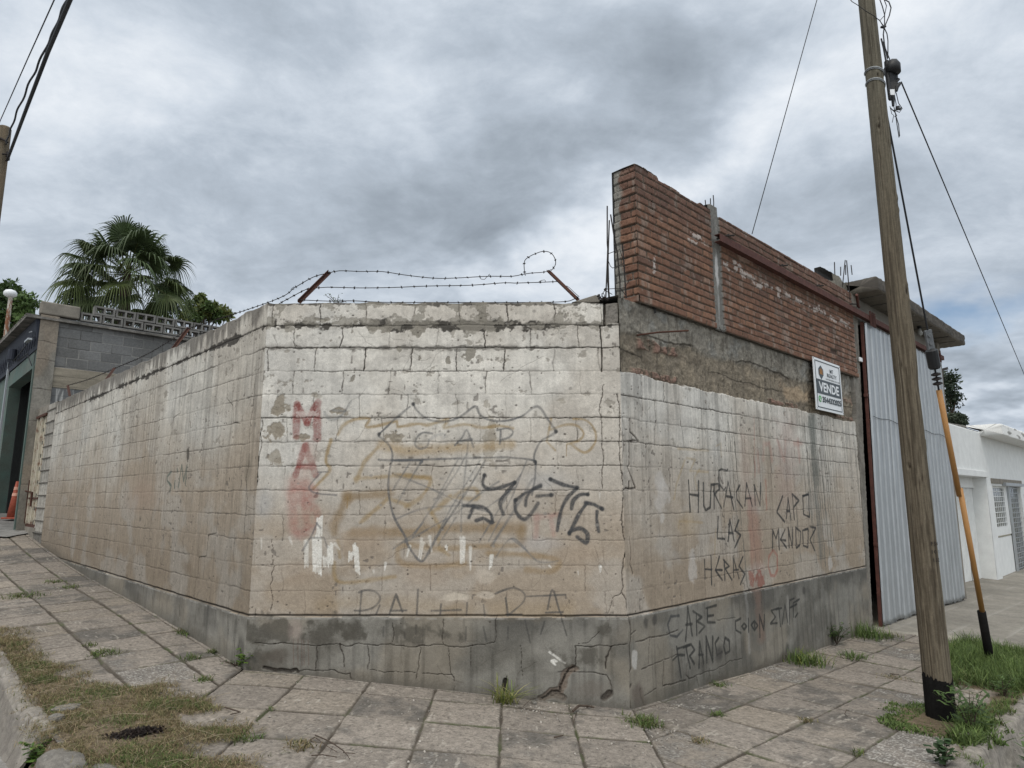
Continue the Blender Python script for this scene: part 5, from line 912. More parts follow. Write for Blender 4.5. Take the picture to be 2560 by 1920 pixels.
p = Panel(PR, np.arange(6.45, 11.72, .02), np.arange(4.50, 4.985, .012)); n = fbm(p.U * 2, p.Z * 5, 4, 170); p.c[:] = np.array((.24, .225, .20)); p.c *= (.65 + .6 * n)[..., None]; p.h = -.05 + (n - .5) * .02; p.build('beam', gw, 'plaster', back=.2)
g = G(); g.pbox(PR, 11.50, 11.74, -.6, 4.96, -.26, .02); g.build('column', M['concrete'], gw)
# stub of wall and starter bars where the bricks meet the canopy
p = Panel(PR, np.arange(5.75, 6.62, .012), np.arange(4.80, 5.30, .012)); n = fbm(p.U * 5, p.Z * 5, 5, 175, .62); p.c[:] = np.array((.20, .185, .155)); p.c *= (.5 + .9 * n)[..., None]; p.h = -.10 + (n - .5) * .05
zt = 5.20 + (fbm(p.us * 5, p.us * 0, 3, 178) - .5) * .12 - .12 * (p.us < 5.95); p.build('wall_stub', gw, 'plaster', back=.2, keep=(p.Z < zt[None, :]))
g = G()
zz = lambda x, y: (2080 + x * .217, 600 + y * .217)
for a, b, v in [((28, 255), (36, 500), -.12), ((100, 310), (100, 410), -.2), ((152, 232), (120, 540), -.1), ((168, 235), (185, 420), -.14), ((157, 290), (158, 400), -.2), ((220, 290), (232, 400), -.2), ((183, 400), (205, 690), .0)]: g = G(); g.tube([PR.px(*zz(*a), v), PR.px(*zz(*b), v)], .008, 6); g.build('rebar', M['iron'], gw)
g = G(); g.tube([PR.px(*zz(285, 630), .12), PR.px(*zz(300, 760), .04), PR.px(*zz(312, 772), .02)], .022, 8); g.build('drain_pipe', M['oxide_paint'], gw)
# near-black box added behind the gate so the gap beside it stays dark
g = G(); g.pbox(PR, 6.2, 11.7, -.6, 4.5, -3.3, -3.1); g.pbox(PR, 6.0, 6.2, -.6, 4.9, -3.3, -.26); g.pbox(PR, 11.74, 11.9, -.6, 4.9, -3.3, -.26); g.pbox(PR, 6.0, 11.9, 4.98, 5.12, -3.3, -.26); g.build('dark_backdrop', M['dark_inside'], gw)

# bare light bulb under the canopy
lb = empty('light_bulb', PR.px(2300, 830, .12), 'bare light bulb in a black holder under the canopy slab', 'bulb')
u_, z_ = PR.uz(*zz(1012, 1050), .15); z_ = 4.90; b0 = PR.P(u_, z_ - .02, .15)
g = G(); g.tube([b0 + (0, 0, .09), b0 + (0, 0, .05), b0 + (0, 0, .03)], [.045, .04, .03], 10); g.build('lamp_holder', M['black_plastic'], lb)
g = G(); g.tube([b0 + (0, 0, .03), b0 + (0, 0, 0), b0 + (0, 0, -.05), b0 + (0, 0, -.09), b0 + (0, 0, -.115)], [.02, .03, .048, .04, .008], 12); g.build('bulb', M['ceramic_bulb'], lb, smooth=True)

# ------------------------------------------------------------------ corrugated sheet metal gate
gt = empty('sheet_metal_gate', PR.P(9, -.4, .05), 'tall gate of upright corrugated galvanised sheets with a rusty frame', 'gate')
def leanu(u, z): f = max(0, (11.5 - u) / 5.1); return u + f * .36 * (z + .33) / 4.85
def sheet_panel(u0, u1, zt, v, seed):
    n = int((u1 - u0) / .012); a = np.linspace(0, 1, n); zs = np.linspace(0, 1, 60); U0 = u0 + a * (u1 - u0)
    ph = np.mod(U0 - u0, .262) / .262; rib = np.interp(ph, [0, .06, .11, .18, .23, .45, .48, .51, .72, .75, .78, 1], [0, 0, .022, .022, 0, 0, .005, 0, 0, .005, 0, 0]); P = np.zeros((60, n, 3)); C = np.zeros((60, n, 3)) + 1
    for i, t in enumerate(zs):
        zb = gz(*(PR.P(u0, 0)[:2])) + .03 + .012 * np.sin(U0 * 9); z = zb + t * (zt - zb); f = np.clip((11.5 - U0) / 5.1, 0, 1); uu = U0 + f * .36 * (z + .33) / 4.85
        w = v + rib + .008 * vn(U0 * 2 + seed, z * 1.2, seed) + (.004 if t > .63 else 0)
        for k in (0, 1): P[i, :, k] = PR.O[k] + PR.d[k] * uu + PR.n[k] * w
        P[i, :, 2] = z
    me = grid_mesh('sheet', P, C); o = add_part('sheet', gt, me, M['galvanised']); s = o.modifiers.new('s', 'SOLIDIFY'); s.thickness = .004; return o
for i, (a, b) in enumerate([(6.40, 7.405), (7.395, 8.44), (8.43, 9.48), (9.47, 10.53), (10.52, 11.45)]): sheet_panel(a, b, 4.50, .055 + .004 * (i % 2), 180 + i)
g = G(); z_a, z_b = -.30, 4.52; q = lambda u, z, v: PR.P(leanu(u, z), z, v)
for (u0, u1, v0, v1) in [(6.372, 6.402, .0, .045)]: g.hexa([q(u0, z_a, v1), q(u1, z_a, v1), q(u1, z_a, v0), q(u0, z_a, v0), q(u0, z_b, v1), q(u1, z_b, v1), q(u1, z_b, v0), q(u0, z_b, v0)])
g.pbox(PR, 6.8, 11.5, 4.46, 4.51, .0, .05); g.pbox(PR, 6.45, 11.5, .9, .95, .0, .05); g.pbox(PR, 6.6, 11.5, 3.25, 3.30, .0, .05); g.pbox(PR, 11.44, 11.49, -.38, 4.5, .0, .05); g.build('frame', M['oxide_paint'], gt)
g = G(); pts = [PR.P(leanu(6.42 + k * .16, 3.0), 2.93 - .015 * math.sin(k * .9) - k * .002, .10) for k in range(32)]; g.tube(pts, .005, 5); g.build('tie_cable', M['cable'], gt)
for u in (6.86, 6.98, 7.06, 8.2, 10.3, 11.2):
    g = G(); g.pbox(PR, u, u + .018, 4.46, 4.70, .115, .13); g.pbox(PR, u + .05, u + .068, 4.46, 4.68, .115, .13); g.pbox(PR, u, u + .068, 4.69, 4.71, .115, .13); g.build('hanger', M['oxide_paint'], gt)

# ------------------------------------------------------------------ for-sale sign
sg = empty('estate_sign', PR.P(5, 3.2, .04), 'white rectangular sale sign reading VENDE with a phone number, fixed below the bricks', 'sign')
SU0, SU1, SZ0, SZ1, SV = 4.475, 5.49, 2.85, 3.595, .045
P0 = Plane(PR.P(SU0, 0, SV)[:2], DR, NR); SW, SH = SU1 - SU0, SZ1 - SZ0
# measured corners: sign is mounted very slightly out of level
def sp(a, b, v=0): return P0.P(a * SW, SZ0 + b * SH, v)
g = G(); g.hexa([sp(0, 0, .004), sp(1, 0, .004), sp(1, 0, -.008), sp(0, 0, -.008), sp(0, 1, .004), sp(1, 1, .004), sp(1, 1, -.008), sp(0, 1, -.008)]); g.build('panel', M['sign_white'], sg)
def flat(name, pts, m, v=.006, par=sg): g = G(); g.poly([sp(a, b, v) for a, b in pts], np.array([*(NR * .0015), 0])); return g.build(name, M[m], par)
b = .045; t = .018; g = G()
for (a0, b0_, a1, b1_) in [(b, b, 1 - b, b + t), (b, 1 - b - t, 1 - b, 1 - b), (b, b + t, b + t * .8, 1 - b - t), (1 - b - t * .8, b + t, 1 - b, 1 - b - t)]: g.poly([sp(a0, b0_, .006), sp(a1, b0_, .006), sp(a1, b1_, .006), sp(a0, b1_, .006)], np.array([*(NR * .0015), 0]))
g.build('border', M['sign_grey'], sg)
flat('band', [(.065, .315), (.935, .315), (.935, .595), (.065, .595)], 'sign_grey')
def text(body, a, bb, wid, hgt, m, par=sg, v=.009, plane_pt=None, name='lettering', bold=0.0, rot=0):
    cu = bpy.data.curves.new('lettering', 'FONT'); cu.body = body; cu.size = 1; cu.align_x = 'CENTER'; cu.align_y = 'CENTER'; cu.offset = bold; cu.resolution_u = 3
    o = bpy.data.objects.new('tmp', cu); COL.objects.link(o); dg = bpy.context.evaluated_depsgraph_get(); me = bpy.data.meshes.new_from_object(o.evaluated_get(dg)); bpy.data.objects.remove(o)
    co = np.array([v_.co[:] for v_ in me.vertices]); mn, mx_ = co.min(0), co.max(0); co = (co - (mn + mx_) / 2) / (mx_ - mn + 1e-9)
    for i, v_ in enumerate(me.vertices):
        if plane_pt is None: q_ = sp(a + co[i, 0] * wid, bb + co[i, 1] * hgt, v)
        else: q_ = plane_pt(co[i, 0] * wid, co[i, 1] * hgt)
        v_.co = q_
    me.name = name; me.materials.clear(); return add_part(name, par, me, M[m])
text('MT', .64, .815, .13, .075, 'sign_grey', bold=.01); text('REALTY', .645, .72, .36, .075, 'sign_grey', bold=.01); text('WWW.MTINMOBILIARIA.COM', .66, .635, .52, .028, 'sign_grey', bold=.01)
text('VENDE', .50, .455, .74, .185, 'sign_white', bold=.028); text('3544332025', .575, .215, .70, .115, 'sign_grey', bold=.04)
flat('logo', [(.16, .80), (.245, .875), (.33, .80), (.33, .69), (.245, .60), (.16, .69)], 'sign_grey')
for a in (.205, .225, .245, .265, .285): flat('logo_mark', [(a - .006, .715), (a + .006, .715), (a + .006, .79 + .03 * (1 - abs(a - .245) / .04)), (a - .006, .79 + .03 * (1 - abs(a - .245) / .04))], 'sign_gold', .009)
flat('logo_mark', [(.18, .70), (.31, .70), (.30, .712), (.19, .712)], 'sign_gold', .009)
ci = [(.145 + .052 * math.cos(k * .3927), .215 + .062 * math.sin(k * .3927)) for k in range(16)]; flat('phone_emblem', ci, 'sign_green')
flat('phone_emblem', [(.118, .235), (.132, .25), (.142, .235), (.138, .222), (.155, .198), (.166, .202), (.176, .19), (.165, .175), (.148, .178), (.125, .205)], 'sign_white', .009)
for a, b_ in ((.02, .975), (.98, .975), (.02, .025), (.98, .025)): flat('screw', [(a + .007 * math.cos(k), b_ + .009 * math.sin(k)) for k in np.arange(0, 6.2, .9)], 'iron')
tk = empty('white_tab', PR.px(2152, 900, .0), 'small white plastic square stuck on the dark gap beside the gate', 'tab'); g = G(); u_, z_ = PR.uz(2152, 899, .02); g.pbox(PR, u_ - .05, u_ + .06, z_ - .035, z_ + .035, .0, .03); g.build('plate', M['sign_white'], tk, bevel=.008)
# ------------------------------------------------------------------ utility pole on the right
pb = ong(2345, 1809); PX, PY = float(pb[0]) * (1 + .10 / float(pb[1])) + .035, float(pb[1]) + .10; PZ = float(gz(PX, PY)) - .02
up = empty('utility_pole', (PX, PY, PZ), 'tall round wooden utility pole with a black tarred foot, standing in weeds near the kerb', 'utility pole')
nz_, na_ = 620, 72; zz_ = np.linspace(-.15, 8.8, nz_); aa = np.linspace(0, 2 * np.pi, na_ + 1); AA, ZZ = np.meshgrid(aa, zz_)
ca, sa = np.cos(AA) * 1.7, np.sin(AA) * 1.7
gr1 = fbm(ca * 6 + 9, ZZ * .8 + sa * 6, 4, 201); gr2 = fbm(ca * 34 + sa * 19, ZZ * 1.6 + sa * 27, 5, 205, .7); fine = fbm(ca * 60, ZZ * 9 + sa * 60, 3, 209)
rad = .114 - (.114 - .075) * np.clip(ZZ / 7.0, 0, 1.3) + (gr1 - .5) * .006 + (gr2 - .5) * .005; rad += .010 * np.exp(-((ZZ - 3.35) / .35) ** 2) * (np.cos(AA - 5.9) > 0) * np.abs(np.cos(AA - 5.9)) - .006 * np.exp(-((ZZ - 2.95) / .12) ** 2)
checks = sm(.64, .72, fbm(ca * 15 + sa * 4, ZZ * .9 + sa * 15, 4, 213, .6)); rad = rad - checks * .005
ck2 = np.zeros_like(ZZ)
for k in range(26):
    a0 = rnd.uniform(3.3, 6.1); z0 = rnd.uniform(.8, 6.6); l_ = rnd.uniform(.08, .35); m_ = np.exp(-((AA - a0 - .05 * np.sin(ZZ * 9)) / .018) ** 2) * np.exp(-((ZZ - z0) / l_) ** 4); ck2 = np.maximum(ck2, m_)
rad = rad - ck2 * .008
kn = np.zeros_like(ZZ)
for a0, z0, r_ in ((5.35, 3.85, .055), (4.1, 5.55, .035), (5.6, 4.75, .05), (3.7, 2.2, .03), (5.9, 2.4, .03), (4.6, 6.1, .03)):
    d = np.hypot((AA - a0) * .13, (ZZ - z0) * .75) / r_; kn = np.maximum(kn, np.exp(-d ** 2 * 3)); rad = rad + .006 * np.exp(-((d - 1.1) / .35) ** 2)
rad = rad - kn * .012
c = np.zeros(ZZ.shape + (3,), np.float32) + np.array((.142, .118, .085)); c = mixc(c, (.07, .057, .041), sm(.40, .62, gr2) * .85); c = mixc(c, (.205, .178, .135), sm(.52, .75, gr1) * .5); c = mixc(c, (.13, .125, .10), sm(3.5, 6.5, ZZ) * .55)
c = mixc(c, (.115, .12, .065), sm(.9, 1.0, np.cos(AA - 5.95)) * sm(4.5, 2.0, ZZ) * .5)
c *= (.75 + .5 * fine)[..., None]; c = mixc(c, (.035, .027, .02), np.maximum(checks * .6, ck2 * .85)); c = mixc(c, (.03, .022, .016), sm(.3, .8, kn) * .9)
ztar = .37 + .045 * np.sin(AA * 2 + 1.5) + (fbm(ca * 6, sa * 6, 4, 220, .6) - .5) * .11; tar = sm(.004, -.006, ZZ - ztar); tc_ = np.zeros_like(c) + np.array((.012, .012, .013)); tc_ *= (.6 + .9 * fine)[..., None]; tc_ = mixc(tc_, (.05, .047, .04), sm(.52, .68, fbm(ca * 8, ZZ * 8 + sa, 4, 222)) * sm(.3, .0, ZZ) * .6)
rad = rad + tar * .003
LEAN = -.006
P = np.stack([PX + rad * np.cos(AA), PY + rad * np.sin(AA), PZ + ZZ], -1)
def remap(za, zb_, n):
    t = np.linspace(0, 1, n)[:, None]; Zn = za + t * (zb_ - za) + 0 * ztar[:1]; j = np.clip(np.interp(Zn.ravel(), zz_, np.arange(nz_)), 0, nz_ - 1.001).reshape(Zn.shape); j0 = j.astype(int); f = (j - j0); k = np.arange(na_ + 1)[None, :] + 0 * j0
    rr2 = rad[j0, k] * (1 - f) + rad[np.minimum(j0 + 1, nz_ - 1), k] * f; return Zn, rr2, j0, k
edge1 = .37 + .03 * np.sin(aa * 2 + 1.5) + (fbm(np.cos(aa) * 5, np.sin(aa) * 5, 4, 220, .6) - .5) * .11; edge1[-1] = edge1[0]
def piece(za, zb_, n, colr, extra):
    Zn, r2, j0, k = remap(za, zb_, n); r2 = r2 - tar[j0, k] * .003 + extra; A_ = aa[None, :] + 0 * Zn; return grid_mesh('shaft', np.stack([PX + LEAN * Zn + r2 * np.cos(A_), PY + r2 * np.sin(A_), PZ + Zn], -1), colr[j0, k])
m = piece(edge1[None, :], 8.8, 600, c, 0); add_part('shaft', up, m, M['plaster'])
m = piece(-.15, edge1[None, :] + .002, 90, tc_, .003); m.name = 'tarred_foot'; add_part('tarred_foot', up, m, M['tar'])
tm = M['tar'];
for k, z0 in enumerate((5.905, 5.78)):   # steel straps
    rr_ = .086; g = G(); pts = [(PX - .006 * z0 + rr_ * math.cos(a), PY + rr_ * math.sin(a), PZ + z0 + .27 - .03 * math.sin(a * 1.0 + 1.2)) for a in np.linspace(2.6, 7.2, 26)]; g.tube(pts, .0065, 6)
    pts2 = [(q[0], q[1], q[2] - .014) for q in pts]; g.tube(pts2, .004, 5); g.build('strap', M['galvanised'], up)
def on_pole(wd, hg, a0, z0):
    r0 = .111; a = a0 + wd / r0; return (PX + (r0 + .0015) * math.cos(a), PY + (r0 + .0015) * math.sin(a), z0 + hg)
for s_, z0, w_ in (('F5V', 1.24, .085), ('10 1', 1.17, .085), ('152', 1.10, .07)): text(s_, 0, 0, w_, .032, 'iron', par=up, plane_pt=lambda a, b_, z0=z0: on_pole(a, b_, -math.pi / 2 + .32, z0), bold=.01)
# tie wire round the pole near the top of the picture
g = G(); pts = [PC.px(2125, 0, .03)]; yy = PY - .11
def pp(x, y, dy=0): r = ray(x, y); t = (PY + dy) / r[1]; return CAM + r * t
g.tube([pp(2120, -8, -.02), pp(2130, 4, -.06), pp(2143, 12, -.11), pp(2165, 28, -.13), pp(2185, 40, -.10), pp(2200, 52, -.03), pp(2208, 66, 0)], .004, 6); tag(g.build('tie_wire', M['cable'], up))
# splice enclosure with its coils
bx = empty('cable_closure', pp(2228, 200), 'black domed cable splice closure strapped to the side of the wooden pole', 'cable box')
k_ = .2411; zt = lambda x, y, d=0: pp(2080 + x * k_, y * k_, d)
g = G(); cpt = [zt(590, 640), zt(608, 655), zt(622, 690), zt(630, 760)]; g.tube(cpt, [.035, .062, .078, .075], 16); g.build('dome', M['black_plastic'], bx, smooth=True)
g = G(); g.tube([zt(570, 625), zt(566, 640), zt(575, 760), zt(598, 1030)], [.012, .024, .024, .014], 10); g.tube([zt(590, 630), zt(580, 700), zt(592, 900), zt(605, 1040)], [.01, .016, .016, .012], 8); g.build('cable_loop', M['black_plastic'], bx)
g = G()
for i in range(7): x = 598 + i * 12; g.tube([zt(x, 755, -.03 + .01 * i), zt(x + 4, 850, 0), zt(615 + i * 4, 960 + 8 * i, 0), zt(625 + i * 3, 1060, 0)], [.011, .010, .009, .006], 6)
g.tube([zt(632, 1000), zt(635, 1100)], [.02, .012], 8); g.build('cable_ports', M['black_plastic'], bx)
g = G(); g.tube([zt(665, 945), zt(672, 900), zt(705, 862)], [.016, .022, .016], 8); g.tube([zt(668, 850), zt(690, 820)], [.012, .016], 8); g.build('clamp', M['black_plastic'], bx); g = G(); g.tube([zt(683, 1105), zt(683, 1135)], .018, 10); g.build('clamp', M['black_plastic'], bx)
g = G(); a_ = zt(627, 955, -.06); g.box(a_, (.045, .003, .06)); g.build('tag', M['sign_white'], bx)
def cable(label, pts, r, n=6, m='cable', name='cable', group=None, cat='cable'):
    g = G(); g.tube([np.array(q, float) for q in pts], r, n); o = g.build(name, M[m], None); return tag(o, label, cat, group)
def sag(a, b, s=0, n=16):
    a, b = np.array(a, float), np.array(b, float); return [a + (b - a) * t - np.array([0, 0, 4 * s * t * (1 - t)]) for t in np.linspace(0, 1, n)]
g = G()
for P, r in [([(490, -20), (520, 60), (545, 150), (545, 270)], .005), ([(545, -5), (590, 20), (612, 80), (595, 160), (550, 265)], .006), ([(540, -5), (565, 60), (545, 160), (495, 215)], .004), ([(485, 200), (520, 250), (548, 280)], .004), ([(545, 295), (570, 350), (580, 420), (580, 600)], .005), ([(540, 290), (532, 360), (545, 470), (575, 610)], .006), ([(510, 400), (535, 500), (560, 640)], .008), ([(525, 430), (560, 520), (608, 640)], .005), ([(505, 280), (535, 285), (555, 272)], .012)]: g.tube([zt(*q) for q in P], r, 6)
tag(g.build('cable_bundle', M['cable'], None), 'loose loops of black cable running down into the splice closure', 'cable')
g = G()
for P, r in [([(665, 960), (690, 1070), (728, 1125), (700, 1165), (640, 1140)], .004), ([(650, 1000), (665, 1080), (660, 1150)], .004), ([(640, 1100), (665, 1210), (690, 1290), (702, 1410), (695, 1425), (675, 1300), (655, 1160)], .004), ([(600, 1100), (620, 1180), (640, 1195), (625, 1270)], .003), ([(605, 1120), (650, 1160), (670, 1200), (650, 1210)], .005), ([(702, 1140), (718, 1115)], .009)]: g.tube([zt(*q) for q in P], r, 6)
tag(g.build('cable_loops', M['cable'], None), 'thin stray cable loops dangling below the splice closure', 'cable')

# guy wire with yellow guard
GB = ong(2478, 1668); GT = np.array([PX + .03, PY + .08, 6.35]); gd = GT - GB
def gpt(x, y):   # nearest point of the guy line to a sight line
    r = ray(x, y); w = GB - CAM; a, b, c_ = r @ r, r @ gd, gd @ gd; d, e = r @ w, gd @ w; t = (b * d / a - e) / (c_ - b * b / a); return GB + gd * t
gy = empty('guy_wire', GB, 'steel guy wire with a yellow guard tube and black foot sleeve, anchored in the grass', 'guy wire')
g = G(); a, b = gpt(2437, 1528), gpt(2350, 975); mid = gpt(2392, 1240); hinge = np.array([.03, 0, .0])
g.tube([mid + hinge * .2, b], .029, 14); g.build('guard_tube', M['yellow_plastic'], gy, smooth=True)
g = G(); mid2 = gpt(2389, 1222) + hinge * .9; g.tube([a + hinge * .6, mid2], .029, 14); g.build('guard_tube', M['yellow_plastic'], gy, smooth=True)
g = G(); g.tube([GB + gd / np.linalg.norm(gd) * -.1, a + hinge * .3], [.048, .044], 14); g.build('foot_sleeve', M['tar'], gy, smooth=True)
g = G(); g.tube([b, gpt(2320, 770), GT], .010, 7); g.build('wire', M['galvanised'], gy); gy.children[-1].data.materials.clear(); gy.children[-1].data.materials.append(M['cable'])
g = G()
for (x, y, rr_) in [(2347, 935, .05), (2350, 946, .05), (2352, 958, .05)]: c_ = gpt(x, y); u_ = unit(gd); g.tube([c_ - u_ * .018, c_ - u_ * .006, c_ + u_ * .006, c_ + u_ * .018], [.02, rr_, rr_, .02], 8)
g.build('insulator', M['iron'], gy)
g = G(); c_ = gpt(2338, 897); u_ = unit(gd); g.tube([c_ - u_ * .11, c_ - u_ * .09, c_ + u_ * .10, c_ + u_ * .12], [.05, .062, .062, .03], 12); g.build('insulator_cap', M['black_plastic'], gy)
g = G(); c_ = gpt(2334, 857); s_ = unit(np.cross(u_, (0, 1, 0))); ax = np.array([s_, np.cross(u_, s_), u_]); g.box(c_, (.075, .03, .30), ax)
for k in (-.09, 0, .09): g.tube([c_ + u_ * k - ax[1] * .03, c_ + u_ * k + ax[1] * .03], .022, 8)
g.build('clamp', mat('dull_steel', (.16, .17, .18), rough=.6, na=.15), gy)
# overhead lines
cable('thin grey service wire leaving the right pole low towards the right edge', sag(pp(2253, 205), onz(2640, 1120, 4.2) if False else CAM + ray(2600, 1030) * 22, .0), .007)
cable('thin wire coming down from above onto the top of the brick wall', [PR.px(1880, 585, -.12), CAM + ray(2045, -10) * 9.5], .006)
# left edge pole and its heavy cables
lp = CAM + ray(2, 420) * 11.5; LX, LY = lp[0] - .02, lp[1]
pl_ = empty('wooden_pole', (LX, LY, .3), 'wooden pole cut off by the left edge of the picture, holding the heavy cables', 'utility pole')
ztop = (CAM + ray(5, 318) * (LY / ray(5, 318)[1]))[2]
g = G(); g.tube([(LX, LY, .3), (LX, LY, 3), (LX, LY, ztop - .03), (LX, LY, ztop)], [.135, .12, .095, .08], 20); g.build('shaft', M['wood'], pl_, smooth=True)
def lpx(x, y, d=0): r = ray(x, y); return CAM + r * ((LY + d) / r[1])
g = G(); g.tube([lpx(-6, 342, -.12), lpx(14, 352, -.1), lpx(19, 356, -.05)], .018, 7); g.build('bracket', M['iron'], pl_); g = G(); g.tube([lpx(5, 385, -.12), lpx(24, 386, -.05), lpx(22, 400, -.02), lpx(14, 402, -.05)], .016, 7); g.build('bracket', M['iron'], pl_); g = G(); g.tube([lpx(14, 378), lpx(20, 392)], .03, 8); g.build('bracket', M['iron'], pl_)
def over(x, y, d): return CAM + ray(x, y) * d
cable('thick straight black cable running overhead at the top left', [lpx(19, 398, -.05), over(60, 288, 9.3), over(120, 130, 7.6), over(178, -8, 6.3), over(330, -420, 4.6)], .022, 8)
tw = [lpx(14, 362, -.05), over(22, 338, 10.6), over(38, 292, 9.8), over(64, 230, 9.1), over(96, 160, 8.3), over(128, 92, 7.6), over(150, 40, 7.0), over(177, -20, 6.4)]
dense = curve(tw, 8); wob = [q + np.array([math.sin(i * .9) * .010, 0, math.cos(i * .7) * .010]) for i, q in enumerate(dense)]
cable('twisted black cable sagging beside the thick straight one at the top left', wob, .012, 6); 
cable('thinnest wire at the top left, left of the two heavy cables', [over(-12, 330, 12), over(70, 145, 9), over(140, -10, 7.2)], .007)

# ------------------------------------------------------------------ barbed wire above the corner face
TOP = 3.463
def arm(foot, tip, label, r=.016):
    o = empty('fence_post', foot, label, 'fence post', 'angle iron posts on the wall'); foot, tip = np.array(foot), np.array(tip); t = unit(tip - foot); a = unit(np.cross(t, (0, 1, 0))); b = np.cross(t, a); ln = np.linalg.norm(tip - foot)
    g = G(); ax = np.array([a, b, t]); g.box((foot + tip) / 2 + b * .0, (r * 2, .006, ln), ax); g.box((foot + tip) / 2 + a * r + b * r, (.006, r * 2, ln), ax); g.build('angle_bar', M['rust'], o); g = G(); g.tube([tip - t * .02, tip + t * .005], r * .9, 6); g.build('wire_tie', M['iron'], o); return o
c1f, c1t = PC.px(748, 757, -.12), PC.px(824, 682, -.40); arm(c1f, c1t, 'rusty brown angle iron arm leaning right over the left end of the corner face')
c2f, c2t = PC.px(1446, 750, -.12), PC.px(1372, 678, -.40); arm(c2f, c2t, 'dark rusty angle iron arm leaning left over the right end of the corner face')
la = []
for (f, t), lb_ in zip([((434, 857), (474, 821)), ((270, 934), (289, 920)), ((178, 976), (171, 963))], ['red rusty arm showing above the left street face, nearest of three', 'red rusty arm showing above the left street face, middle of three', 'dark arm stub at the far end of the left street face']):
    a, b = PL.px(*f, -.08), PL.px(*t, -.35); a = a - (0, 0, .1); arm(a, b, lb_, .015); la.append(b)
def barbed(label, pts, r=.0042, sp_=.115, group='barbed wire strands'):
    pts = curve(pts, 22) if len(pts) > 2 else np.array(pts); g = G(); g.tube(list(pts), r, 5); d = 0.05
    seg = np.linalg.norm(np.diff(pts, axis=0), axis=1); cum = np.concatenate([[0], np.cumsum(seg)])
    while d < cum[-1]:
        i = np.searchsorted(cum, d) - 1; i = max(0, min(i, len(pts) - 2)); q = pts[i] + (pts[i + 1] - pts[i]) * (d - cum[i]) / max(seg[i], 1e-6); t = unit(pts[i + 1] - pts[i])
        for k in range(3):
            v = unit(np.cross(t, (rnd.gauss(0, 1), rnd.gauss(0, 1), rnd.gauss(0, 1)))); g.tube([q - v * .015 + t * .004 * k, q + v * .015 - t * .004 * k], .0026, 4)
        g.tube([q - t * .006, q + t * .006], .0075, 5); d += sp_ * rnd.uniform(.9, 1.1)
    return tag(g.build('barbed_wire', M['iron'], None), label, 'barbed wire', group)
bp = lambda x, y, v=-.40: PC.px(640 + x * .2893, 640 + y * .2893, v)
bq = lambda x, y, v=-.40: PC.px(1280 + x * .14466, 600 + y * .14466, v)
barbed('upper strand of barbed wire sagging between the two arms', [c1t, bp(720, 128), bp(900, 134), bp(1090, 135), bp(1290, 165), bp(1540, 192), bp(1740, 190), bp(2000, 176), bp(2212, 176), bq(150, 600), bq(330, 572), bq(500, 562), c2t])
m1 = c1f + (c1t - c1f) * .47; m2 = c2f + (c2t - c2f) * .63
barbed('middle strand of barbed wire stretched between the two arms', [m1, bp(620, 270, -.3), bp(900, 276, -.3), bp(1190, 272, -.3), bp(1480, 260, -.3), bp(1850, 253, -.3), bp(2140, 232, -.3), bq(40, 745, -.3), bq(290, 738, -.3), bq(600, 727, -.3), m2])
barbed('lowest strand of barbed wire lying almost on the wall top', [c1f + (0, 0, .03), bp(620, 390, -.14), bp(850, 388, -.14), bp(1100, 400, -.14), bp(1600, 402, -.14), bq(200, 1080, -.14), bq(640, 1075, -.14), bq(830, 1070, -.14), bq(1000, 1052, -.14), c2f + (0, 0, .03)])
barbed('loop of barbed wire arching above the right arm', [c2t + (.02, 0, .02), bq(680, 525), bq(740, 450), bq(755, 390), bq(745, 330), bq(700, 250), bq(630, 205), bq(560, 198), bq(490, 205), bq(400, 240), bq(330, 270), bq(240, 330), bq(212, 390), bq(210, 480), bq(222, 590), bq(236, 612)], sp_=.085)
barbed('upper barbed wire dropping left from the left arm tip behind the street face', [c1t, bp(500, 180, -.5), bp(340, 270, -.7), bp(140, 388, -1.0), la[0]]); barbed('lower barbed wire dropping left from the left arm behind the street face', [m1, bp(430, 290, -.4), bp(240, 390, -.6), (la[0] + m1) / 2 - (0, 0, .15), la[0] - (0, 0, .1)])
barbed('barbed wire following the top of the left street face', [la[0], (la[0] + la[1]) / 2 - (0, 0, .05), la[1], (la[1] + la[2]) / 2 - (0, 0, .03), la[2]])
for lb_, P, r_ in [('short hooked wire end hanging from the upper barbed wire strand', [bp(1935, 180), bp(1945, 200), bp(1975, 203), bp(1990, 185), bp(2005, 175), bp(2018, 155)], .003), ('tiny wire hook on the upper strand left of the left post', [bp(330, 265, -.7), bp(310, 280, -.7), bp(300, 290, -.7), bp(330, 290, -.7)], .003),
                   ('small curled wire loop on the middle strand near the right post', [bq(450, 735, -.3), bq(500, 700, -.3), bq(560, 690, -.3), bq(580, 705, -.3), bq(565, 735, -.3)], .003), ('loose wire running down beside the right rusty post', [bq(940, 790, -.3), bq(1000, 830, -.3), bq(1070, 900, -.25), bq(1160, 980, -.2)], .003)]:
    g = G(); g.tube(P, r_, 5); tag(g.build('wire_end', M['iron'], None), lb_, 'wire', 'loose wire ends')

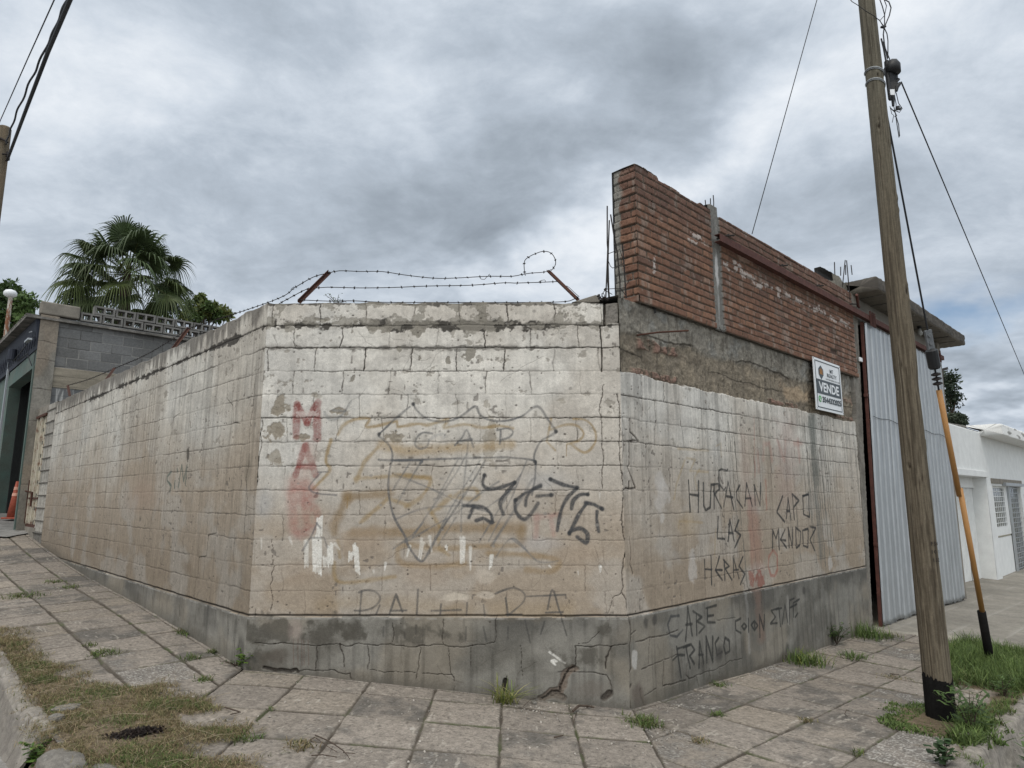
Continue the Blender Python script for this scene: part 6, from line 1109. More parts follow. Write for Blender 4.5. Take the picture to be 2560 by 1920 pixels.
# ------------------------------------------------------------------ white house on the right
hs = empty('white_house', PR.P(18, -.5, -.4), 'low white house with flat roof slab and glazed front door beyond the sheet metal gate', 'house')
HV = -.4; HZ = 3.40
p = Panel(PR, np.arange(11.6, 27, .035), np.arange(-.9, HZ, .03)); U, Z = p.U, p.Z; n1 = fbm(U * 1.1, Z * 1.1, 4, 300); n2 = fbm(U * 7, Z * 6, 5, 302, .62); n3 = fbm(U * 30, Z * 3, 3, 306)
p.c[:] = np.array((.84, .84, .83)); p.c *= (.90 + .12 * n1)[..., None]; p.c *= (.94 + .1 * n3)[..., None]; p.c = mixc(p.c, (.30, .29, .27), sm(.62, .70, n2) * sm(2.2, 3.4, Z) * .7); p.c = mixc(p.c, (.42, .40, .37), sm(.1, -.7, Z + (n2 - .5) * .5) * sm(.45, .6, n2) * .8)
p.h[:] = HV + (n2 - .5) * .01; GZ = (12.2, 17.1, 2.17); DZ_ = (17.85, 20.35, 1.96); WZ = (22.6, 24.2, 1.6)
hole = ((U > GZ[0]) & (U < GZ[1]) & (Z < GZ[2])) | ((U > DZ_[0]) & (U < 22.0) & (Z < DZ_[2])) | ((U > WZ[0]) & (U < WZ[1]) & (Z < WZ[2]) & (Z > .6))
p.build('wall', hs, 'plaster', back=.3, keep=~hole)
g = G()
for v0, v1, a, b, c0, c1 in [(-.78, HV - .005, GZ[1], GZ[1] + .06, -.9, GZ[2]), (-.78, HV - .005, 12.0, GZ[0], -.9, GZ[2]), (-.55, HV - .005, DZ_[0] - .05, DZ_[0], -.9, DZ_[2]), (-.55, HV - .005, 22.0, 22.05, -.9, DZ_[2])]: g.pbox(PR, a, b, c0, c1, v0, v1)
g.pbox(PR, 12, GZ[1] + .06, GZ[2], GZ[2] + .05, -.78, HV - .005); g.pbox(PR, DZ_[0] - .05, 22.05, DZ_[2], DZ_[2] + .05, -.55, HV - .005); g.build('jamb', M['white_paint'], hs)
g = G(); g.pbox(PR, 12.1, 17.18, 2.17, 2.33, HV + .003, HV + .05); g.build('lintel', M['white_paint'], hs, bevel=.01)
gd_ = G(); gd_.pbox(PR, 12.1, 17.1, -.75, 2.17, -.80, -.76)
for k in range(7):
    a = 12.2 + k * .70; gd_.pbox(PR, a + .05, a + .65, -.55, 2.05, -.76, -.745)
    for j in range(4): gd_.pbox(PR, a + .11 + j * .13, a + .14 + j * .13, -.5, 2.0, -.745, -.73)
gd_.build('garage_door', M['white_paint'], hs)
g = G(); g.pbox(PR, 15.95, 16.0, -.6, 2.12, -.744, -.728); g.build('door_gap', M['iron'], hs)
# front door: solid lower half, barred glass above
dr_ = G(); dr_.pbox(PR, 17.9, 20.3, -.72, .50, -.54, -.50); dr_.pbox(PR, 17.95, 20.25, .56, .80, -.54, -.48); dr_.pbox(PR, 17.9, 18.0, .80, 1.96, -.54, -.49); dr_.pbox(PR, 19.85, 20.3, .80, 1.96, -.54, -.49); dr_.pbox(PR, 18.0, 19.85, 1.90, 1.96, -.54, -.49); dr_o = dr_.build('front_door', M['white_paint'], hs)
g = G(); g.pbox(PR, 18.0, 19.85, .80, 1.90, -.55, -.53); g.build('glass', M['glass'], dr_o)
g = G()
for k in range(7): z = .9 + k * .15; g.pbox(PR, 18.0, 19.85, z, z + .018, -.50, -.488)
for k in range(7): u = 18.15 + k * .26; g.pbox(PR, u, u + .02, .80, 1.90, -.512, -.50)
g.build('grille', M['white_paint'], dr_o)
g = G(); g.pbox(PR, 20.35, 22.0, -.70, 1.96, -.52, -.50); fo = g.build('screen_glass', M['glass'], hs)
g = G()
for k in range(18): z = -.65 + k * .15; g.pbox(PR, 20.35, 22.0, z, z + .022, -.47, -.455)
for k in range(6): u = 20.45 + k * .28; g.pbox(PR, u, u + .025, -.7, 1.96, -.485, -.47)
g.pbox(PR, 20.3, 20.5, -.7, 1.98, -.48, -.44); g.pbox(PR, 20.3, 22.05, -.74, -.62, -.48, -.44); g.build('sliding_grille', M['galvanised'], hs)
g = G(); g.pbox(PR, 19.2, 22.1, 1.97, 2.06, -.40, -.30); g.build('slide_track', M['galvanised'], hs)
g = G(); g.pbox(PR, 17.7, 22.2, 2.02, 2.16, HV + .003, HV + .03); g.pbox(PR, 22.5, 24.3, 1.6, 1.72, HV + .003, HV + .03); g.pbox(PR, 22.5, 24.3, .50, .60, HV + .003, HV + .05); g.build('lintel', M['concrete'], hs); hs.children[-1].data.materials.clear(); hs.children[-1].data.materials.append(M['white_paint'])
g = G(); g.pbox(PR, 22.6, 24.2, .6, 1.6, -.55, -.50); wo = g.build('window', M['glass'], hs)
g = G()
for k in range(5): g.pbox(PR, 22.6 + k * .39, 22.65 + k * .39, .6, 1.6, -.48, -.45)
g.build('window_frame', M['white_paint'], wo)
pz = [(17.0, -.85)]; g = G(); g.pbox(PR, 20.3, 23.0, -.95, -.70, HV + .003, HV + .22); g.build('step', M['white_paint'], hs, bevel=.02)
P, C = slabmesh(17.02, 27, -.8, .10, 3.30, 3.60, 320, 220); n = fbm(np.arange(C.shape[0])[:, None] * .09 + 0 * C[..., 0], np.arange(C.shape[1])[None, :] * .2 + 0 * C[..., 0], 4, 330)
C = np.zeros_like(C) + np.array((.78, .78, .76)); C = mixc(C, (.16, .155, .14), sm(.58, .74, n) * .8 * (P[..., 2] > 3.33)); add_part('roof_slab', hs, grid_mesh('roof_slab', P, C), M['plaster'])
g = G(); g.hexa([PR.P(11.7, 3.40, -.7), PR.P(17.0, 3.40, -.7), PR.P(17.0, 3.40, -6), PR.P(11.7, 3.40, -6), PR.P(11.7, 3.42, -.7), PR.P(17.0, 3.60, -.7), PR.P(17.0, 3.6, -6), PR.P(11.7, 3.42, -6)]); g.pbox(PR, 17.0, 27, 3.3, 3.58, -6, -.8); g.build('roof', M['concrete_dark'], hs)
g = G(); g.pbox(PR, 11.75, 27, -.9, 3.38, -6, -5.8); g.pbox(PR, 11.75, 12.0, -.9, 3.38, -5.8, -.75); g.build('rear_wall', M['white_paint'], hs)
# small vent pipe / flag plate behind the guy insulators
vp = empty('signal_plate', PR.px(2358, 940, -1.5), 'small flat black plate on a thin rod standing behind the gate corner', 'plate'); D_ = -1.5
g = G(); q0 = PR.px(2355, 921, D_); q1 = PR.px(2370, 917, D_); q2 = PR.px(2370, 924, D_); q3 = PR.px(2355, 928, D_); g.poly([q0, q1, q2, q3], (0, .03, 0)); g.build('plate', M['iron'], vp)
g = G(); g.tube([PR.px(2356.5, 925, D_), PR.px(2360, 1050, D_)], .02, 6); g.build('rod', M['iron'], vp)
# ------------------------------------------------------------------ neighbour on the left street
NB_U = 11.5; NBC = A2 + DL * NB_U; PN = Plane(NBC, DR, -DL)     # side wall running back from the street
nb = empty('neighbour_building', (NBC[0], NBC[1], .9), 'grey block building with pierced blocks along its roof and a green framed doorway', 'building')
p = Panel(PN, np.arange(.12, 7.5, .014), np.arange(.9, 5.60, .011)); U, Z = p.U, p.Z
RB = .222; k = np.floor((Z - .95) / RB); fz = (Z - .95) / RB - k; n1 = fbm(U * 2, Z * 2, 4, 400); n2 = fbm(U * 12, Z * 12, 4, 403, .6); n3 = fbm(U * 45, Z * 45, 3, 406); st = fbm(U * 30, Z * 1.4, 4, 408)
uu = (U + np.mod(k, 2) * .21 + (n2 - .5) * .01) / .435; cu_ = np.floor(uu); fu = uu - cu_; r1 = vn(cu_ * 3.3, k * 5.1, 410)
c = np.zeros(U.shape + (3,), np.float32) + np.array((.185, .185, .182)); c *= (.75 + .5 * r1)[..., None]; c = mixc(c, (.12, .118, .112), sm(.45, .7, n1) * .5); c *= (.8 + .4 * n3)[..., None]
dj = np.minimum(np.minimum(fu, 1 - fu) * .435, np.minimum(fz, 1 - fz) * RB) + (n2 - .5) * .008; jm = 1 - sm(.003, .011, dj); c = mixc(c, (.30, .29, .27), jm * sm(.5, .6, vn(cu_ * 1.3, k * 2.7, 413)) * .9); c = mixc(c, (.075, .07, .065), jm * sm(.55, .45, vn(cu_ * 1.3, k * 2.7, 413)) * .9); p.h -= jm * .008
bm = ((Z > 4.03) & (Z < 4.48)); c[bm] = (np.array((.27, .24, .19)) * (.6 + .8 * fbm(U * 3, Z * 14, 4, 416))[..., None])[bm]; p.h[bm] += .02
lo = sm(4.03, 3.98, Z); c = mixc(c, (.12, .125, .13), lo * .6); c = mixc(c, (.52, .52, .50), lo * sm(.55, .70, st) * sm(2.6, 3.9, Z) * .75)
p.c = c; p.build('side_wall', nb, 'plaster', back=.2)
p = Panel(PN, np.arange(-.13, .22, .012), np.arange(.7, 5.62, .012)); U, Z = p.U, p.Z; n1 = fbm(U * 4, Z * 2, 4, 420); n3 = fbm(U * 40, Z * 30, 3, 423)
p.c[:] = np.array((.25, .235, .205)); p.c = mixc(p.c, (.15, .14, .12), sm(.4, .7, n1) * .75); p.c = mixc(p.c, (.27, .22, .17), sm(.5, .75, fbm(U * 2, Z * 1.3, 3, 425)) * .6); p.c *= (.75 + .5 * n3)[..., None]; p.h = .05 + (n1 - .5) * .02 - .02 * sm(3.6, 3.7, Z) * 0
for z in (1.9, 3.25, 3.95, 4.6, 5.0): p.stroke([(-.3, z), (.0, z + .02), (.25, z - .01)], .014, (.07, .06, .05), .8, .4, .3, -.01, wob=.012)
p.build('corner_pier', nb, 'plaster', back=.25)
g = G(); g.pbox(PN, -.15, .60, 5.63, 5.92, -.18, .04); g.build('pier_cap', M['concrete'], nb, bevel=.03)
# pierced blocks, two courses
def vblock():
    g = G(); w, h, d, t = .42, .198, .19, .040
    g.box((0, 0, h / 2 - t / 2), (w, d, t)); g.box((0, 0, -h / 2 + t / 2), (w, d, t))
    for x in (-w / 2 + t / 2, 0, w / 2 - t / 2): g.box((x, 0, 0), (t, d, h - 2 * t))
    return g
vb0 = None; ang = math.atan2(DR[1], DR[0])
def place_vb(u, z, first=[None]):
    q = PN.P(u, z, -.08)
    if first[0] is None:
        g = vblock(); me = bpy.data.meshes.new('vent_block'); me.from_pydata(g.v, [], g.f); me.materials.append(M['vent_concrete']); o = bpy.data.objects.new('vent_block', me); COL.objects.link(o); first[0] = o
    else: o = first[0].copy(); COL.objects.link(o)
    o.parent = nb; o.location = Vector([float(a) for a in q]) - nb.location; o.rotation_euler = (0, rnd.uniform(-.012, .012), ang); return o
mat('vent_concrete', (.17, .165, .155), rough=.93, ns=3, na=.4, ns2=50, na2=.2, bump=.5, bs=60)
for k in range(15): place_vb(.83 + k * .44, 5.715 + rnd.uniform(-.004, .004))
for k in range(15):
    if k != 11: place_vb(.88 + .21 + k * .44 - .0, 5.925 + rnd.uniform(-.006, .006))
# street front of the neighbour: green lintel and jambs, navy fascia, dark interior
PF = Plane(NBC + NL * .11, DL, NL)
g = G(); g.hexa([PF.P(.0, 4.47, 0), PF.P(3.7, 4.42, 0), PF.P(3.7, 4.42, -.25), PF.P(.0, 4.47, -.25), PF.P(.0, 4.84, 0), PF.P(3.7, 4.80, 0), PF.P(3.7, 4.80, -.25), PF.P(0, 4.84, -.25)]); g.build('lintel', M['green_paint'], nb)
g = G(); g.pbox(PF, .0, .10, .75, 4.47, -.05, .04); g.build('jamb', M['green_paint'], nb)
g = G(); g.pbox(PF, 3.74, 3.85, .6, 5.1, .02, .06); g.build('jamb', M['galvanised'], nb)
g = G(); g.hexa([PF.P(-.02, 4.84, .02), PF.P(12, 4.80, .02), PF.P(12, 4.80, -.1), PF.P(-.02, 4.84, -.1), PF.P(-.02, 5.50, .10), PF.P(12, 5.62, .10), PF.P(12, 5.62, -.02), PF.P(-.02, 5.50, -.02)])
for k in range(40): g.pbox(PF, .1 + k * .3, .12 + k * .3, 4.9, 5.45, .05, .07)
g.build('fascia', M['navy_panel'], nb)
g = G(); g.hexa([PF.P(-.1, 5.50, .28), PF.P(12, 5.60, .28), PF.P(12, 5.60, -4), PF.P(-.1, 5.50, -4), PF.P(-.1, 5.55, .28), PF.P(12, 5.66, .28), PF.P(12, 5.66, -4), PF.P(-.1, 5.55, -4)])
for k in range(60): g.pbox(PF, k * .2, k * .2 + .05, 5.57, 5.60 + k * .0022, -.5, .285)
g.build('roof_sheet', M['concrete_dark'], nb)
g = G(); g.pbox(PF, 4.0, 12, .5, 4.85, -.3, -.05); g.build('front_wall', M['green_paint'], nb)
g = G(); g.pbox(PF, .1, 12, .6, 5.4, -4.2, -4.0); g.pbox(PF, 3.9, 4.1, .6, 5.4, -4.0, -.3); g.pbox(PF, .1, 4.0, 4.86, 4.95, -4, -.25); g.build('dark_backdrop', M['dark_inside'], nb)
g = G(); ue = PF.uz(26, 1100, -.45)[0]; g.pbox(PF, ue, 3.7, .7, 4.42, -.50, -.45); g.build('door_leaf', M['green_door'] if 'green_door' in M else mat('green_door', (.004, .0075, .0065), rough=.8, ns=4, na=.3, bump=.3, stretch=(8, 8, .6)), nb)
g = G(); zt_ = PF.uz(75, 900); g.pbox(PF, .0, .45, 5.02, 5.06, .12, .2); g.tube([PF.P(-.02, 5.2, .15), PF.P(.5, 5.28, .12)], .012, 6); g.build('lamp_bracket', M['galvanised'], nb)
g = G(); g.tube([PF.P(-.1, 5.08, .1), PF.P(.5, 5.05, .12), PF.P(1.6, 4.95, .12), PF.P(2.4, 4.9, .12)], .012, 5); g.tube([PF.P(.3, 4.5, .03), PF.P(1.0, 4.88, .05), PF.P(2.2, 4.9, .05), PF.P(3.0, 5.1, .06)], .010, 5); g.build('conduit', M['cable'], nb)
g = G(); g.tube([PF.P(2.35, 4.92, .16), PF.P(2.35, 5.18, .16)], .09, 12); g.build('meter_can', M['navy_panel'], nb)
gf = sheet('threshold', np.arange(-13.4, -9.9, .06), np.arange(13.5, 18.2, .06), .03, 'road', (.20, .195, .185), 81)
# traffic cone inside the doorway
cp = PF.P(2.0, 0, -.20); cz = float(gz(cp[0], cp[1])) + .05; cn = empty('traffic_cone', (cp[0], cp[1], cz), 'faded orange traffic cone standing in the dark doorway', 'cone')
cz += .02; g = G(); g.tube([(cp[0], cp[1], cz + .03), (cp[0], cp[1], cz + .5), (cp[0], cp[1], cz + .86)], [.135, .08, .03], 20); g.build('body', M['cone_orange'], cn, smooth=True); g = G(); g.box((cp[0], cp[1], cz + .015), (.34, .34, .04)); g.build('base', M['cone_orange'], cn, bevel=.01)
for z0 in (.52, .66):
    g = G(); r0 = np.interp([z0, z0 + .07], [.03, .5, .86], [.135, .08, .03]) + .003; g.tube([(cp[0], cp[1], cz + z0), (cp[0], cp[1], cz + z0 + .07)], list(r0), 20, cap=False); g.build('reflective_band', M['cone_band'] if 'cone_band' in M else mat('cone_band', (.58, .30, .22), rough=.5), cn)
# narrow rusty white metal door between block pier and building
md = empty('metal_door', PL.P(10.95, 1.1, -.05), 'narrow chalky white metal door with rusty cutouts, squeezed between the wall and the grey building', 'door')
mat('chalky_metal', (.50, .46, .37), rough=.8, ns=14, na=.2, ns2=60, na2=.2, bump=.3, tint=(.17, .085, .055), lo=.50, hi=.66)
D0, D1, DB, DT = 10.42, 11.44, 1.10, 3.30
g = G()
for a, b in ((D0, D0 + .06), (D0 + .16, D0 + .22), (D0 + .46, D0 + .54), (D0 + .62, D0 + .68), (D1 - .08, D1)): g.pbox(PL, a, b, DB, DT, -.09, -.04 + .02 * (a > D0 + .4))
zc_ = DB
while zc_ < DT - .1: g.pbox(PL, D0 + .22, D0 + .46, zc_ + .08, min(zc_ + .26, DT), -.085, -.065); g.pbox(PL, D0 + .68, D1 - .08, zc_ + .08, min(zc_ + .26, DT), -.085, -.065); zc_ += .27
g.pbox(PL, D0 + .06, D0 + .16, DB, DT, -.085, -.07); g.pbox(PL, D0 + .54, D0 + .62, DB, DT, -.085, -.07); g.build('panel', M['chalky_metal'], md)
g = G(); g.pbox(PL, D0 - .02, D1 + .02, DT, DT + .05, -.12, .0); g.pbox(PL, D0 - .02, D1, DB - .06, DB, -.12, -.03); g.pbox(PL, D1, D1 + .04, DB, DB + .9, -.1, .0); g.pbox(PL, D0, D1, DB + .50, DB + .54, -.05, -.02); g.build('frame', M['rust'], md)
g = G(); g.tube([PL.P(D1 - .1, 1.75, -.03), PL.P(D1 + .05, 1.78, .06)], .014, 6); g.tube([PL.P(D0 + .5, 1.45, .0), PL.P(D0 + .5, 1.75, .0)], .02, 6); g.build('latch', M['rust'], md)
g = G(); zc_ = DB
while zc_ < DT - .1: g.pbox(PL, D0 + .24, D0 + .42, zc_ + .004, zc_ + .076, -.07, -.058); g.pbox(PL, D0 + .70, D0 + .90, zc_ + .004, zc_ + .076, -.07, -.058); zc_ += .27
g.build('slot_shade', M['dark_inside'], md)  # near-black blocks over the door gaps, standing in for their shade
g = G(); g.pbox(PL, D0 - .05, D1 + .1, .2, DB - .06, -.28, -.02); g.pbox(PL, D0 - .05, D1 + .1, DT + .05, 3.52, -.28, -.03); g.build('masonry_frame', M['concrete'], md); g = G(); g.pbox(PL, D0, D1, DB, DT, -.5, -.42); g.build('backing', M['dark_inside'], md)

# ------------------------------------------------------------------ street lamp and trees beyond
D = 23; q = CAM + ray(25, 740) * (D / ray(25, 740)[1]); base = CAM + ray(12, 860) * (D / ray(12, 860)[1])
sl_ = empty('street_lamp', (q[0] - .1, q[1], .8), 'rusty white lamp post with a round white head above the dark roof at the left', 'street lamp')
g = G(); g.tube([(q[0] - .28, q[1], .8), (base[0], base[1], base[2]), (q[0] + .03, q[1], q[2] - .05)], [.085, .075, .065], 12); g.build('post', mat('rusty_post', (.46, .43, .38), rough=.8, ns=7, na=.2, tint=(.20, .09, .05), lo=.45, hi=.55, stretch=(3, 3, 1)), sl_)
g = G(); g.tube([q + (0, 0, -.05), q + (0, 0, .03), q + (0, 0, .13), q + (0, 0, .20), q + (0, 0, .24)], [.09, .20, .20, .15, .04], 20); g.build('lamp_head', M['sign_white'], sl_, smooth=True)
RS = np.random.RandomState(5)
def leaves(name, parent, centers, radii, n, size, cols, m='leaf', droop=.3, aspect=2.2, shell=.6):
    centers = np.array(centers); radii = np.array(radii); k = RS.randint(0, len(centers), n); d = RS.normal(size=(n, 3)); d /= np.linalg.norm(d, axis=1)[:, None]; rr_ = RS.rand(n) ** (1 / 3 * (1 - shell) + .12)
    P = centers[k] + d * (rr_[:, None] * radii[k][:, None] if radii.ndim == 1 else rr_[:, None] * radii[k])
    t = RS.normal(size=(n, 3)); t[:, 2] -= droop; t /= np.linalg.norm(t, axis=1)[:, None]; b = np.cross(t, RS.normal(size=(n, 3))); b /= np.linalg.norm(b, axis=1)[:, None]; s = size * RS.uniform(.6, 1.3, n)[:, None]
    V = np.stack([P, P + t * s * .5 + b * s / aspect * .5, P + t * s, P + t * s * .5 - b * s / aspect * .5], 1).reshape(-1, 3); F = np.arange(4 * n).reshape(n, 4)
    cols = np.array(cols); cc = cols[RS.randint(0, len(cols), len(centers))][k] * RS.uniform(.7, 1.35, (n, 1)); C = np.repeat(cc, 4, 0)
    return add_part(name, parent, raw_mesh(name, V, F, C), M[m])
def pix(x, y, D): r = ray(x, y); return CAM + r * (D / r[1])
def clumps(pts, D, jit=.8):
    return [pix(x, y, D + RS.uniform(-jit, jit)) for x, y in pts]
GRN = [(.055, .095, .028), (.075, .125, .035), (.045, .08, .026), (.095, .15, .045)]
def tree(label, pts, r, n, size, D, cols, foot, group='trees beyond the walls', seed=0):
    cen = clumps(pts, D); f = np.array(foot); t = empty('tree', f, label, 'tree', group); g = G(); top = np.mean(cen, 0); mid = f + (top - f) * .45
    g.tube([f, mid, top], [.16, .11, .03], 9)
    for c_ in cen: a = mid + (top - mid) * RS.uniform(0, .8); g.tube([a, (a + c_) / 2 + RS.normal(size=3) * .12, c_], [.045, .03, .012], 5)
    g.build('trunk', M['twig'], t); leaves('crown', t, cen, [r * RS.uniform(.7, 1.25) for _ in cen], n, size, cols)
LT = [(-60, 760), (-30, 730), (0, 745), (10, 730), (25, 722), (38, 735), (20, 755), (45, 755), (60, 760), (70, 757), (0, 780), (30, 785), (50, 790), (66, 800), (72, 815), (0, 820), (25, 825), (45, 830), (5, 850), (-30, 800), (-60, 820), (60, 845)]
tree('leafy green tree rising behind the dark roof at the left edge', LT, .34, 7500, .20, 26, GRN, (pix(0, 900, 26)[0], 26, .5))
BT = [(500, 745), (507, 755), (520, 765), (515, 775), (532, 768), (545, 775), (555, 785), (568, 786), (540, 790), (500, 785), (480, 775), (470, 780), (490, 790), (525, 790), (462, 790), (505, 770), (475, 762)]
tree('yellowish green treetop just showing over the pierced blocks right of the palm', BT, .22, 3600, .17, 25, [(.10, .13, .035), (.07, .11, .03), (.14, .16, .045)], (pix(515, 900, 25)[0], 25, .5))
RT = [(2372, 940), (2378, 948), (2365, 955), (2385, 955), (2370, 965), (2380, 970), (2362, 940), (2368, 985), (2375, 992), (2388, 992), (2382, 1000), (2368, 1005), (2392, 998), (2362, 1020)]
tree('dark green conifer-like tree behind the white house, right of the yellow guard', RT, .46, 1500, .26, 46, [(.02, .033, .018), (.03, .045, .022)], (pix(2365, 1100, 46)[0], 46, -1))
RT2 = [(2378, 1045), (2385, 1050), (2395, 1042), (2402, 1048), (2404, 1056), (2380, 1058), (2392, 1058), (2400, 1060)]
tree('low dark bush showing just above the white house roof edge', RT2, .42, 1500, .22, 44, [(.03, .045, .026), (.045, .06, .035)], (pix(2390, 1100, 44)[0], 44, -1))

# fan palm
PD = 19.0; pc_ = pix(318, 690, PD); pm_ = empty('fan_palm', (pc_[0] + .1, PD, .8), 'big fan palm with drooping leaf tips rising behind the grey block building', 'palm')
g = G(); g.tube([(pc_[0] + .1, PD, .8), (pc_[0] + .05, PD, 4), (pc_[0], PD, pc_[2] - .5), (pc_[0], PD, pc_[2] + .15)], [.22, .18, .15, .08], 14); g.build('trunk', M['twig'], pm_)
def frond(az, el, L, R_, col, twist, n=38):
    V, F, C = [], [], []
    d = np.array([math.cos(az) * math.cos(el), math.sin(az) * math.cos(el), math.sin(el)]); start = pc_ + np.array([0, 0, .05]) + d * .1
    side = unit(np.cross(d, (0, 0, 1))); upv = np.cross(side, d); pts = [start + d * L * t - np.array([0, 0, .20 * L * t * t * max(0, math.cos(el))]) for t in np.linspace(0, 1, 7)]
    def strip(q, w, c_, fold=None):
        b = len(V)
        for i, (p_, w_) in enumerate(zip(q, w)): V.extend([p_ - w_, p_ + w_]); C.extend([c_, c_])
        for i in range(len(q) - 1): F.append((b + 2 * i, b + 2 * i + 1, b + 2 * i + 3, b + 2 * i + 2))
    strip(pts, [side * .022 * (1.3 - t) for t in np.linspace(0, 1, 7)], (.12, .13, .05)); strip(pts, [upv * .012 for _ in pts], (.10, .11, .045))
    hub = pts[-1]; dd = unit(pts[-1] - pts[-2]); side2 = unit(np.cross(dd, (0, 0, 1))); up2 = np.cross(side2, dd)
    side2, up2 = side2 * math.cos(twist) + up2 * math.sin(twist), up2 * math.cos(twist) - side2 * math.sin(twist)
    for k in range(n):
        a = (k / (n - 1) - .5) * 2 * 2.05; ln = R_ * (1 - .28 * abs(a) / 2.05) * RS.uniform(.92, 1.08); dirv = unit(dd * math.cos(a) + side2 * math.sin(a) + up2 * (.10 * math.cos(a * 2) - .06)); q, w = [], []
        wv = np.cross(dirv, up2) * .5 + up2 * .35 * (1 if k % 2 else -1); wv = unit(wv); dr = RS.uniform(.75, 1.5)
        for t in np.linspace(0, 1, 8):
            tt = max(0, t - .46); pnt = hub + dirv * ln * (t - .30 * tt * dr) - np.array([0, 0, 1.0 * dr * ln * tt ** 1.6 * (.9 + .5 * abs(dirv[2] < .2))]); q.append(pnt); w.append(wv * R_ * .030 * (min(1, t * 3.2 + .15) * (1 - t) ** .7 + .05))
        sh = RS.uniform(.8, 1.2); strip(q, w, tuple(np.array(col) * sh))
    me = raw_mesh('frond', np.array(V), np.array(F), np.array(C)); add_part('frond', pm_, me, M['palm_leaf'])
nf = 54
for i in range(nf):
    t = (i + .5) / nf; el = R(84 - 122 * t ** .85 + RS.uniform(-9, 9)); az = i * 2.39996 + RS.uniform(-.2, .2); col = np.array((.045, .068, .026)) * (.8 + .6 * RS.rand()) + np.array((.035, .03, .0)) * t * RS.rand()
    frond(az, el, (.95 + .25 * t) * RS.uniform(.8, 1.2), (1.0) * RS.uniform(.85, 1.12), col, RS.uniform(-.6, .6))
# ------------------------------------------------------------------ grass, weeds, stones, twigs
RG = np.random.RandomState(9)
def blades(P0, h, w, lean, cols, seg=3, curl=.5):
    """P0 (n,3) feet; arrays of heights; returns V,F,C"""
    n = len(P0); az = RG.uniform(0, 6.283, n); d = np.stack([np.cos(az), np.sin(az), 0 * az], 1); s = np.stack([-d[:, 1], d[:, 0], 0 * az], 1); V, C = [], []
    h = np.broadcast_to(h, n) * RG.uniform(.55, 1.25, n); le = lean * RG.uniform(.2, 1.4, n); cols = np.array(cols); cc = cols[RG.randint(0, len(cols), n)] * RG.uniform(.7, 1.3, (n, 1)); rot = RG.uniform(-.9, .9, n)[:, None]; s = s + d * rot
    for k in range(seg + 1):
        t = k / seg; up = h * (t - curl * le * t * t * .8); c_ = P0 + d * (h * le * t ** 1.6)[:, None] + np.stack([0 * up, 0 * up, np.maximum(up, -.0)], 1); ww = (w * (1 - t) ** .6 + .0004); V += [c_ - s * ww / 2, c_ + s * ww / 2]; C += [cc * (.75 + .35 * t)] * 2
    V = np.stack(V, 1).reshape(-1, 3); C = np.stack(C, 1).reshape(-1, 3); b = np.arange(n)[:, None] * (2 * seg + 2); F = []
    for k in range(seg): F.append(np.concatenate([b + 2 * k, b + 2 * k + 1, b + 2 * k + 3, b + 2 * k + 2], 1))
    return V, np.concatenate(F), C
def scatter_poly(poly, n, dens=None, edge=.10, spill=.05):
    poly = np.array(poly); lo, hi = poly.min(0) - .1, poly.max(0) + .1; out = []
    while sum(map(len, out)) < n:
        q = RG.uniform(lo, hi, (n * 2, 2)); sd = sdpoly(q[:, 0], q[:, 1], [tuple(a) for a in poly]) + (fbm(q[:, 0] * 6, q[:, 1] * 6, 3, 500) - .5) * .3; q = q[(sd < RG.uniform(-edge, spill, len(q)))]
        if dens is not None: q = q[RG.rand(len(q)) < dens(q[:, 0], q[:, 1])]
        out.append(q)
    q = np.concatenate(out)[:n]; return q
def feet(q, dz=-.004): return np.column_stack([q[:, 0], q[:, 1], gz(q[:, 0], q[:, 1]) + dz])
DRY = [(.30, .235, .135), (.36, .29, .175), (.24, .18, .10), (.20, .155, .085), (.27, .24, .12)]; MIX = [(.13, .14, .055), (.17, .165, .07), (.10, .12, .045)]; GR = [(.10, .155, .045), (.13, .19, .055), (.08, .12, .038), (.16, .22, .07)]
def merge(L_): 
    V, F, C, b = [], [], [], 0
    for v, f, c_ in L_: V.append(v); F.append(f + b); C.append(c_); b += len(v)
    return np.concatenate(V), np.concatenate(F), np.concatenate(C)
def stuff(name, parts, label, cat='grass', m='grass', kind='stuff'):
    o = add_part(name, None, raw_mesh(name, *merge(parts)), M[m]); tag(o, label, cat, kind=kind); return o
gp1 = lambda x, y: ong(x, y)[:2]
# dry trampled grass of the corner
def spotd(spots, base):
    def f(x, y):
        v = np.full(x.shape, base)
        for (cx, cy, r) in spots: v = np.maximum(v, np.exp(-((x - cx) ** 2 + (y - cy) ** 2) / r ** 2))
        return v * (.25 + .75 * sm(.35, .6, fbm(x * 5, y * 5, 3, 510)))
    return f
ash = gp1(338, 1843)
def dryd(x, y): return np.clip(.35 + sm(.3, .6, fbm(x * 3, y * 3, 3, 512)), 0, 1) * np.clip(np.hypot((x - ash[0]) / .26, (y - ash[1]) / .20) - .3, .05, 1)
q = scatter_poly(SOIL, 17000, dryd, .1, .14); P1 = blades(feet(q, .006), .05, .0036, 1.5, DRY, 3, .75)
sp_ = [(*gp1(x, y), r) for x, y, r in [(150, 1770, .12), (230, 1745, .2), (325, 1710, .22), (30, 1625, .25), (60, 1670, .2), (110, 1700, .15), (310, 1805, .12), (400, 1768, .14), (450, 1768, .14), (490, 1770, .14), (205, 1765, .1), (215, 1795, .08), (380, 1740, .1), (330, 1905, .2), (420, 1910, .25), (300, 1885, .12), (560, 1830, .13)]]
q = scatter_poly(SOIL, 9000, spotd(sp_, .02)); P2 = blades(feet(q, .006), .038, .0042, 1.1, GR + MIX, 3, .6)
q = scatter_poly(SOIL, 5000, dryd, .1, .16); P3 = blades(feet(q, .006), .032, .004, 1.2, MIX, 2, .6)
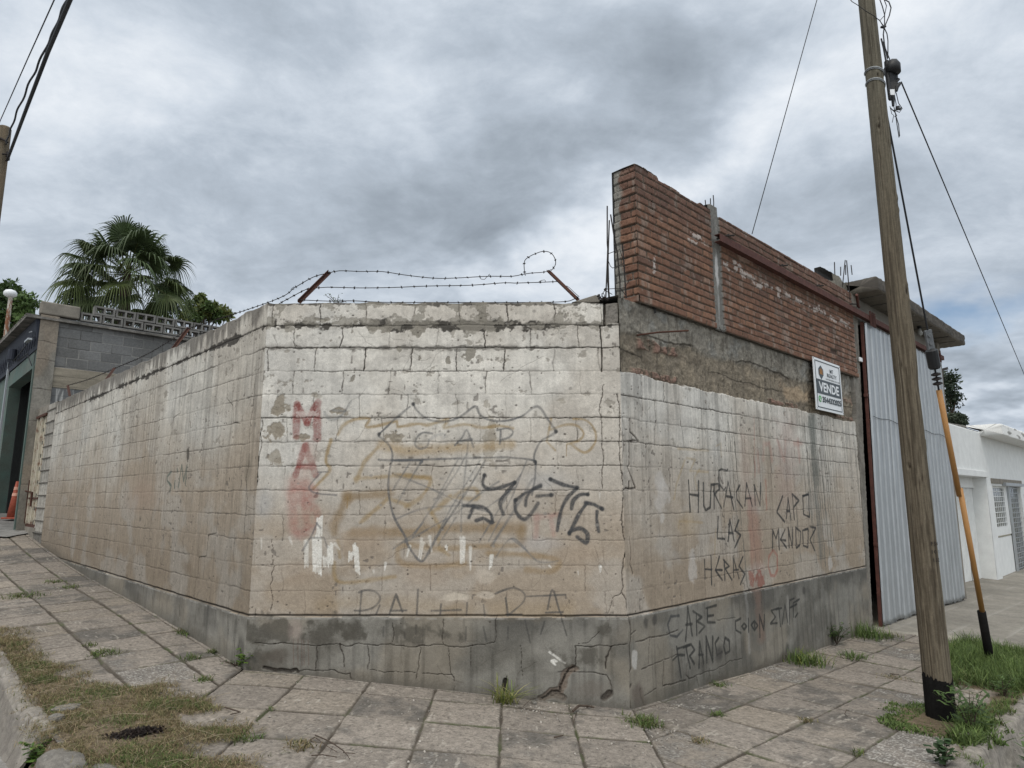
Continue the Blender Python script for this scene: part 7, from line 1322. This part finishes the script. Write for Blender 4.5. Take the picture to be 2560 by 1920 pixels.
stuff('dry_grass', [P1, P2, P3], 'trampled dry brown grass with green patches at the left street corner')
# long straw stalks
g = G(); g.col = (.38, .32, .22)
for i in range(50):
    q_ = scatter_poly(SOIL, 1)[0]; a = RG.uniform(0, 3.14); l = RG.uniform(.08, .34); z = float(gz(*q_)) + .028; d = np.array([math.cos(a), math.sin(a)]); g.tube([(*(q_ - d * l / 2), z), (*(q_ + RG.normal(size=2) * .012), z + .018), (*(q_ + d * l / 2), z + RG.uniform(-.01, .03))], .0011, 4)
tag(g.build('straw', M['grass'], None), 'scattered straw stalks on the dry grass of the corner', 'straw', kind='stuff')
# lush grass strip by the driveway
q = scatter_poly(STRIP, 9000, lambda x, y: .4 + .6 * sm(.3, .6, fbm(x * 2.2, y * 2.2, 3, 520)), .12); hh = .15 + .09 * (vn(q[:, 0] * 2, q[:, 1] * 2, 522)); V = blades(feet(q), hh, .0085, .85, GR, 4, .55)
q2 = scatter_poly(STRIP, 1500); V2 = blades(feet(q2), .15, .006, 1.2, [(.30, .31, .13), (.22, .25, .09)], 3, .6); stuff('grass_strip', [V, V2], 'lush long green grass strip round the foot of the guy wire')
q = scatter_poly(gp([(2380, 1625), (2560, 1638), (2760, 1630), (2900, 1700), (2560, 1745), (2520, 1760)]), 5000); stuff('grass_strip', [blades(feet(q), .17, .008, .9, GR, 3, .5)], 'long green grass along the kerb at the right edge')
# low green growth round the pole foot
RING = gp([(2215, 1800), (2240, 1775), (2290, 1762), (2310, 1775), (2380, 1790), (2400, 1770), (2450, 1800), (2480, 1815), (2470, 1850), (2430, 1862), (2400, 1870), (2370, 1835), (2300, 1830), (2250, 1820)])
q = scatter_poly(RING, 6500, None, .05, .10); V = blades(feet(q), .035, .012, 1.0, GR, 2, .4); q = scatter_poly(gp([(2395, 1790), (2440, 1790), (2482, 1815), (2470, 1850), (2430, 1870), (2395, 1850), (2385, 1820)]), 1300, None, .02); V2 = blades(feet(q), .12, .011, .8, GR, 3, .4)
q = scatter_poly(gp([(2470, 1830), (2440, 1830), (2475, 1790), (2500, 1740), (2510, 1700), (2560, 1700), (2540, 1730), (2520, 1770)]), 1400, None, .02); V3 = blades(feet(q), .07, .009, 1.0, GR + MIX, 3, .4)
stuff('ground_weeds', [V, V2, V3], 'low green weeds spreading round the tarred foot of the pole', 'weeds')

def tuft(name, px, h, w, n, r, cols, label, lean=.8, cat='grass tuft', group=None, at=None, z=None):
    P = ong(*px) if at is None else np.array(at, float); q = RG.normal(size=(n, 2)) * r * .5 + P[:2]; z_ = gz(q[:, 0], q[:, 1]) if z is None else np.full(n, z); V = blades(np.column_stack([q, z_ - .004]), h, w, lean, cols, 4, .45)
    o = add_part(name, None, raw_mesh(name, *V), M['grass']); tag(o, label, cat, group); return o
YG = [(.24, .27, .07), (.30, .32, .10), (.16, .21, .06)]
tuft('grass_tuft', (1262, 1757), .21, .010, 75, .10, YG + [(.32, .30, .13)], 'yellow green grass tuft growing against the corner face of the wall', 1.0)
tuft('grass_tuft', (2014, 1660), .17, .008, 300, .22, GR + YG[:1], 'bright green tuft at the foot of the right street face, nearest the black tags', .7)
tuft('grass_tuft', (2160, 1592), .22, .008, 260, .26, GR, 'tall green tuft where the right street face ends beside the gate', .7)
tuft('grass_tuft', (2135, 1645), .10, .008, 120, .16, GR, 'flat little green tuft in a paving joint left of the pole', 1.3)
tuft('grass_tuft', (2215, 1592), .09, .006, 160, .2, GR + MIX, 'short grass along the lip of the driveway', 1.2)
for px, h, r, n, lb_ in [((613, 1878 - 30), .05, .10, 90, 'flat weed in the joint near the fallen branch, left of centre'), ((752, 1866), .05, .11, 110, 'flat green weed under the forked dry branch'), ((140, 1455), .05, .16, 120, 'thin weed in the far left paving joints'), ((172, 1468), .05, .14, 90, 'weed straddling the second paving joint far left'), ((62, 1490), .06, .22, 200, 'green patch of weed in the outer paving joint at the left edge'), ((225, 1615), .05, .05, 40, 'tiny weed in the crossing of two left joints'), ((262, 1636), .06, .13, 140, 'low weed across the long joint, middle of the left pavement'),
                       ((478, 1645), .05, .09, 70, 'small weed in a joint below the left street face'), ((510, 1702), .05, .08, 80, 'small weed at the meeting of left and corner paving'), ((540, 1632), .06, .07, 80, 'dark little weed on the paving next to the left wall foot'), ((470, 1585), .07, .09, 90, 'trailing green weed at the foot of the left street face'), ((460, 1578), .06, .08, 60, 'browning weed at the foot of the left street face'), ((1608, 1808), .07, .14, 260, 'dusty dark weed at the right corner of the wall'), ((1795, 1788), .05, .06, 70, 'tiny weed in the first long joint right of the corner'), ((1748, 1855), .04, .08, 70, 'brownish weed on the broken slab right of the corner'),
                       ((2015, 1802), .04, .08, 60, 'dry wisp of weed where two right joints cross'), ((1800, 1715), .06, .08, 70, 'small green weed at the foot of the right street face'), ((2145, 1885), .05, .06, 40, 'small weed in a joint below the pole'), ((2236, 1695), .04, .14, 90, 'dry grass wisp in the joint just left of the pole'), ((678, 1772), .03, .03, 20, 'tiny green sprout at a joint crossing, left of centre'), ((2420, 1905), .06, .10, 120, 'low green creeper on the inner edge of the right kerb')]:
    tuft('weed', px, h, .007, n, r, GR + MIX if 'brown' not in lb_ and 'dry' not in lb_ else DRY + MIX, lb_, 1.3, 'weed', 'small weeds in the paving joints')
def leafy(name, at, n, size, spread, h, cols, label, cat='weed', parts=True, stems=6, aspect=1.8):
    at = np.array(at, float); o = empty(name, at, label, cat); g = G(); tips = []
    for i in range(stems):
        a = RG.uniform(0, 6.28); tip = at + np.array([math.cos(a) * spread * RG.uniform(.2, 1), math.sin(a) * spread * RG.uniform(.2, 1), h * RG.uniform(.5, 1.1)]); m_ = (at + tip) / 2 + np.array([0, 0, h * .15]); g.tube([at, m_, tip], [.004, .003, .0015], 5); tips += [m_, tip, (m_ + tip) / 2, at * .3 + m_ * .7]
    g.col = (.10, .12, .05); g.build('stem', M['twig'], o); k = RG.randint(0, len(tips), n); P = np.array(tips)[k] + RG.normal(size=(n, 3)) * size * .35; a = RG.uniform(0, 6.28, n); t = np.stack([np.cos(a), np.sin(a), RG.uniform(-.1, .7, n)], 1); t /= np.linalg.norm(t, axis=1)[:, None]; b = np.cross(t, np.array([0, 0, 1.])); b /= np.linalg.norm(b, axis=1)[:, None]; b = b + RG.normal(size=(n, 3)) * .2; s = (size * RG.uniform(.6, 1.2, n))[:, None]
    nrm = np.cross(b, t); V = np.stack([P, P + t * s * .35 + b * s / aspect * .5 - nrm * s * .05, P + t * s * .75 + b * s / aspect * .32, P + t * s - nrm * s * .12 * 0 - np.array([0, 0, 1]) * s * .12, P + t * s * .75 - b * s / aspect * .32, P + t * s * .35 - b * s / aspect * .5 - nrm * s * .05], 1).reshape(-1, 3)
    F = []
    base_ = np.arange(n)[:, None] * 6; F = np.concatenate([base_ + np.array([0, 1, 4, 5]), base_ + np.array([1, 2, 4, 4])[[0, 1, 2, 3]]]) if False else np.concatenate([base_ + np.array([0, 1, 2, 5]), base_ + np.array([5, 2, 3, 4])])
    cols = np.array(cols); C = np.repeat(cols[RG.randint(0, len(cols), n)] * RG.uniform(.75, 1.3, (n, 1)), 6, 0); add_part('leaves', o, raw_mesh('leaves', V, F, C), M['leaf']); return o
P_ = ong(615, 1668); leafy('leafy_weed', P_ , 150, .055, .13, .13, [(.10, .17, .03), (.13, .21, .04), (.08, .13, .03)], 'bright broad leaved weed at the foot of the left wall corner', stems=12)
P_ = ong(590, 1665); leafy('leafy_weed', P_, 90, .02, .16, .07, [(.07, .11, .04), (.05, .08, .03)], 'small dark leaved weed left of the bright one at the left wall corner', stems=9)
P_ = ong(2092, 1612); leafy('leafy_weed', P_, 260, .045, .20, .26, [(.06, .105, .03), (.08, .13, .035), (.05, .08, .03)], 'dark leafy weed between the two green tufts along the right street face', stems=14)
P_ = onz(108, 1915, -.02); leafy('leafy_weed', P_, 130, .06, .10, .14, [(.10, .19, .04), (.14, .24, .05), (.08, .14, .03)], 'fresh green broad leaved weed growing by the broken kerb stone at the bottom left', stems=10)
P_ = ong(2362, 1918); leafy('leafy_weed', P_, 75, .055, .11, .16, [(.04, .075, .03), (.055, .095, .04)], 'dark green rounded leaf weed beside the kerb at the bottom right', stems=7, aspect=1.4)
P_ = ong(2430, 1835); o = leafy('tall_weed', P_, 150, .11, .20, .34, [(.075, .125, .04), (.10, .16, .05), (.06, .10, .035)], 'tall narrow leaved weeds right of the black pole foot', stems=9, aspect=6)
P_ = ong(2510, 1745); leafy('tall_weed', P_, 80, .08, .14, .18, [(.075, .125, .04), (.10, .16, .05)], 'narrow leaved weed clump along the inner side of the right kerb', stems=7, aspect=5)
kq = B2 + DR * 1.95 + NR * 2.52; P_ = np.array([kq[0], kq[1], float(gz(*kq)) - .25]); leafy('tall_weed', P_, 130, .10, .12, .26, [(.07, .12, .04), (.10, .16, .05)], 'green weed clump growing in the gutter against the right kerb face', stems=9, aspect=5)
P_ = PC.px(842, 758, -.10); P_[2] = 3.46; leafy('leafy_weed', P_, 46, .028, .13, .10, [(.07, .10, .04), (.10, .13, .05)], 'tiny plant sprouting on top of the corner face near the left wire arm', stems=7, aspect=2.5)
# stones
def rock(name, c, r, label, seed, cat='stone', flat_=.6, cols=None, group=None, cut=None, parent=None):
    n, m_ = 60, 44; th = np.linspace(0, 2 * np.pi, n); ph = np.linspace(0, np.pi, m_); T_, H_ = np.meshgrid(th, ph); x = np.cos(T_) * np.sin(H_); y = np.sin(T_) * np.sin(H_); z = np.cos(H_)
    k = np.maximum(np.maximum(np.abs(x), np.abs(y)), np.abs(z)); box = 1 / k; s = .55 + .45 * box; s = s * (1 + .35 * (fbm(x * 1.6 + y + 5, z * 1.6 + y * .7 + 5, 4, seed) - .5) + .10 * (fbm(x * 7 + y * 3, z * 7 + y * 4, 3, seed + 3) - .5))
    r = np.array(r) if hasattr(r, '__len__') else np.array([r, r, r * flat_]); a = seed * 1.3 if cut is None else cut
    X = x * s * r[0]; Y = y * s * r[1]; Z = z * s * r[2]; P = np.stack([c[0] + X * math.cos(a) - Y * math.sin(a), c[1] + X * math.sin(a) + Y * math.cos(a), c[2] + Z], -1)
    e = fbm(x * 5 + y * 2, z * 5 + y * 3, 5, seed + 6, .62); C = np.zeros(P.shape, np.float32) + np.array(cols or (.21, .195, .172)); C = mixc(C, (.12, .112, .10), sm(.42, .65, e) * .7); C = mixc(C, (.36, .34, .31), sm(.58, .72, e) * .4)
    o = add_part(name, parent, grid_mesh(name, P, C), M['paving']); return tag(o, label, cat, group)
q1 = ong(165, 1900); rock('kerb_stone', (q1[0] + .0, q1[1] - .03, q1[2] - .11), (.20, .12, .15), 'rounded broken piece of kerb lying at the bottom left beside the green weed', 3, 'kerb stone', cut=-.75)
q1 = ong(250, 1925); rock('kerb_stone', (q1[0] + .05, q1[1] - .02, q1[2] - .12), (.24, .12, .13), 'second flatter piece of broken kerb at the bottom edge, right of the rounded one', 14, 'kerb stone', cut=-.45)
q1 = ong(165, 1776); rock('flat_stone', (q1[0], q1[1], q1[2] + .012), (.085, .065, .02), 'flat grey stone lying in the grass near the left kerb', 5)
q1 = ong(140, 1803); rock('flat_stone', (q1[0], q1[1], q1[2] + .015), (.05, .04, .03), 'small square pale stone at the broken end of the left kerb', 7)
q1 = ong(2415, 1850); rock('flat_stone', (q1[0], q1[1], q1[2] + .02), (.045, .035, .03), 'small round stone below the tall weeds near the pole', 9)
q1 = ong(2470, 1866); rock('flat_stone', (q1[0] - .05, q1[1], q1[2] + .01), (.06, .035, .02), 'pale chip of concrete on the right kerb top', 10)
q1 = PC.px(1335, 1740, .10); rock('flat_stone', (q1[0], q1[1], float(gz(q1[0], q1[1])) + .01), (.03, .02, .015), 'white pebble at the foot of the corner face', 11)
# burnt ash patch
q = RG.normal(size=(700, 2)) * np.array([.065, .032]); an = .75; q = np.column_stack([q[:, 0] * math.cos(an) - q[:, 1] * math.sin(an), q[:, 0] * math.sin(an) + q[:, 1] * math.cos(an)]) + ash
stuff('ash_heap', [blades(feet(q, .022), .028, .016, 1.2, [(.03, .02, .017), (.045, .032, .026), (.02, .015, .013)], 2, .5)], 'charred black remains of a small fire in the dry grass', 'ash')
# crumbs and pebbles
g = G()
for i in range(620):
    if i < 260: x, y = RG.uniform(1, 2560), RG.uniform(1690, 1915)
    elif i < 420: t = RG.rand(); x, y = 1650 + t * 500 + RG.normal() * 8, 1775 - t * 190 + RG.normal() * 6
    elif i < 520: x, y = RG.normal(1350, 60), RG.normal(1775, 14)
    else: x, y = RG.normal(1640, 60), RG.normal(1835, 25)
    q_ = ong(x, y)
    if abs(q_[0]) > 6 or q_[1] > 11 or q_[1] < 3.8 or q_[1] > 6.10 and abs(q_[0]) < 1: continue
    if (q_[:2] - B2) @ NR < .03 and q_[0] > 1 or (q_[:2] - A2) @ NL < .03 and q_[0] < -2.3: continue
    s = RG.uniform(.003, .011); g.col = tuple(np.array((.38, .35, .31)) * RG.uniform(.35, 1.35)); ax = np.linalg.qr(RG.normal(size=(3, 3)))[0]; g.box(q_ + (0, 0, s * .4), (s * 1.4, s, s * .8), ax)
tag(g.build('gravel', M['vcol'], None), 'loose crumbs and grit scattered on the pavement', 'gravel', kind='stuff')
# branches and twigs
def branch(label, lst, r, name='dry_branch', grp='twigs fallen on the pavement'):
    g = G()
    for P, rr_ in lst:
        pts = [ong(*q) + (0, 0, .012 + rr_ + (.02 if 0 < i < len(P) - 1 else 0) * RG.uniform(.3, 1)) for i, q in enumerate(P)]; g.tube(pts, [rr_ * (1 - .5 * i / len(P)) for i in range(len(P))], 6)
    tag(g.build(name, M['twig'], None), label, 'branch', grp)
zc2 = lambda x, y: (640 + x * .434, 1380 + y * .434)
branch('forked dry branch lying on the paving left of centre', [([zc2(340, 1070), zc2(400, 1105), zc2(440, 1135), zc2(500, 1170), zc2(525, 1195), zc2(540, 1210)], .0045), ([zc2(340, 1080), zc2(300, 1110), zc2(280, 1140)], .003), ([zc2(345, 1085), zc2(420, 1150), zc2(465, 1165)], .0025), ([zc2(500, 1170), zc2(570, 1175)], .003), ([zc2(440, 1135), zc2(425, 1170)], .002)], 0)
branch('straight dry twig in front of the forked branch', [([zc2(318, 1188), zc2(380, 1190), zc2(465, 1197)], .004)], 0)
branch('thick forked stick near the wall foot, right of the yellow tuft', [([zc2(1825, 935), zc2(1860, 915), zc2(1910, 910), zc2(1948, 912)], .011), ([zc2(1848, 935), zc2(1838, 975), zc2(1825, 1010)], .004), ([zc2(1905, 908), zc2(1935, 900)], .006)], 0)
branch('small dark twig on the paving just left of the corner seam', [([(562, 1775), (585, 1785), (600, 1787)], .006), ([(576, 1792), (602, 1786)], .004)], 0)
branch('short brown stick on the slab below the thick forked one', [([zc2(1718, 1083), zc2(1768, 1072)], .006)], 0)
branch('tiny bent twig on the paving below the right street face', [([(2112, 1790), (2117, 1784), (2124, 1782)], .003), ([(2112, 1790), (2120, 1797)], .003)], 0)
branch('thin dry stalk beside the yellow tuft', [([zc2(1540, 900), zc2(1580, 870), zc2(1620, 850)], .0025), ([zc2(1510, 905), zc2(1600, 915)], .002)], 0)
branch('dark twig pointing at the pole across a paving joint', [([(2225, 1689), (2248, 1690)], .006)], 0)

for m_ in bpy.data.materials: pass
SC.render.engine = 'CYCLES'
